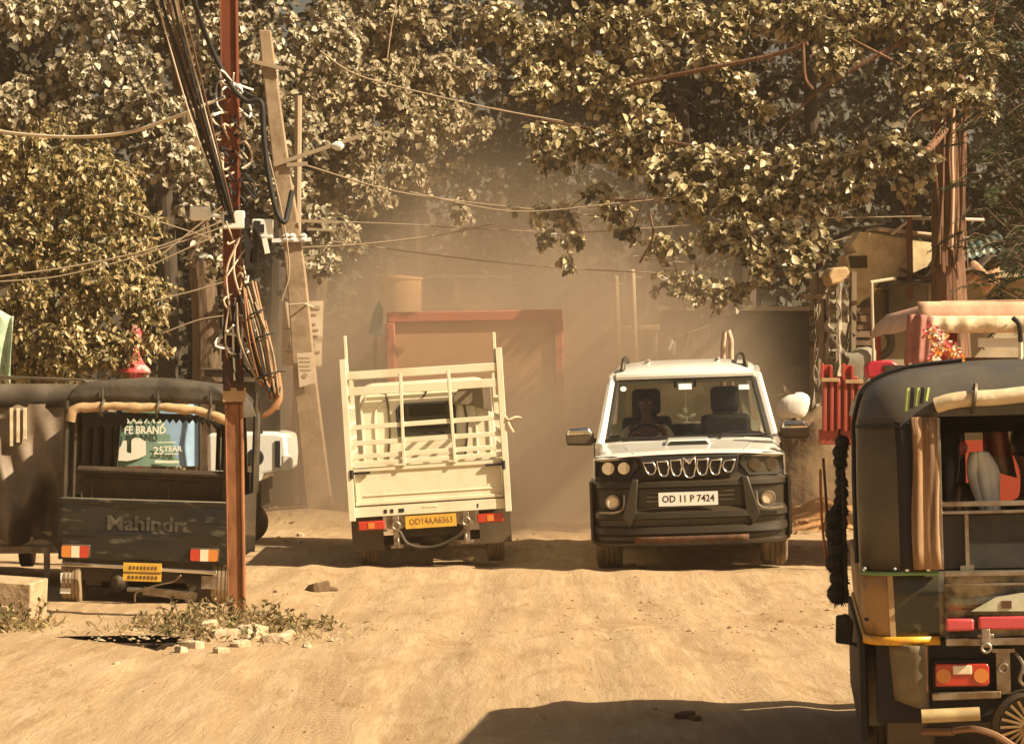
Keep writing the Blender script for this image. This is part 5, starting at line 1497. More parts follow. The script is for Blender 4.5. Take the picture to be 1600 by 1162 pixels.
# hanging coil of cable
def coil():
    o0 = at(392, 440, YP)
    b = MB()
    random.seed(8)
    for k in range(34):
        u = (k * 7 % 34) / 33
        topx, topy = 372 + 26 * u + random.uniform(-3, 3), 452 + random.uniform(-14, 22)
        botx, boty = 402 + 32 * u + random.uniform(-4, 4), 585 + 42 * u + random.uniform(-18, 10)
        mx_, my_ = (topx + botx) / 2 - 7 + 12 * u + random.uniform(-5, 5), (topy + boty) / 2
        d = random.uniform(-.06, .06)
        b.tube([p - o0 for p in spline([at(topx, topy, YP + d), at(mx_, my_, YP + d - .03), at(botx, boty, YP + d), at(botx + 4, boty - 12, YP + d + .02)], 5)], random.uniform(.006, .011), 5, k % 3)
    b.tube([p - o0 for p in spline([at(360, 470, YP), at(352, 520, YP - .03), at(358, 560, YP), at(372, 500, YP)], 6)], .008, 5, 0)
    for (x, y, w_) in ((400, 488, 26), (410, 525, 34), (420, 585, 34)):
        b.tube([p - o0 for p in spline([at(x - w_ / 2, y + 6, YP - .05), at(x, y, YP - .09), at(x + w_ / 2, y - 5, YP - .04)], 4)], .008, 5, 1)
    b.tube([p - o0 for p in spline([at(378, 430, YP), at(384, 445, YP), at(400, 470, YP), at(415, 500, YP)], 5)], .012, 6, 1)
    b.tube([p - o0 for p in spline([at(434, 580, YP), at(436, 620, YP), at(424, 640, YP), at(408, 652, YP)], 5)], [.016, .02, .022, .024, .026, .028, .03, .03, .03, .028, .026, .024, .022, .02, .018, .012][:16], 6, 2)
    o = b.build('cable_coil', [mat('tan_cable', (.36, .27, .175), .6, c2=(.20, .14, .085), ns=14), BLACK, mat('orange_tan_strap', (.36, .18, .085), .7)], None, smooth=80)
    o.location = o0
    tag(o, 'long hanging coil of tan and black cable tied to the red-brown pole', 'cable coil')
    b = MB()
    for p, q in (((402, 345), (396, 410)), ((396, 350), (412, 380)), ((384, 340), (390, 420))): b.bar(at(*p, YP) - o0, at(*q, YP) - o0, .05, .012)
    b.build('hanging_tab', mat('black_flap', (.02, .015, .012), .6), o)
    MB().bar(at(413, 372, YP - .03) - o0, at(418, 396, YP - .03) - o0, .035, .02).build('white_tag', WPLATE, o)
coil()
# ------------------------------------------------------------------ leaning concrete pole
def make_cpole():
    Y = 29.5
    base = at(502, 795, Y)
    base.z = gz(base.x, base.y) - .1
    CONC = mat('dusty_concrete', (.36, .26, .165), .9, c2=(.25, .175, .105), ns=5, bump=.3, bs=12)
    t = thing('utility_pole', 'tall leaning concrete pole with pasted notices, behind the red-brown pole', 'utility pole', base)
    top = at(414, 48, Y) - base
    mid = at(462, 420, Y) - base
    b = MB()
    pts = spline([Vector((0, 0, 0)), at(478, 600, Y) - base, mid, at(436, 230, Y) - base, top], 5)
    n = len(pts)
    for a, q, k in zip(pts[:-1], pts[1:], range(n)):
        f = lambda j: .168 - .095 * j / n
        pass
    rings = []
    for k, p in enumerate(pts):
        h, d = .165 - .088 * k / (n - 1), .12 - .05 * k / (n - 1)
        rings.append([p + Vector((-h, -d, 0)), p + Vector((h, -d, 0)), p + Vector((h, d, 0)), p + Vector((-h, d, 0))])
    b.loft(rings)
    b.build('shaft', CONC, t, bevel=.015)
    b = MB()
    for pa, pb, w_ in (((428, 258), (565, 212), .05), ((448, 258), (480, 256), .05), ((470, 345), (528, 347), .04), ((480, 358), (524, 360), .03), ((395, 96), (445, 108), .05)):
        b.cut(); b.bar(at(*pa, Y - .1) - base, at(*pb, Y - .1) - base, w_, w_)
    b.build('cross_arm', DUSTC, t)
    MB().bar(at(425, 376, Y - .12) - base, at(486, 374, Y - .12) - base, .05, .05).build('cross_arm', WPLATE, t)
    b = MB()
    for x in (447, 457, 474): b.cut(); b.lathe([(.03, -.05), (.05, -.02), (.03, 0), (.05, .03), (.02, .06)], at(x, 372, Y - .12) - base, 'z', 10)
    b.cut(); b.lathe([(.03, -.08), (.06, -.02), (.06, .04), (.02, .08)], at(528, 228, Y - .1) - base, 'x', 10)
    b.build('insulator', WPLATE, t)
    # poster board hung behind the shaft and a notice pasted on it
    PAP = mat('dusty_paper', (.72, .60, .46), .8, c2=(.60, .48, .35), ns=3)
    PRN = mat('faded_print', (.40, .30, .21), .8)
    b = MB()
    y0 = .20
    vs = [at(441, 472, Y + .2) - base, at(505, 470, Y + .2) - base, at(502, 572, Y + .2) - base, at(440, 571, Y + .2) - base]
    b.add(vs + [v + Vector((0, .02, 0)) for v in vs], [(3, 2, 1, 0), (4, 5, 6, 7), (0, 1, 5, 4), (1, 2, 6, 5), (2, 3, 7, 6), (3, 0, 4, 7)])
    for (xa, xb_, y, h) in ((488, 500, 478, 5), (484, 495, 490, 2), (484, 494, 505, 2), (486, 498, 514, 2), (486, 497, 524, 2), (443, 453, 512, 2), (446, 500, 548, 3), (451, 454, 536, 10), (489, 492, 536, 10)):
        p, q = at(xa, y, Y + .19) - base, at(xb_, y + h, Y + .19) - base
        b.box(p.x, q.x, p.y, p.y + .006, q.z, p.z, 1)
    b.build('poster', [PAP, PRN], t, smooth=0)
    b = MB()
    vs = [at(464, 552, Y - .17) - base, at(487, 550, Y - .17) - base, at(493, 598, Y - .17) - base, at(468, 605, Y - .17) - base]
    b.add(vs + [v + Vector((0, .01, 0)) for v in vs], [(3, 2, 1, 0), (4, 5, 6, 7), (0, 1, 5, 4), (1, 2, 6, 5), (2, 3, 7, 6), (3, 0, 4, 7)])
    for (xa, xb_, y, h) in ((467, 484, 558, 1.5), (468, 485, 564, 1.5), (468, 484, 571, 1.5), (469, 486, 577, 1.5)):
        p, q = at(xa, y, Y - .175) - base, at(xb_, y + h, Y - .175) - base
        b.box(p.x, q.x, p.y, p.y + .003, q.z, p.z, 1)
    b.lathe([(.03, 0), (.03, .004)], at(477, 586, Y - .18) - base, 'y', 12, 1)
    b.build('notice', [PAP, PRN], t, smooth=0)
    b = MB()
    for z in (470, 545): pass
    b.tube([at(452, 476, Y - .16) - base, at(476, 474, Y - .18) - base, at(490, 480, Y + .1) - base], .012, 6)
    b.build('tie_wire', PALE, t)
    return t
make_cpole()
b = MB().tube([Vector((0, 0, 0)), at(466, 150, 31) - at(462, 800, 31)], .05, 8)
o = b.build('utility_pole', DUSTC, None); o.location = at(462, 800, 31)
b = MB()
b.bar(Vector((-.1, 0, 3.4)), Vector((.25, 0, 3.42)), .04, .04)
b.build('cross_arm', DUSTC, o)
tag(o, 'thin dusty metal pole standing just behind the leaning concrete pole', 'utility pole')
# wires over the road
WL = [
    ([(500, 80), (560, 118), (680, 150), (780, 172), (880, 190)], 30, .012, 'dusty wire running from the leaning concrete pole into the leaves over the road'),
    ([(470, 256), (600, 295), (700, 312), (820, 326), (1000, 345)], 31, .012, 'upper dusty wire sagging across the road above the truck cage'),
    ([(480, 345), (620, 350), (760, 358), (900, 363), (1080, 352)], 31.5, .010, 'nearly level dusty wire across the road below the sagging one'),
    ([(440, 388), (560, 382), (680, 368), (770, 350)], 30.5, .012, 'dusty wire climbing from the concrete pole towards the road middle'),
    ([(480, 372), (600, 388), (760, 408), (900, 420), (1100, 430)], 32, .010, 'lowest dusty wire sagging over the far road'),
    ([(640, 300), (800, 330), (960, 318), (1130, 300)], 29, .009, 'dusty wire passing in front of the hanging leaf sprays'),
    ([(0, 432), (120, 415), (240, 388), (350, 345)], 24, .010, 'pale wire climbing over the small-leaved tree to the red-brown pole'),
    ([(0, 440), (90, 432), (200, 405), (300, 372), (360, 350)], 23, .008, 'lower pale wire climbing over the small-leaved tree'),
    ([(250, 400), (300, 360), (350, 320)], 22, .009, 'short wire fanning out left of the red-brown pole, steepest one'),
    ([(225, 420), (300, 385), (360, 360)], 22.5, .008, 'middle wire of the fan left of the red-brown pole'),
    ([(240, 470), (300, 455), (352, 440)], 23, .008, 'lower wire of the fan left of the red-brown pole'),
    ([(255, 520), (310, 500), (356, 492)], 23, .007, 'lowest thin wire of the fan left of the red-brown pole'),
    ([(200, 330), (260, 350), (330, 372)], 23, .007, 'wire crossing the fan downwards left of the red-brown pole'),
    ([(420, 245), (440, 330), (452, 420), (440, 470)], 29, .010, 'loose wire hanging down along the leaning concrete pole'),
    ([(620, 0), (612, 40), (605, 92)], 30, .009, 'thin wire hanging straight down beside the concrete pole top'),
    ([(990, 400), (1100, 412), (1210, 400), (1330, 370)], 30, .009, 'wire from the far pole to the broken wall'),
    ([(1040, 335), (1130, 335), (1280, 340), (1440, 338)], 29, .008, 'wire passing behind the hanging leaves in front of the shack'),
]
for pts, Y, r, lb in WL:
    cable([at(x, y, Y + .02 * k) for k, (x, y) in enumerate(pts)], r, DUSTC, lb, name='wire')
# ------------------------------------------------------------------ broken shack on the right
def make_shack():
    Y = 31.0
    base = Vector((5.4, Y, 0))
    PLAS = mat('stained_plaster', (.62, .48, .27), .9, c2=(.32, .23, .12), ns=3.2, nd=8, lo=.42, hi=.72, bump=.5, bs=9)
    DARKW = mat('grey_brown_wall', (.24, .19, .125), .95, c2=(.34, .27, .18), ns=2.2, nd=7, bump=.4, bs=7)  # grey-brown plaster with lighter blotches
    t = thing('shack', 'tumbledown roadside shack with a broken plaster parapet and a teal roof sheet', 'shack', base, (0, 0, R(17)))
    def P(x, y, d=0): 
        p = at(x, y, Y) - base
        return (p.x, p.z)
    outer = [P(*q) for q in [(1336, 364), (1362, 366), (1396, 371), (1430, 374), (1482, 382), (1476, 398), (1462, 414), (1446, 418), (1432, 424), (1410, 434), (1402, 432), (1388, 440), (1372, 452), (1366, 450), (1358, 462), (1340, 470), (1334, 478), (1318, 484), (1300, 472), (1302, 452), (1312, 440), (1304, 430), (1316, 418), (1312, 402), (1330, 396), (1322, 384)]]
    b = MB().prism(outer, 0, .28)
    wl = b.build('parapet', PLAS, t, smooth=0)
    MB().prism([P(1316, 402), P(1347, 401), P(1348, 420), P(1320, 421)], -.012, .004).build('wall_opening', mat('dark_hollow', (.05, .028, .015), .9), wl, smooth=0)
    b = MB().box(P(1330, 0)[0], P(1498, 0)[0], -.06, .34, P(0, 366)[1], P(0, 360)[1], 0, T(0, 0, 0, 0, 4.4))
    o = b.build('coping', mat('pale_coping', (.55, .42, .28), .9, c2=(.40, .29, .17), ns=6), wl, bevel=.02)
    o.location = (0, 0, -.02); 
    # recessed wall in the shade, side walls, roof slab
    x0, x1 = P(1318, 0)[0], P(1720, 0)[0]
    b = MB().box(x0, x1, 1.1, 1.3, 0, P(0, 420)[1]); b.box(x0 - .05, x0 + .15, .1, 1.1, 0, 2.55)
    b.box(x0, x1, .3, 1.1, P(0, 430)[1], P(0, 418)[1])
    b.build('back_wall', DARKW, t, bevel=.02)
    b = MB().grid(lambda u, v: Vector((P(1362 + 205 * u, 0)[0], -.35 + 1.3 * v, P(0, 452 - 50 * u - 6 * math.sin(u * 16))[1] + .10 * v + .03 * math.sin(u * 30))), 24, 4)
    b.build('awning_sheet', mat('blackened_tin', (.05, .038, .026), .7, .3, c2=(.12, .09, .06), ns=5), t, smooth=50, solid=.03)
    b = MB()   # corrugated teal sheet on top
    b.grid(lambda u, v: Vector((P(1458 + 120 * u, 0)[0] + .25 * v, -.2 + .9 * v, P(0, 416 - 28 * u)[1] + .18 * v + .16 * math.sin(math.pi * min(1, v * 1.2)) + .022 * math.sin(u * 60))), 50, 6)
    b.build('roof_sheet', mat('weathered_teal_tin', (.085, .14, .12), .5, .2, c2=(.16, .13, .085), ns=5, nd=7, lo=.45, hi=.6), t, smooth=60, solid=.015)
    # poles and rails
    b = MB().tube([Vector((P(1413, 0)[0], -.15, P(0, 470)[1])), Vector((P(1411, 0)[0], -.15, P(0, 338)[1]))], .045, 8)
    b.tube([Vector((P(1413, 0)[0], -.15, P(0, 340)[1])), Vector((P(1390, 0)[0], -.15, P(0, 285)[1]))], .03, 8)
    b.build('rusty_post', mat('rust_brown', (.20, .075, .04), .8, c2=(.12, .05, .03), ns=6), t)
    b = MB().tube([Vector((P(1415, 0)[0], -.16, P(0, 342)[1])), Vector((P(1542, 0)[0], -.12, P(0, 342)[1]))], .022, 8); b.tube([Vector((P(1412, 0)[0], -.16, P(0, 345)[1])), Vector((P(1384, 0)[0], -.1, P(0, 368)[1]))], .02, 8); b.tube([Vector((P(1436, 0)[0], -.16, P(0, 343)[1])), Vector((P(1435, 0)[0], -.16, P(0, 352)[1]))], .016, 6)
    b.build('pale_rail', mat('pale_pipe', (.60, .47, .36), .6), t)
    b = MB().tube([Vector((P(1330, 0)[0], -.45, P(0, 445)[1])), Vector((P(1335, 0)[0], -.45, P(0, 620)[1]))], .022, 8); b.tube([Vector((P(1328, 0)[0], -.45, P(0, 445)[1])), Vector((P(1372, 0)[0], -.42, P(0, 438)[1]))], .022, 8)
    b.build('pale_rail', mat('pale_pipe2', (.48, .38, .26), .7), t)
    # tattered sheets and planks on the left corner
    TAT = mat('tattered_sheet', (.34, .28, .20), .8, c2=(.07, .05, .035), ns=5, nd=7, lo=.44, hi=.58, stretch=(2, 2, .7))
    random.seed(3)
    for k, (xa, xb_, ya, yb) in enumerate([(1252, 1268, 432, 610), (1264, 1282, 428, 560), (1278, 1296, 440, 640), (1290, 1304, 470, 600), (1300, 1314, 452, 585), (1244, 1253, 470, 640)]):
        pts = []
        n = 18
        L_ = [(xa + random.uniform(-3, 3), ya + (yb - ya) * i / n) for i in range(n + 1)]
        R_ = [(xb_ + random.uniform(-7, 4), ya + (yb - ya) * i / n + random.uniform(-2, 2)) for i in range(n + 1)]
        m = MB()
        d = random.uniform(-.5, -.2)
        vs = []
        for l, r in zip(L_, R_):
            p, q = P(*l), P(*r)
            vs += [Vector((p[0], d + random.uniform(-.03, .03), p[1])), Vector(((p[0] + q[0]) / 2, d + .05 + random.uniform(-.02, .02), (p[1] + q[1]) / 2)), Vector((q[0], d + random.uniform(-.03, .03), q[1]))]
        fs = []
        for i in range(n): fs += [(i * 3, i * 3 + 1, i * 3 + 4, i * 3 + 3), (i * 3 + 1, i * 3 + 2, i * 3 + 5, i * 3 + 4)]
        m.add(vs, fs)
        m.build('tattered_sheet', TAT if k != 3 else CANV, t, smooth=0, solid=.01)
    b = MB().prism([P(1252, 436), P(1262, 424), P(1285, 422), P(1290, 432), P(1276, 446), P(1258, 452)], -.55, -.3)
    b.build('sagging_sack', TANC, t, bevel=.03)
    b = MB()
    for xa, xb_ in ((1256, 1258), (1284, 1287), (1310, 1313)): b.bar(Vector((P(xa, 0)[0], -.2, 0)), Vector((P(xb_, 0)[0], -.2, P(0, 428)[1])), .07, .07)
    b.box(P(1225, 0)[0], P(1262, 0)[0], -.3, -.2, P(0, 470)[1], P(0, 463)[1])
    b.build('timber_post', mat('grey_timber', (.14, .10, .065), .9, c2=(.24, .17, .11), ns=4, stretch=(4, 4, .5)), t)
    b = MB()
    for k in range(5): b.box(P(1308, 0)[0] + .02 * (k % 2), P(1350, 0)[0], -.1 - .03 * (k % 2), 1.1, P(0, 540 - 12 * k)[1], P(0, 530 - 12 * k)[1])
    b.build('brick_pier', mat('dark_brick', (.10, .055, .03), .95, c2=(.17, .10, .06), ns=8), t)  # dark brown brick, blotched lighter
    # things inside: grey boards and a box
    b = MB().box(P(1385, 0)[0], P(1420, 0)[0], .9, 1.08, P(0, 545)[1], P(0, 470)[1]); b.box(P(1440, 0)[0], P(1510, 0)[0], .95, 1.08, P(0, 500)[1], P(0, 440)[1])
    b.build('grey_board', mat('grey_panel', (.16, .13, .09), .9, c2=(.09, .07, .05), ns=3), t)
    # rear of the roof: dusty reddish bundle
    b = MB().grid(lambda u, v: Vector((P(1490 + 75 * u, 0)[0], -.2 - .25 * math.sin(math.pi * v) * math.sin(math.pi * u), P(0, 452 - 38 * v + 8 * math.sin(u * 12))[1])), 14, 8)
    b.build('cloth_bundle', mat('rust_cloth', (.36, .15, .07), .9, c2=(.50, .36, .22), ns=4), t, smooth=70, solid=.02)
    return t
make_shack()
b = MB().torus((0, 0, 0), .185, .058, 'y', 30, 10)
o = b.build('tyre', mat('old_tyre', (.03, .026, .02), .8, dust=.2), None); o.location = at(1371, 535, 30.75)
tag(o, 'old black tyre hanging on the shack wall', 'tyre')
def sack(name, label, c, r, sx, sy, sz, M, seed):
    random.seed(seed)
    b = MB().ball((0, 0, 0), r, 18, sx=sx, sy=sy, sz=sz)
    ph = [random.uniform(0, 6) for _ in range(4)]
    b.v = [tuple(Vector(v) * (1 + .10 * math.sin(v[0] * 9 / r * .3 + ph[0]) + .08 * math.sin(v[2] * 11 / r * .3 + ph[1]) + .06 * math.sin(v[1] * 14 / r * .3 + v[2] * 6 + ph[2]))) for v in b.v]
    b.v = [tuple(math.copysign(abs(q / r / k_) ** .72, q) * r * k_ * .95 for q, k_ in zip(p, (sx, sy, sz))) for p in b.v]
    b.v = [(x + .25 * z * (1 if z > 0 else .3), y, max(z, -r * sz * .7) - (.12 * r if x < 0 and z > .3 * r else 0)) for x, y, z in b.v]
    o = b.build(name, M, None, smooth=180); o.location = c
    return tag(o, label, 'sack')
PLS = mat('greyish_plastic_sheet', (.30, .265, .20), .6, c2=(.24, .20, .15), ns=3, bump=.3, bs=6)
sack('sack', 'big grey plastic sack leaning in the shack below the tyre', at(1330, 580, 30.5), .34, .9, .5, .95, PLS, 2)
sack('sack', 'white sack on the earth heap beside the white SUV mirror', at(1238, 636, 28.6), .20, 1.05, .8, .95, WCLOTH, 4)
# earth and rubble heap
def heap(name, label, c, rx, ry, h, M, seed, cat='heap', n=26):
    rs = np.random.default_rng(seed)
    def f(u, v):
        x, y = (u * 2 - 1), (v * 2 - 1)
        d = max(0, 1 - (x * x + y * y) ** .9)
        nz = float(vnoise(np.array([x * 3.1 + seed]), np.array([y * 3.1]), seed)[0]) - .5
        n2 = float(vnoise(np.array([x * 9 + seed]), np.array([y * 9.]), seed)[0]) - .5
        return Vector((x * rx, y * ry, h * d * (1 + .5 * nz + .25 * n2) - .05))
    b = MB().grid(f, n, n)
    o = b.build(name, M, None, smooth=60); o.location = c
    return tag(o, label, cat)
EARTH = mat('brown_earth', (.17, .105, .05), .95, c2=(.10, .06, .03), ns=3, nd=8, bump=1, bs=8)
EARTHL = mat('orange_earth', (.46, .25, .10), .95, c2=(.30, .16, .065), ns=3, nd=8, bump=1, bs=8)
heap('earth_heap', 'dark brown heap of earth beside the white SUV, under the white sack', (4.0, 29.8, 0), 1.15, 1.3, 1.5, EARTH, 3)
heap('rubble_heap', 'low heap of orange rubble in front of the brown earth heap', (3.75, 27.9, 0), .8, .7, .42, EARTHL, 9)
V = stones(60, (3.15, 4.4), (27.2, 28.2), .05, .15); V[:, 2] += .10
tag(stone_obj('rubble', V, mat('rubble_stone', (.50, .32, .16), .9, c2=(.28, .16, .08), ns=3)), 'broken stones strewn over the low orange rubble heap', kind='stuff')
# far side structures behind the SUV
def make_shed():
    Y = 37.0
    base = at(985, 790, Y); base.z = 0
    t = thing('shed', 'small dusty concrete shed with a dark window behind the white SUV', 'shed', base)
    PL = mat('dusty_shed_wall', (.44, .33, .21), .9, c2=(.33, .24, .15), ns=3, bump=.2)
    p, q = at(958, 0, Y).x - base.x, at(1027, 0, Y).x - base.x
    zt = at(0, 518, Y).z
    b = MB().box(p, q, 0, 2, 0, zt)
    b.build('wall', PL, t, bevel=.02)
    b = MB().box(p - .12, q + .10, -.2, 2.1, zt, zt + .09, 0, T(0, 0, 0, 0, -1.5))
    b.build('roof', PL, t, bevel=.02)
    MB().box(at(1005, 0, Y).x - base.x, at(1020, 0, Y).x - base.x, -.012, .02, at(0, 556, Y).z, at(0, 524, Y).z).build('window', BLACK, t)
    return t
make_shed()
for k, (xb_, xt, yt, lb) in enumerate([(1000, 988, 425, 'taller pale pole behind the white SUV'), (972, 962, 435, 'shorter pale pole left of the taller one behind the white SUV')]):
    p0, p1 = at(xb_, 700, 36.5), at(xt, yt, 36.5); p0.z = 0
    b = MB().tube([Vector((0, 0, 0)), p1 - p0], .045, 8)
    b.ball(p1 - p0, .05, 8)
    o = b.build('post', mat('pale_post', (.52, .42, .30), .8) if k == 0 else DUSTC, None); o.location = p0
    MB().tube([(p1 - p0) * .97 + Vector((-.15, 0, 0)), (p1 - p0) * .97 + Vector((.15, 0, .02))], .015, 6).build('cross_arm', DUSTC, o)
    tag(o, lb, 'post')
def cloth(c, w_, h, label, M=WCLOTH):
    b = MB().grid(lambda u, v: Vector((w_ * (u - .5) * (1 - .2 * v), .05 * math.sin(u * 9 + v * 3), -h * v + .04 * math.sin(u * 5))), 10, 8)
    o = b.build('hanging_cloth', M, None, smooth=180, solid=.006); o.location = c
    return tag(o, label, 'cloth')
cloth(at(1048, 530, 36), .16, .22, 'small white cloth on the washing line behind the SUV roof')
cloth(at(1075, 522, 36), .16, .24, 'grey cloth beside the white one behind the SUV roof', CANV)
cable([at(1025, 520, 36), at(1050, 527, 36), at(1090, 515, 36), at(1110, 508, 36)], .01, DUSTC, 'washing line with cloths behind the SUV roof', name='washing_line')
b = MB().tube([at(1130, 600, 30) - at(1130, 600, 30), at(1130, 540, 30) - at(1130, 600, 30), at(1133, 519, 30) - at(1130, 600, 30), at(1138, 517, 30) - at(1130, 600, 30), at(1142, 530, 30) - at(1130, 600, 30), at(1143, 600, 30) - at(1130, 600, 30)], .035, 8)
b.tube([Vector((0, 0, 0)), Vector((0, 0, -at(1130, 600, 30).z))], .035, 8); b.tube([Vector((.11, 0, 0)), Vector((.11, 0, -at(1130, 600, 30).z))], .035, 8)
o = b.build('pipe_hoop', mat('pale_pink_pipe', (.58, .42, .30), .7), None, smooth=80); o.location = at(1130, 600, 30)
MB().box(-.05, .16, -.03, .03, -at(1130, 600, 30).z, -at(1130, 600, 30).z + .1).build('footing', DUSTC, o)
tag(o, 'pale bent pipe hoop rising behind the white SUV roof', 'pipe')
def rwall():
    Y = 38.8
    o0 = Vector((2.5, Y, 0))
    PW = mat('brown_wall', (.075, .05, .031), .9, c2=(.045, .031, .019), ns=1.6, nd=7, bump=.3, bs=7)
    b = MB().box(0, 4.2, 0, .25, -.1, 3.02)
    o = b.build('roadside_wall', PW, None, bevel=.02); o.location = o0
    MB().box(-.05, 4.25, -.06, .31, 3.022, 3.10).build('coping', DUSTC, o, bevel=.01)
    MB().box(1.9, 2.6, -.04, .02, .2, 2.1).build('plank_door', mat('dark_planks', (.07, .045, .028), .9, c2=(.11, .075, .05), ns=3, stretch=(9, 1, .4)), o)
    tag(o, 'plain brown roadside wall between the white SUV roof and the shack', 'wall')
rwall()
# far building in the dust with a tank on top
def make_far():
    Y = 38.2
    base = at(740, 700, Y); base.z = 0
    t = thing('building', 'far flat-roofed building lost in the brown dust above the red truck', 'building', base)
    PL = mat('far_wall', (.26, .18, .11), .9, c2=(.19, .13, .08), ns=1.5)
    X = lambda x: at(x, 0, Y).x - base.x
    Zz = lambda y: at(0, y, Y).z
    b = MB().box(X(560), X(868), 0, 5, 0, Zz(505))
    b.build('wall', PL, t)
    b = MB()
    for x in (655, 715, 835): b.box(X(x) - .05, X(x) + .05, 0, .1, Zz(505), Zz(432))
    b.box(X(655), X(835), -.02, .08, Zz(434), Zz(430)); b.box(X(655), X(835), -.02, .08, Zz(480), Zz(476))
    b.box(X(850), X(960), 2, 6, 0, Zz(446))
    b.build('roof_frame', PL, t)
    for x in (640, 790): MB().box(X(x), X(x) + .8, -.02, .02, 1.0, 2.2).build('window', BLACK, t)
    c = at(626, 465, Y - .5) - base
    o = MB().lathe([(.30, -.33), (.34, -.30), (.34, .28), (.36, .29), (.36, .33), (.1, .36), (.0001, .37)], (0, 0, 0), 'z', 24).build('water_tank', mat('tan_tank', (.60, .34, .17), .7, c2=(.50, .27, .13), ns=2), None)
    o.location = at(626, 465, Y - .5)
    MB().box(-.4, .4, -.4, .4, -.45, -.34).build('tank_slab', PL, o)
    b = MB()
    for sx in (-.3, .3): b.box(sx - .05, sx + .05, -.3, -.2, -at(626, 465, Y).z, -.44); b.box(sx - .05, sx + .05, .2, .3, -at(626, 465, Y).z, -.44)
    b.build('tank_leg', PL, o)
    tag(o, 'round tan water tank faintly showing through the dust above the red truck', 'water tank')
make_far()
b = MB().prism([(-.10, -.25), (.10, -.25), (.12, .1), (.06, .24), (-.02, .1)], 0, .02)
o = b.build('sign', mat('pale_blue_sign', (.24, .32, .34), .7), None); o.location = at(586, 495, 33)
MB().bar((0, .03, 0), (0, .03, -at(586, 495, 33).z), .05, .05).build('post', DUSTC, o)
tag(o, 'small pale blue sign on a post left of the red truck', 'sign')
LEAF_A = leafmat('small_dusty_leaves', [(.05, .045, .014), (.13, .105, .036), (.27, .20, .080), (.43, .32, .15), (.56, .45, .27)], .2, .42)
LEAF_B = leafmat('broad_dusty_leaves', [(.07, .058, .030), (.17, .135, .078), (.32, .26, .165), (.49, .42, .29), (.62, .56, .43)], .2, .42)
LEAF_C = leafmat('dust_caked_leaves', [(.14, .105, .056), (.26, .20, .115), (.40, .32, .20), (.55, .46, .31)], .2, .6)
LEAF_D = leafmat('banyan_leaves', [(.045, .039, .016), (.17, .13, .058), (.36, .28, .14), (.55, .45, .26), (.68, .60, .42)], .22, .38)
LEAF_E = leafmat('feathery_green_leaves', [(.014, .026, .009), (.028, .044, .015), (.05, .066, .024), (.13, .13, .06)], .2, .5)
LEAF_F = leafmat('shaded_leaves', [(.016, .013, .005), (.027, .021, .009), (.045, .033, .014), (.085, .062, .028)], .15, .6)  # shade between the crowns put into the dark leaf colour
WEEDM = leafmat('weed_leaves', [(.07, .065, .018), (.13, .11, .032), (.24, .18, .07), (.42, .31, .16)], .25, .6)
BARK = mat('grey_brown_bark', (.17, .11, .065), .9, c2=(.09, .055, .03), ns=6, nd=7, stretch=(3, 3, .7), bump=.7, bs=10)
BARKR = mat('reddish_bark', (.22, .105, .055), .9, c2=(.085, .045, .027), ns=7, nd=7, stretch=(4, 4, .4), bump=.8, bs=9)
BARKD = mat('dark_bark', (.07, .047, .03), .9, c2=(.04, .027, .017), ns=6, nd=7, stretch=(3, 3, .7))
def C(px, py, Y, rx, ry, n, rz=None):
    s = Y / F
    return (tuple(at(px, py, Y)), (rx * s, (rz or (rx + ry) * .5) * s, ry * s), n)
# small-leaved tree on the left
cl = [C(-60, 360, 26.6, 120, 150, 1500), C(60, 250, 26.3, 110, 75, 2300), C(150, 300, 26.2, 95, 85, 2300), C(40, 380, 26.0, 110, 110, 2800), C(160, 420, 26.1, 95, 95, 2700), C(225, 470, 26.4, 52, 70, 1100), C(70, 500, 26.0, 110, 80, 2600), C(190, 545, 26.2, 80, 50, 1500), C(95, 555, 26.1, 100, 45, 1500), C(15, 570, 26.1, 60, 35, 600), C(215, 370, 26.6, 50, 60, 800), C(60, 470, 27.2, 160, 140, 2200)]
tree('small_leaved_tree', 'dense rounded tree of small dusty leaves above the dark three-wheeler at left', cl, (-5.6, 27.2, 0), [(-5.6, 27.2, 0), (-5.55, 27.2, 1.2), (-5.4, 27.0, 2.4), (-5.3, 26.9, 3.6)], .16, LEAF_A, BARK, L=.088, per=9, wr=.23, up=.55, droop=1.0, shell=.35, tw=.6)
# broad-leaved tree at top left
cl = [C(40, 20, 31, 70, 45, 420), C(150, 15, 31.5, 90, 45, 560), C(120, 110, 31.2, 60, 40, 420), C(195, 110, 31.5, 70, 60, 620), C(60, 150, 31.5, 80, 45, 560), C(150, 180, 31.2, 80, 45, 620), C(10, 170, 31, 55, 40, 320), C(230, 170, 31, 55, 50, 480), C(330, 60, 31.8, 60, 70, 560), C(270, 240, 31, 70, 60, 620), C(330, 300, 31, 50, 45, 360), C(310, 330, 30.8, 40, 30, 220), C(230, 30, 32, 60, 40, 360), C(420, 90, 33, 60, 90, 620), C(460, 200, 33, 60, 70, 560), C(400, 200, 33, 60, 60, 400), C(520, 60, 33.5, 70, 80, 700), C(500, 350, 32, 45, 50, 300), C(440, 300, 33, 60, 50, 330), C(110, -70, 32, 200, 70, 900), C(400, -70, 33, 200, 70, 900), C(330, 400, 31.5, 40, 50, 160), C(500, 410, 31.5, 30, 35, 120)]
cl = [(c, r_, int(n * 1.75)) for c, r_, n in cl]
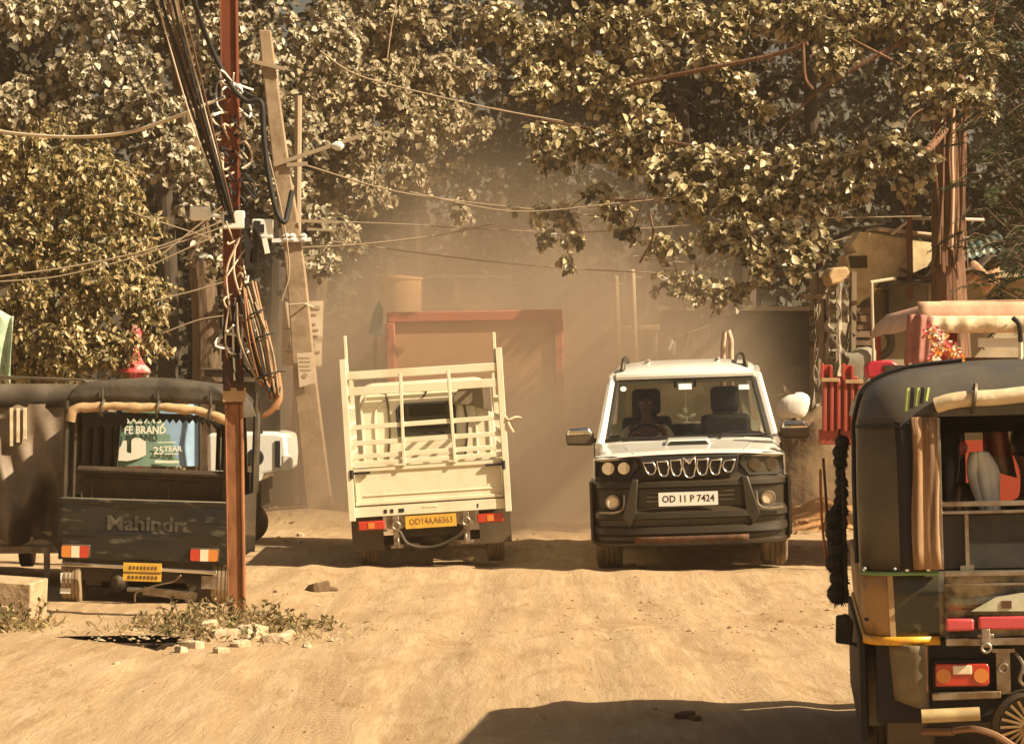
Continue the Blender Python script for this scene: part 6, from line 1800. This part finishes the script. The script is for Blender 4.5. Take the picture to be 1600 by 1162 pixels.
tree('broad_leaved_tree', 'open tree of broad dusty leaves at top left, behind the cables', cl, (-4.4, 32.5, 0), [(-4.4, 32.5, 0), (-4.3, 32.5, 2), (-4.4, 32.3, 4), (-4.6, 32, 6), (-4.8, 32, 7.5)], .20, LEAF_B, BARK, L=.105, per=6, wr=.36, up=.4, droop=.8, shell=.5, limb=.03)
# dusty tree whose boughs hang over the road
cl = [C(560, 40, 38, 80, 60, 620), C(640, 30, 38, 80, 60, 560), C(590, 130, 37.5, 80, 70, 820), C(660, 120, 38, 70, 60, 640), C(720, 110, 38.5, 60, 45, 480), C(560, 220, 37, 70, 70, 720), C(640, 210, 37.5, 70, 60, 680), C(700, 190, 38, 50, 45, 420), C(570, 295, 36.5, 50, 45, 360), C(640, 270, 37, 50, 30, 260), C(690, 255, 37.2, 35, 25, 140), C(500, 130, 37, 50, 90, 480), C(520, 270, 37, 45, 60, 360), C(725, 325, 35, 18, 38, 110), C(745, 195, 37, 30, 25, 90), C(760, 30, 39, 70, 45, 480), C(600, -60, 38, 200, 60, 800), C(540, 370, 36, 35, 30, 110), C(515, 400, 36, 25, 25, 70)]
cl = [(c, r_, int(n * 1.8)) for c, r_, n in cl]
tree('dusty_tree', 'tree of dust-caked leaves drooping over the road above the red truck', cl, (-3.6, 40, 0), [(-3.6, 40, 0), (-3.5, 40, 3), (-3.1, 39.5, 5), (-2.6, 39, 6.5), (-1.9, 38.5, 7.6)], .24, LEAF_C, BARK, L=.115, per=6, wr=.36, up=.4, droop=.9, shell=.55, limb=.03)
# the banyan over the right side of the road
Yb = 28.5
cl = [C(800, 40, 31, 60, 50, 420), C(850, 90, 30.5, 60, 50, 420), C(900, 60, 30, 70, 55, 560), C(960, 40, 29.5, 70, 45, 560), C(930, 130, 29.5, 70, 45, 620), C(985, 160, 29, 50, 45, 460), C(1010, 90, 29, 50, 45, 420), C(870, 215, 29.5, 60, 28, 330), C(930, 225, 29, 55, 35, 420), C(985, 230, 28.6, 45, 45, 420), C(1030, 215, 28.4, 32, 50, 380), C(1025, 275, 28.4, 22, 35, 170), C(840, 140, 30, 45, 30, 190), C(825, 110, 30, 35, 25, 120), C(860, 250, 29.5, 40, 20, 120),
      C(1050, 30, 29, 60, 45, 420), C(1120, 50, 28.6, 50, 45, 420), C(1170, 20, 28.5, 60, 35, 360), C(1110, 100, 28.6, 32, 32, 220), C(1160, 140, 28.8, 30, 40, 150), C(1190, 170, 28.8, 25, 30, 130), C(1250, 30, 28, 70, 45, 620), C(1310, 70, 27.8, 40, 45, 360), C(1295, 95, 27.8, 25, 30, 170), C(1340, 25, 27.6, 70, 40, 560), C(1420, 30, 27.4, 70, 40, 560), C(1490, 40, 27.2, 60, 60, 620), C(1530, 90, 27.2, 40, 55, 420), C(1460, 100, 27.3, 45, 40, 360), C(1420, 120, 27.5, 30, 30, 190), C(1490, 150, 27.3, 40, 30, 240), C(1450, 165, 27.6, 30, 25, 120), C(1535, 160, 27.4, 25, 25, 100),
      C(1090, 260, 28, 40, 45, 420), C(1080, 310, 28, 35, 40, 330), C(1140, 270, 27.8, 55, 40, 620), C(1200, 265, 27.5, 55, 38, 640), C(1260, 262, 27.3, 55, 38, 620), C(1320, 258, 27.2, 50, 40, 560), C(1370, 245, 27.2, 40, 32, 380), C(1410, 235, 27.2, 38, 35, 330), C(1440, 260, 27.1, 25, 35, 200), C(1160, 320, 27.8, 50, 40, 480), C(1220, 315, 27.6, 45, 35, 420), C(1280, 310, 27.4, 45, 35, 330), C(1335, 295, 27.2, 35, 22, 160), C(1150, 365, 27.9, 35, 35, 240), C(1180, 395, 27.8, 28, 30, 190), C(1225, 365, 27.6, 30, 30, 190), C(1250, 395, 27.5, 26, 30, 220), C(1275, 375, 27.4, 22, 25, 130), C(1245, 425, 27.5, 14, 20, 70), C(1420, 290, 27.4, 22, 28, 110), C(1110, 370, 28, 25, 25, 90), C(1190, 425, 27.8, 12, 16, 50),
      C(960, 330, 29.5, 32, 22, 120), C(880, 335, 30, 25, 18, 70), C(850, 370, 30, 18, 20, 60), C(895, 375, 29.8, 16, 16, 50), C(885, 405, 29.8, 12, 10, 30), C(840, 330, 30.2, 35, 12, 60), C(985, 365, 29.5, 20, 18, 60), C(940, 300, 29.5, 25, 15, 60),
      C(1040, 385, 31, 60, 30, 130), C(1060, 440, 33, 60, 35, 150), C(1120, 455, 33, 60, 30, 180)]
bx = at(1484, 360, 30.6)
roots = []
random.seed(21)
for k in range(26):
    x = 1458 + 56 * random.random(); d = random.uniform(-.32, -.12)
    w1 = random.uniform(-6, 6)
    roots.append(([at(x + w1, 165 + random.uniform(-30, 30), 30.6 + d), at(x + random.uniform(-4, 4), 250, 30.6 + d), at(x + random.uniform(-5, 5), 320, 30.6 + d), at(x - w1, 400 + random.uniform(-20, 30), 30.6 + d * .9)], random.uniform(.010, .035)))
roots += [([at(770, 168, 30.5), at(860, 190, 30), at(1000, 214, 29.2), at(1100, 232, 28.6), at(1180, 246, 28.3), at(1260, 256, 28)], .045), ([at(985, 132, 29.6), at(1100, 108, 29.2), at(1200, 88, 29), at(1262, 68, 28.8)], .03), ([at(1255, 68, 28.8), at(1258, 120, 28.8), at(1270, 140, 28.8)], .02),
          ([at(1260, 256, 28), at(1360, 262, 28.4), at(1440, 240, 29.2), at(1478, 200, 30.4)], .06), ([at(1015, 330, 29), at(1020, 370, 29), at(1000, 410, 29.5)], .015), ([at(900, 300, 29.8), at(960, 312, 29.6), at(1040, 310, 29.2), at(1100, 300, 28.6)], .02), ([at(1210, 215, 30), at(1270, 150, 30), at(1330, 110, 29.8), at(1420, 60, 29.8)], .042), ([at(1478, 200, 30.5), at(1430, 120, 29.6), at(1330, 60, 28.6)], .05), ([at(1500, 190, 30.5), at(1540, 60, 29.6), at(1570, -60, 29)], .09)]
def stagger(c, rad, n):
    py = HY - (c[2] - CH) * F / c[1]; px = CX + c[0] * F / c[1]
    Y2 = c[1] + (290 - py) / 100 * .95          # boughs climb away from the road
    k = Y2 / c[1]
    return (tuple(at(px, py, Y2)), (rad[0] * k, rad[1] * .65, rad[2] * k), int(n * 1.5))
cl = [stagger(*q) for q in cl]
tree('banyan_tree', 'large banyan with bright dusty leaves over the road and reddish root-laced trunk behind the shack', cl, (bx.x, 30.6, 0), [(bx.x, 30.6, 0), (bx.x + .02, 30.6, 2.0), (bx.x - .02, 30.6, 3.6), (bx.x + .05, 30.6, 5.6), (bx.x - .2, 30.4, 7.5)], .26, LEAF_D, BARKR, L=.108, per=6, wr=.37, up=.35, droop=.8, shell=.5, limb=.02, extra=roots)
ban = bpy.data.objects['banyan_tree']
MB().tube(spline([at(1490, 170, 30.15) - ban.location, at(1488, 240, 30.12) - ban.location, at(1489, 300, 30.15) - ban.location, at(1487, 390, 30.2) - ban.location], 6), .022, 7).build('aerial_root', mat('pale_root', (.55, .36, .24), .8), ban)
V, Q = leaf_cloud([C(1105, 462, 37.9, 45, 28, 520), C(1075, 450, 38, 30, 20, 220), C(1150, 470, 38, 20, 14, 110)], .12, 6, .36, .5, .4, .5)
tb = thing('bush', 'sunlit yellowish bush leaning over the brown roadside wall', 'bush', (3.2, 38.3, 0))
m_ = MB()
for dx in (-.35, -.1, .15, .4): m_.tube(spline([(0, 0, 0), (dx * .4, 0, 1.6), (dx, -.2, 3.1)], 5), .02, 5)
m_.build('stem', BARK, tb); mesh_quads('leaves', V - np.array([3.2, 38.3, 0]), Q, LEAF_D, tb)
# feathery dark tree at the right edge
def feather():
    base = Vector((6.6, 26.5, 0))
    t = thing('feathery_tree', 'dark green feathery-leaved tree at the right edge beside the banyan trunk', 'tree', base)
    m = MB(); tr = spline([Vector((0, 0, 0)), Vector((.05, 0, 2)), Vector((-.1, 0, 4)), Vector((0, 0, 7.5))], 6)
    m.tube(tr, [.14 - .1 * k / (len(tr) - 1) for k in range(len(tr))], 8)
    VV = []
    for k in range(300):
        px, py = random.uniform(1505, 1680), random.uniform(-40, 485)
        if px < 1545 and random.random() < .75: continue
        Yk = 26.3 + random.uniform(-.5, .9)
        p0 = np.array(at(px, py, Yk)) - np.array(base)
        a = random.uniform(0, 6.28)
        d = np.array([math.cos(a) - .25, -.3 + math.sin(a) * .6, random.uniform(-.5, .3)]); d /= np.linalg.norm(d)
        ln = random.uniform(.35, .6)
        if k < 120: m.tube([tr[min(len(tr) - 1, int(max(0, p0[2]) / 7.5 * (len(tr) - 1)))], Vector(p0)], [.018, .006], 4)
        m.tube([Vector(p0), Vector(p0 + d * ln * .6), Vector(p0 + d * ln - np.array([0, 0, .12]))], .004, 3)
        side = np.cross(d, [0, 0, 1]); side /= np.linalg.norm(side)
        n = 15
        s = np.linspace(.1, 1, n)
        for sg in (-1, 1):
            P = p0 + d * (s * ln)[:, None] - np.array([0, 0, .12]) * (s ** 2)[:, None]
            D = side * sg + d * .55 + np.array([0, 0, -.25]) + rng.normal(size=(n, 3)) * .12
            VV.append(leaf_arrays(P, D, np.tile([0., -.2, 1.], (n, 1)) + rng.normal(size=(n, 3)) * .3, np.full(n, .105) * (1.15 - .6 * s), .16, .2))
    V = np.concatenate(VV); nl = len(V) // 6
    b_ = (np.arange(nl) * 6)[:, None]
    Q = np.concatenate([b_ + np.array([[0, 1, 2, 3]]), b_ + np.array([[0, 3, 4, 5]])], axis=1).reshape(-1, 4)
    m.build('trunk', BARK, t)
    mesh_quads('crown', V, Q, LEAF_E, t)
feather()
# tall trees close the sky; high one and unseen right one added for shade
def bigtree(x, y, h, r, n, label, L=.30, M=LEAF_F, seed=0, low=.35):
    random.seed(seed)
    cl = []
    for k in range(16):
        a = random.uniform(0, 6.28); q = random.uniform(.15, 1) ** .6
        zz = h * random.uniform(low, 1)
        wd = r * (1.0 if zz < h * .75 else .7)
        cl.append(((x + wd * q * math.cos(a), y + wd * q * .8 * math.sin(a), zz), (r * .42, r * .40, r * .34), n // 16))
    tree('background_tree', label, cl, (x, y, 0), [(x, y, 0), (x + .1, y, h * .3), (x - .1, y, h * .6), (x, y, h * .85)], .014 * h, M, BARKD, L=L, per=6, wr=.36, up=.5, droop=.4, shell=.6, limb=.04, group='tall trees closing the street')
BT = [(-9.5, 37, 11, 3.2, 'tall shaded tree behind the left edge of the street'), (-6.2, 41, 12, 3.4, 'tall shaded tree behind the broad-leaved tree'), (-2.2, 50, 13, 4.0, 'tall tree closing the street left of the far tank'), (2.6, 48, 13, 3.8, 'tall tree closing the street right of the red truck'), (5.4, 41, 12, 3.4, 'tall shaded tree behind the banyan trunk'), (9.2, 37, 12, 3.6, 'tall shaded tree beyond the shack roof'), (3.0, 40.5, 13, 2.8, 'high-crowned tree added to darken the road behind the banyan leaves'), (-.3, 58, 14, 4.5, 'far tall tree in the dust at the end of the street'), (6.8, 52, 13, 4.2, 'far tree behind the shaded trees right of the street end'), (-7.5, 54, 13, 4.5, 'far tree behind the shaded trees left of the street end'), (4.6, 46.5, 16, 4.2, 'tallest tree behind the banyan leaves at upper right'), (-4.8, 46, 16, 4.2, 'tallest tree behind the dusty leaves at upper left'), (14.5, 34, 12, 3.4, 'unseen tall tree added for shade right of the shack'), (-12, 30, 10, 3, 'tall tree left of the small-leaved tree')]
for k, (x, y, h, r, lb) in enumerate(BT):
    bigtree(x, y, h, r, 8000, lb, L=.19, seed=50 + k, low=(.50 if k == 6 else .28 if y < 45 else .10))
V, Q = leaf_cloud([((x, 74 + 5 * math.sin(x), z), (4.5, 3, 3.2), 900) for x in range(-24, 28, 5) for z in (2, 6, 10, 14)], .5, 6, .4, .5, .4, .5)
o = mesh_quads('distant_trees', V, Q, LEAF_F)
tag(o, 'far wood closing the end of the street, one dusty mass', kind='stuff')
# undergrowth along both sides of the far street
V, Q = leaf_cloud([((x, y, .7), (1.3, 1.2, 1.0), 420) for x, y in ((-7, 33), (-5.8, 35), (-4.6, 36.5), (-8.5, 31), (-6.2, 30.5), (4.6, 36), (5.8, 35), (7.5, 34), (3.6, 40), (-4.4, 41), (9.5, 32))], .14, 6, .34, .6, .3, .6)
tag(mesh_quads('undergrowth', V, Q, LEAF_C), 'dusty undergrowth along both sides of the far street', kind='stuff')

# ------------------------------------------------------------------ weeds, stones and litter on the verge
def weed(x, y, r, h, n, label, group=None, dry=0.0):
    base = Vector((x, y, gz(x, y)))
    VV = []
    k = max(3, int(n / 8))
    m = MB()
    for i in range(k):
        a = random.uniform(0, 6.28); q = r * math.sqrt(random.random())
        p0 = Vector((q * math.cos(a), q * math.sin(a), .01))
        tip = p0 + Vector((math.cos(a) * h * .5 + random.gauss(0, h * .25), math.sin(a) * h * .5, h * random.uniform(.5, 1.1)))
        pp = spline([Vector((0, 0, -.01)), p0, (p0 + tip) / 2 + Vector((0, 0, h * .15)), tip], 3)
        m.tube(pp, .0035, 4)
        for j in range(8):
            s = pp[min(9, 3 + int(j * .85))]
            VV.append(leaf_arrays(np.array([s]), rng.normal(size=(1, 3)) + np.array([[0, 0, .3]]), rng.normal(size=(1, 3)) * .5 + np.array([[0, 0, 1.]]), np.array([random.uniform(.022, .05)]), .28, .2))
    V = np.concatenate(VV); nl = len(V) // 6
    b_ = (np.arange(nl) * 6)[:, None]
    Q = np.concatenate([b_ + np.array([[0, 1, 2, 3]]), b_ + np.array([[0, 3, 4, 5]])], axis=1).reshape(-1, 4)
    o = m.build('weed', BARK, None, smooth=60); o.location = base
    tag(o, label, 'weed', group)
    mesh_quads('leaves', V, Q, WEEDM, o)
random.seed(31)
WD = [(-2.30, 16.35, .16, .20, 'weed at the left foot of the red-brown pole'), (-2.05, 16.35, .16, .22, 'weed right in front of the red-brown pole'), (-1.80, 16.3, .18, .18, 'weed just right of the red-brown pole foot'), (-1.52, 16.05, .20, .15, 'weed at the right end of the stony patch by the pole'), (-2.42, 15.6, .20, .16, 'weed between the drain hole and the white stones'), (-2.18, 15.3, .18, .13, 'low weed at the right corner of the drain hole'), (-1.90, 14.95, .20, .14, 'nearest weed of the stony patch by the pole'), (-1.72, 15.55, .22, .16, 'spreading weed among the white stones'), (-1.42, 15.75, .2, .12, 'thin weed at the far right of the white stones'), (-2.02, 15.85, .20, .20, 'bushy weed behind the white stones'),
      (-3.52, 16.3, .16, .24, 'weed against the pale concrete block'), (-3.38, 15.9, .15, .24, 'weed right of the pale concrete block'), (-3.42, 15.45, .14, .22, 'nearest weed at the left edge of the verge')]
for x, y, r, h, lb in WD: weed(x, y, r * 1.1, h * .62, 80, lb)
VV = []
for _ in range(1500):
    x = -1.95 + random.gauss(0, .36); y = 15.75 + random.gauss(0, .42)
    if random.random() < .25: x, y = -3.45 + random.gauss(0, .14), 15.9 + random.gauss(0, .3)
    if in_poly(np.array([x]), np.array([y]), PIT)[0]: continue
    z = gz(x, y)
    h = random.uniform(.03, .10)
    d = Vector((random.gauss(0, .6), random.gauss(0, .5), 1)).normalized() * h
    sd_ = Vector((random.gauss(0, 1), random.gauss(0, .4), 0)).normalized() * random.uniform(.002, .004)
    p = Vector((x, y, z - .005))
    VV.append([p - sd_, p + sd_, p + d * .6 + sd_ * .6, p + d + Vector((d.x * .4, d.y * .4, -.01))])
V = np.array(VV).reshape(-1, 3)
tag(mesh_quads('dry_grass', V, np.arange(len(V)).reshape(-1, 4), leafmat('dry_grass_blade', [(.16, .12, .045), (.34, .25, .11), (.50, .38, .20)], .3, .7)), 'dry grass scattered through the weedy patches on the verge', kind='stuff')
V = stones(260, (-2.75, -1.1), (14.8, 16.5), .008, .035)
tag(stone_obj('gravel', V, mat('verge_gravel', (.44, .33, .21), .95, c2=(.28, .19, .11), ns=3)), 'gravel and brick crumbs around the foot of the red-brown pole', kind='stuff')
WST = mat('whitish_stone', (.56, .45, .32), .95, c2=(.34, .24, .145), ns=7, nd=7, bump=.8, bs=22, dust=.35, dustc=(.46,.32,.185))
def rock(x, y, sx, sy, sz, label, M=WST, rz=0, cat='stone', sink=.38):
    b = MB().ball((0, 0, 0), .5, 10)
    ph = [random.uniform(0, 6) for _ in range(6)]
    v2 = []
    for v in b.v:
        v = Vector(v)
        f = 1 + .18 * math.sin(v.x * 6 + ph[0]) * math.sin(v.y * 5 + ph[1]) + .14 * math.sin(v.z * 7 + v.x * 3 + ph[2])
        v = v * f
        v = Vector([math.copysign(abs(c) ** .55 * .5 ** .45, c) for c in v])
        v2.append((v.x * sx * (1 + random.uniform(-.12, .12)), v.y * sy * (1 + random.uniform(-.12, .12)), v.z * sz * (1 + random.uniform(-.15, .15))))
    b.v = v2
    o = b.build('stone', M, None, smooth=22); o.location = (x, y, gz(x, y) + sz * (.5 - sink)); o.rotation_euler = (random.uniform(-.2, .2), random.uniform(-.2, .2), rz)
    return tag(o, label, cat)
for k, (px, py, w_, lb) in enumerate([(327, 975, .16, 'whitish stone at the left of the weedy patch, upper one'), (352, 990, .20, 'whitish broken brick in the middle of the weedy patch'), (395, 985, .24, 'largest pale stone in the weedy patch under the pole'), (428, 992, .18, 'pale stone right of the largest one'), (447, 985, .16, 'pale stone at the right end of the weedy patch'), (375, 1003, .13, 'small pale stone in front of the largest one'), (300, 1005, .15, 'flat pale stone near the drain hole'), (283, 1012, .10, 'small stone at the drain hole corner'), (480, 1000, .08, 'small pale stone at the far right of the weedy patch'), (345, 1012, .10, 'small pale stone between the front weeds')]):
    Yk = 1.55 * F / (py - HY)
    p = at(px, py, Yk); rock(p.x, Yk, w_, w_ * .7, w_ * .55, lb, rz=random.uniform(0, 3))
for px, py, w_, lb, M in [(498, 922, .20, 'dark clod of dirt lying on the road left of the truck wheel tracks', EARTH), (520, 921, .09, 'small dark clod right of the bigger dark one', EARTH), (430, 926, .05, 'small reddish lump on the road right of the pole', RUST), (497, 940, .05, 'tiny white pebble on the road below the dark clod', WST), (182, 1045, .045, 'white pebble in the foreground sand below the drain hole', WST), (1070, 1122, .10, 'reddish clod at the edge of the foreground shadow', RUST), (1085, 1124, .07, 'dark clod at the edge of the foreground shadow', EARTH), (990, 880, .05, 'small stone near the SUV front wheel', EARTH), (470, 890 - 50, .12, 'pale stone on the far verge beside the leaning pole', WST)]:
    Yk = 1.6 * F / (py - HY)
    p = at(px, py, Yk); rock(p.x, Yk, w_, w_ * .7, w_ * .5, lb, M, rz=random.uniform(0, 3), sink=.3)
# coloured things standing out of the small-leaved tree
def pinnacle():
    o0 = at(212, 582, 26.1)
    PK = mat('red_pink_paint', (.50, .06, .06), .9, c2=(.75, .36, .34), ns=7, lo=.52, hi=.62)
    s = 26.1 / F
    b = MB().lathe([(24 * s, 0), (22 * s, 6 * s), (13 * s, 16 * s), (7 * s, 26 * s), (4 * s, 40 * s), (5 * s, 50 * s), (9 * s, 56 * s), (10 * s, 64 * s), (5 * s, 72 * s), (.0001, 76 * s)], (0, 0, 0), 'z', 14)
    b.lathe([(.5 * 20 * s, -o0.z + .0), (.5 * 20 * s, 0)], (0, 0, 0), 'z', 10)
    o = b.build('pinnacle', PK, None, smooth=40); o.location = o0
    MB().box(-.22, .22, -.22, .22, -o0.z, -o0.z + .4).build('plinth', DUSTC, o)
    tag(o, 'red and pink pointed pinnacle rising behind the dark three-wheeler roof', 'pinnacle')
pinnacle()
o = cloth(at(2, 488, 25.0), .26, .75, 'pale green sheet hanging at the left edge under the small-leaved tree', mat('pale_green_sheet', (.26, .36, .24), .7, c2=(.55, .62, .46), ns=6))
p = at(-12, 480, 25.05)
MB().tube([(-.1, .05, .05), (-.1, .05, -p.z)], .03, 8).build('pole', DUSTC, o)
# ------------------------------------------------------------------ people: one skinned surface for the body, clothes as a second skin
def skin_mesh(name, J, E, M, parent, grow=0.0, sub=2, root=0):
    names = list(J)
    me = bpy.data.meshes.new(name)
    me.from_pydata([J[n][0] for n in names], [(names.index(a), names.index(b_)) for a, b_ in E], [])
    me.materials.append(M)
    o = bpy.data.objects.new(name, me); COL.objects.link(o)
    if parent is not None: o.parent = parent
    md = o.modifiers.new('Skin', 'SKIN'); md.use_smooth_shade = True; md.branch_smoothing = .6
    if not me.skin_vertices: me.attributes  # the modifier makes the layer
    for i, n in enumerate(names):
        r = J[n][1]
        r = (r, r) if isinstance(r, (int, float)) else r
        sv = me.skin_vertices[0].data[i]
        sv.radius = (r[0] + grow, r[1] + grow); sv.use_root = (i == root)
    sm = o.modifiers.new('Subdivision', 'SUBSURF'); sm.levels = sub; sm.render_levels = sub
    return o
def hand(J, E, wrist, tip, nm, up=Vector((0, 0, 1))):
    w_, t_ = Vector(wrist), Vector(tip)
    d = (t_ - w_).normalized(); s = d.cross(up).normalized()
    J['palm' + nm] = (w_ + d * .05, (.030, .018))
    E.append(('wrist' + nm, 'palm' + nm))
    for k, (off, ln) in enumerate(((-.027, .062), (-.009, .072), (.009, .068), (.027, .052))):
        a = w_ + d * .085 + s * off; b_ = a + d * ln * .5 - up * .012; c = b_ + d * ln * .35 - up * .030
        J[f'f{k}a{nm}'] = (a, .009); J[f'f{k}b{nm}'] = (b_, .008); J[f'f{k}c{nm}'] = (c, .007)
        E += [('palm' + nm, f'f{k}a{nm}'), (f'f{k}a{nm}', f'f{k}b{nm}'), (f'f{k}b{nm}', f'f{k}c{nm}')]
    a = w_ + d * .045 - s * .040; b_ = a + d * .035 - s * .012 - up * .015
    J['t0' + nm] = (a, .010); J['t1' + nm] = (b_, .008)
    E += [('palm' + nm, 't0' + nm), ('t0' + nm, 't1' + nm)]
def person(label, x, y, zh, face, shirt, M4, arms, hairM=HAIR, long_hair=False, legs=True, cat='person'):
    """zh: hip height; face: +1 looks along local +y, -1 along -y"""
    f = face
    J, E = {}, []
    def j(n, p, r): J[n] = (Vector(p), r)
    j('hip', (x, y, zh), (.15, .11)); j('waist', (x, y + .01 * f, zh + .17), (.135, .095)); j('chest', (x, y + .02 * f, zh + .36), (.155, .10)); j('collar', (x, y + .0 * f, zh + .46), (.09, .07))
    j('neck', (x, y + .02 * f, zh + .53), (.052, .055)); j('jaw', (x, y + .055 * f, zh + .60), (.056, .060)); j('face', (x, y + .045 * f, zh + .665), (.070, .085)); j('crown', (x, y + .025 * f, zh + .745), (.066, .078))
    j('nose', (x, y + .142 * f, zh + .655), .010)
    E += [('hip', 'waist'), ('waist', 'chest'), ('chest', 'collar'), ('collar', 'neck'), ('neck', 'jaw'), ('jaw', 'face'), ('face', 'crown'), ('face', 'nose')]
    for sg, nm in ((-1, 'l'), (1, 'r')):
        j('ear' + nm, (x + sg * .082, y + .02 * f, zh + .66), .012); E.append(('face', 'ear' + nm))
        el, wr, tp = arms[nm]
        j('sh' + nm, (x + sg * .185, y + .01 * f, zh + .415), .062); j('el' + nm, el, .043); j('wrist' + nm, wr, .030)
        E += [('chest', 'sh' + nm), ('sh' + nm, 'el' + nm), ('el' + nm, 'wrist' + nm)]
        hand(J, E, wr, tp, nm)
        if legs:
            j('th' + nm, (x + sg * .09, y + .10 * f, zh - .01), .085); j('knee' + nm, (x + sg * .11, y + .44 * f, zh + .02), .060); j('ank' + nm, (x + sg * .11, y + .50 * f, zh - .36), .042); j('toe' + nm, (x + sg * .11, y + .66 * f, zh - .42), .032)
            E += [('hip', 'th' + nm), ('th' + nm, 'knee' + nm), ('knee' + nm, 'ank' + nm), ('ank' + nm, 'toe' + nm)]
    o = skin_mesh('person', J, E, SKIN, None)
    o.matrix_world = M4
    tag(o, label, cat)
    # clothes
    K = ['hip', 'waist', 'chest', 'collar', 'shl', 'ell', 'shr', 'elr']
    JJ = {k: (J[k][0], J[k][1]) for k in K}
    JJ['collar'] = (J['collar'][0] + Vector((0, 0, .01)), (.075, .065))
    skin_mesh('shirt', JJ, [e for e in E if e[0] in K and e[1] in K], shirt, o, grow=.014)
    if legs:
        K = ['hip', 'thl', 'kneel', 'ankl', 'thr', 'kneer', 'ankr']
        skin_mesh('trousers', {k: J[k] for k in K}, [e for e in E if e[0] in K and e[1] in K], DCLOTH, o, grow=.012)
    b = MB()
    hc = Vector((x, y + .018 * f, zh + .715))
    b.ball(hc, .098, 16, sx=.92, sy=1.0, sz=.98)
    vz = []
    for v in b.v:
        v = Vector(v)
        if (v.y - hc.y) * f > .03 and v.z < hc.z + .045: v.y = hc.y + .03 * f; 
        if v.z < hc.z - .06 and not long_hair: v.z = hc.z - .06
        vz.append(tuple(v))
    b.v = vz
    if long_hair:
        b.tube(spline([hc + Vector((0, -.05 * f, -.02)), hc + Vector((.01, -.105 * f, -.12)), hc + Vector((.0, -.125 * f, -.26)), hc + Vector((.01, -.125 * f, -.38))], 4), [.07, .066, .062, .056, .05, .046, .042, .038, .034, .030, .026, .02, .012], 10)
    b.build('hair', hairM, o, smooth=80)
    b = MB()     # eyes, brows, mouth
    for sg in (-1, 1): b.ball((x + sg * .032, y + .118 * f, zh + .680), .013, 8)
    b.build('eyes', WPLATE, o)
    b = MB()
    for sg in (-1, 1): b.ball((x + sg * .032, y + .127 * f, zh + .680), .007, 8); b.bar((x + sg * .018, y + .126 * f, zh + .703), (x + sg * .050, y + .118 * f, zh + .703), .006, .008)
    b.bar((x - .024, y + .118 * f, zh + .615), (x + .024, y + .118 * f, zh + .615), .008, .008)
    b.build('features', HAIR, o)
    return o
bpy.context.view_layer.update()
GSH = mat('pale_shirt', (.74, .68, .60), .9, c2=(.62, .55, .47), ns=8)
person('person in a pale shirt driving the white SUV, hands on the wheel', -.39, 1.98, .86, -1, GSH, suv.matrix_basis.copy(),
       {'l': ((-.66, 1.80, 1.06), (-.53, 1.62, 1.20), (-.50, 1.55, 1.26)), 'r': ((-.14, 1.80, 1.10), (-.22, 1.62, 1.24), (-.24, 1.55, 1.30))})
A = auto.matrix_basis.copy()
p1 = person('person with long dark hair and brown striped shawl sitting in the black auto rickshaw', -.29, .36, .70, 1, BCLOTH, A,
            {'l': ((-.51, .48, .89), (-.41, .66, .79), (-.35, .74, .77)), 'r': ((-.08, .50, .89), (-.17, .66, .79), (-.23, .74, .77))}, long_hair=True)
def shawl(u, v):
    a = math.pi * (1.02 + .96 * u)      # round the back
    rr = .12 + .135 * min(1, v * 2.4) ** .7 + .05 * v + .012 * math.sin(u * 34 + v * 4) * v
    return Vector((-.29 + rr * 1.08 * math.cos(a), .37 + rr * .72 * math.sin(a), 1.245 - .40 * v))
MB().grid(shawl, 48, 14).build('shawl', BCLOTH, p1, smooth=180, solid=.006)
MB().ball((-.215, .33, 1.395), .028, 10, sx=1, sy=.6, sz=1.2).build('hair_flower', PINK, p1)
p2 = person('person in dark clothes with a white shoulder scarf sitting in the black auto rickshaw', .08, .36, .70, 1, DCLOTH, A,
            {'l': ((-.13, .50, .89), (-.03, .68, .80), (.03, .76, .79)), 'r': ((.31, .48, .89), (.21, .66, .79), (.15, .74, .77))})
def scarf(u, v):
    w_ = .030 + .075 * math.sin(math.pi * min(1, .12 + v * .86)) ** 1.3 + .008 * math.sin(v * 9)
    return Vector((-.150 + .045 * v + w_ * 1.15 * (u - .5), .232 - .026 * math.sin(u * 3.1) - .010 * abs(math.sin(u * 9 + v * 1.5)) - .006 * math.sin(v * 11 + u * 5) - .02 * v, 1.385 - .27 * v - .02 * abs(u - .5)))
b = MB().grid(scarf, 30, 30)
b.build('scarf', WCLOTH, p2, smooth=180, solid=.012)
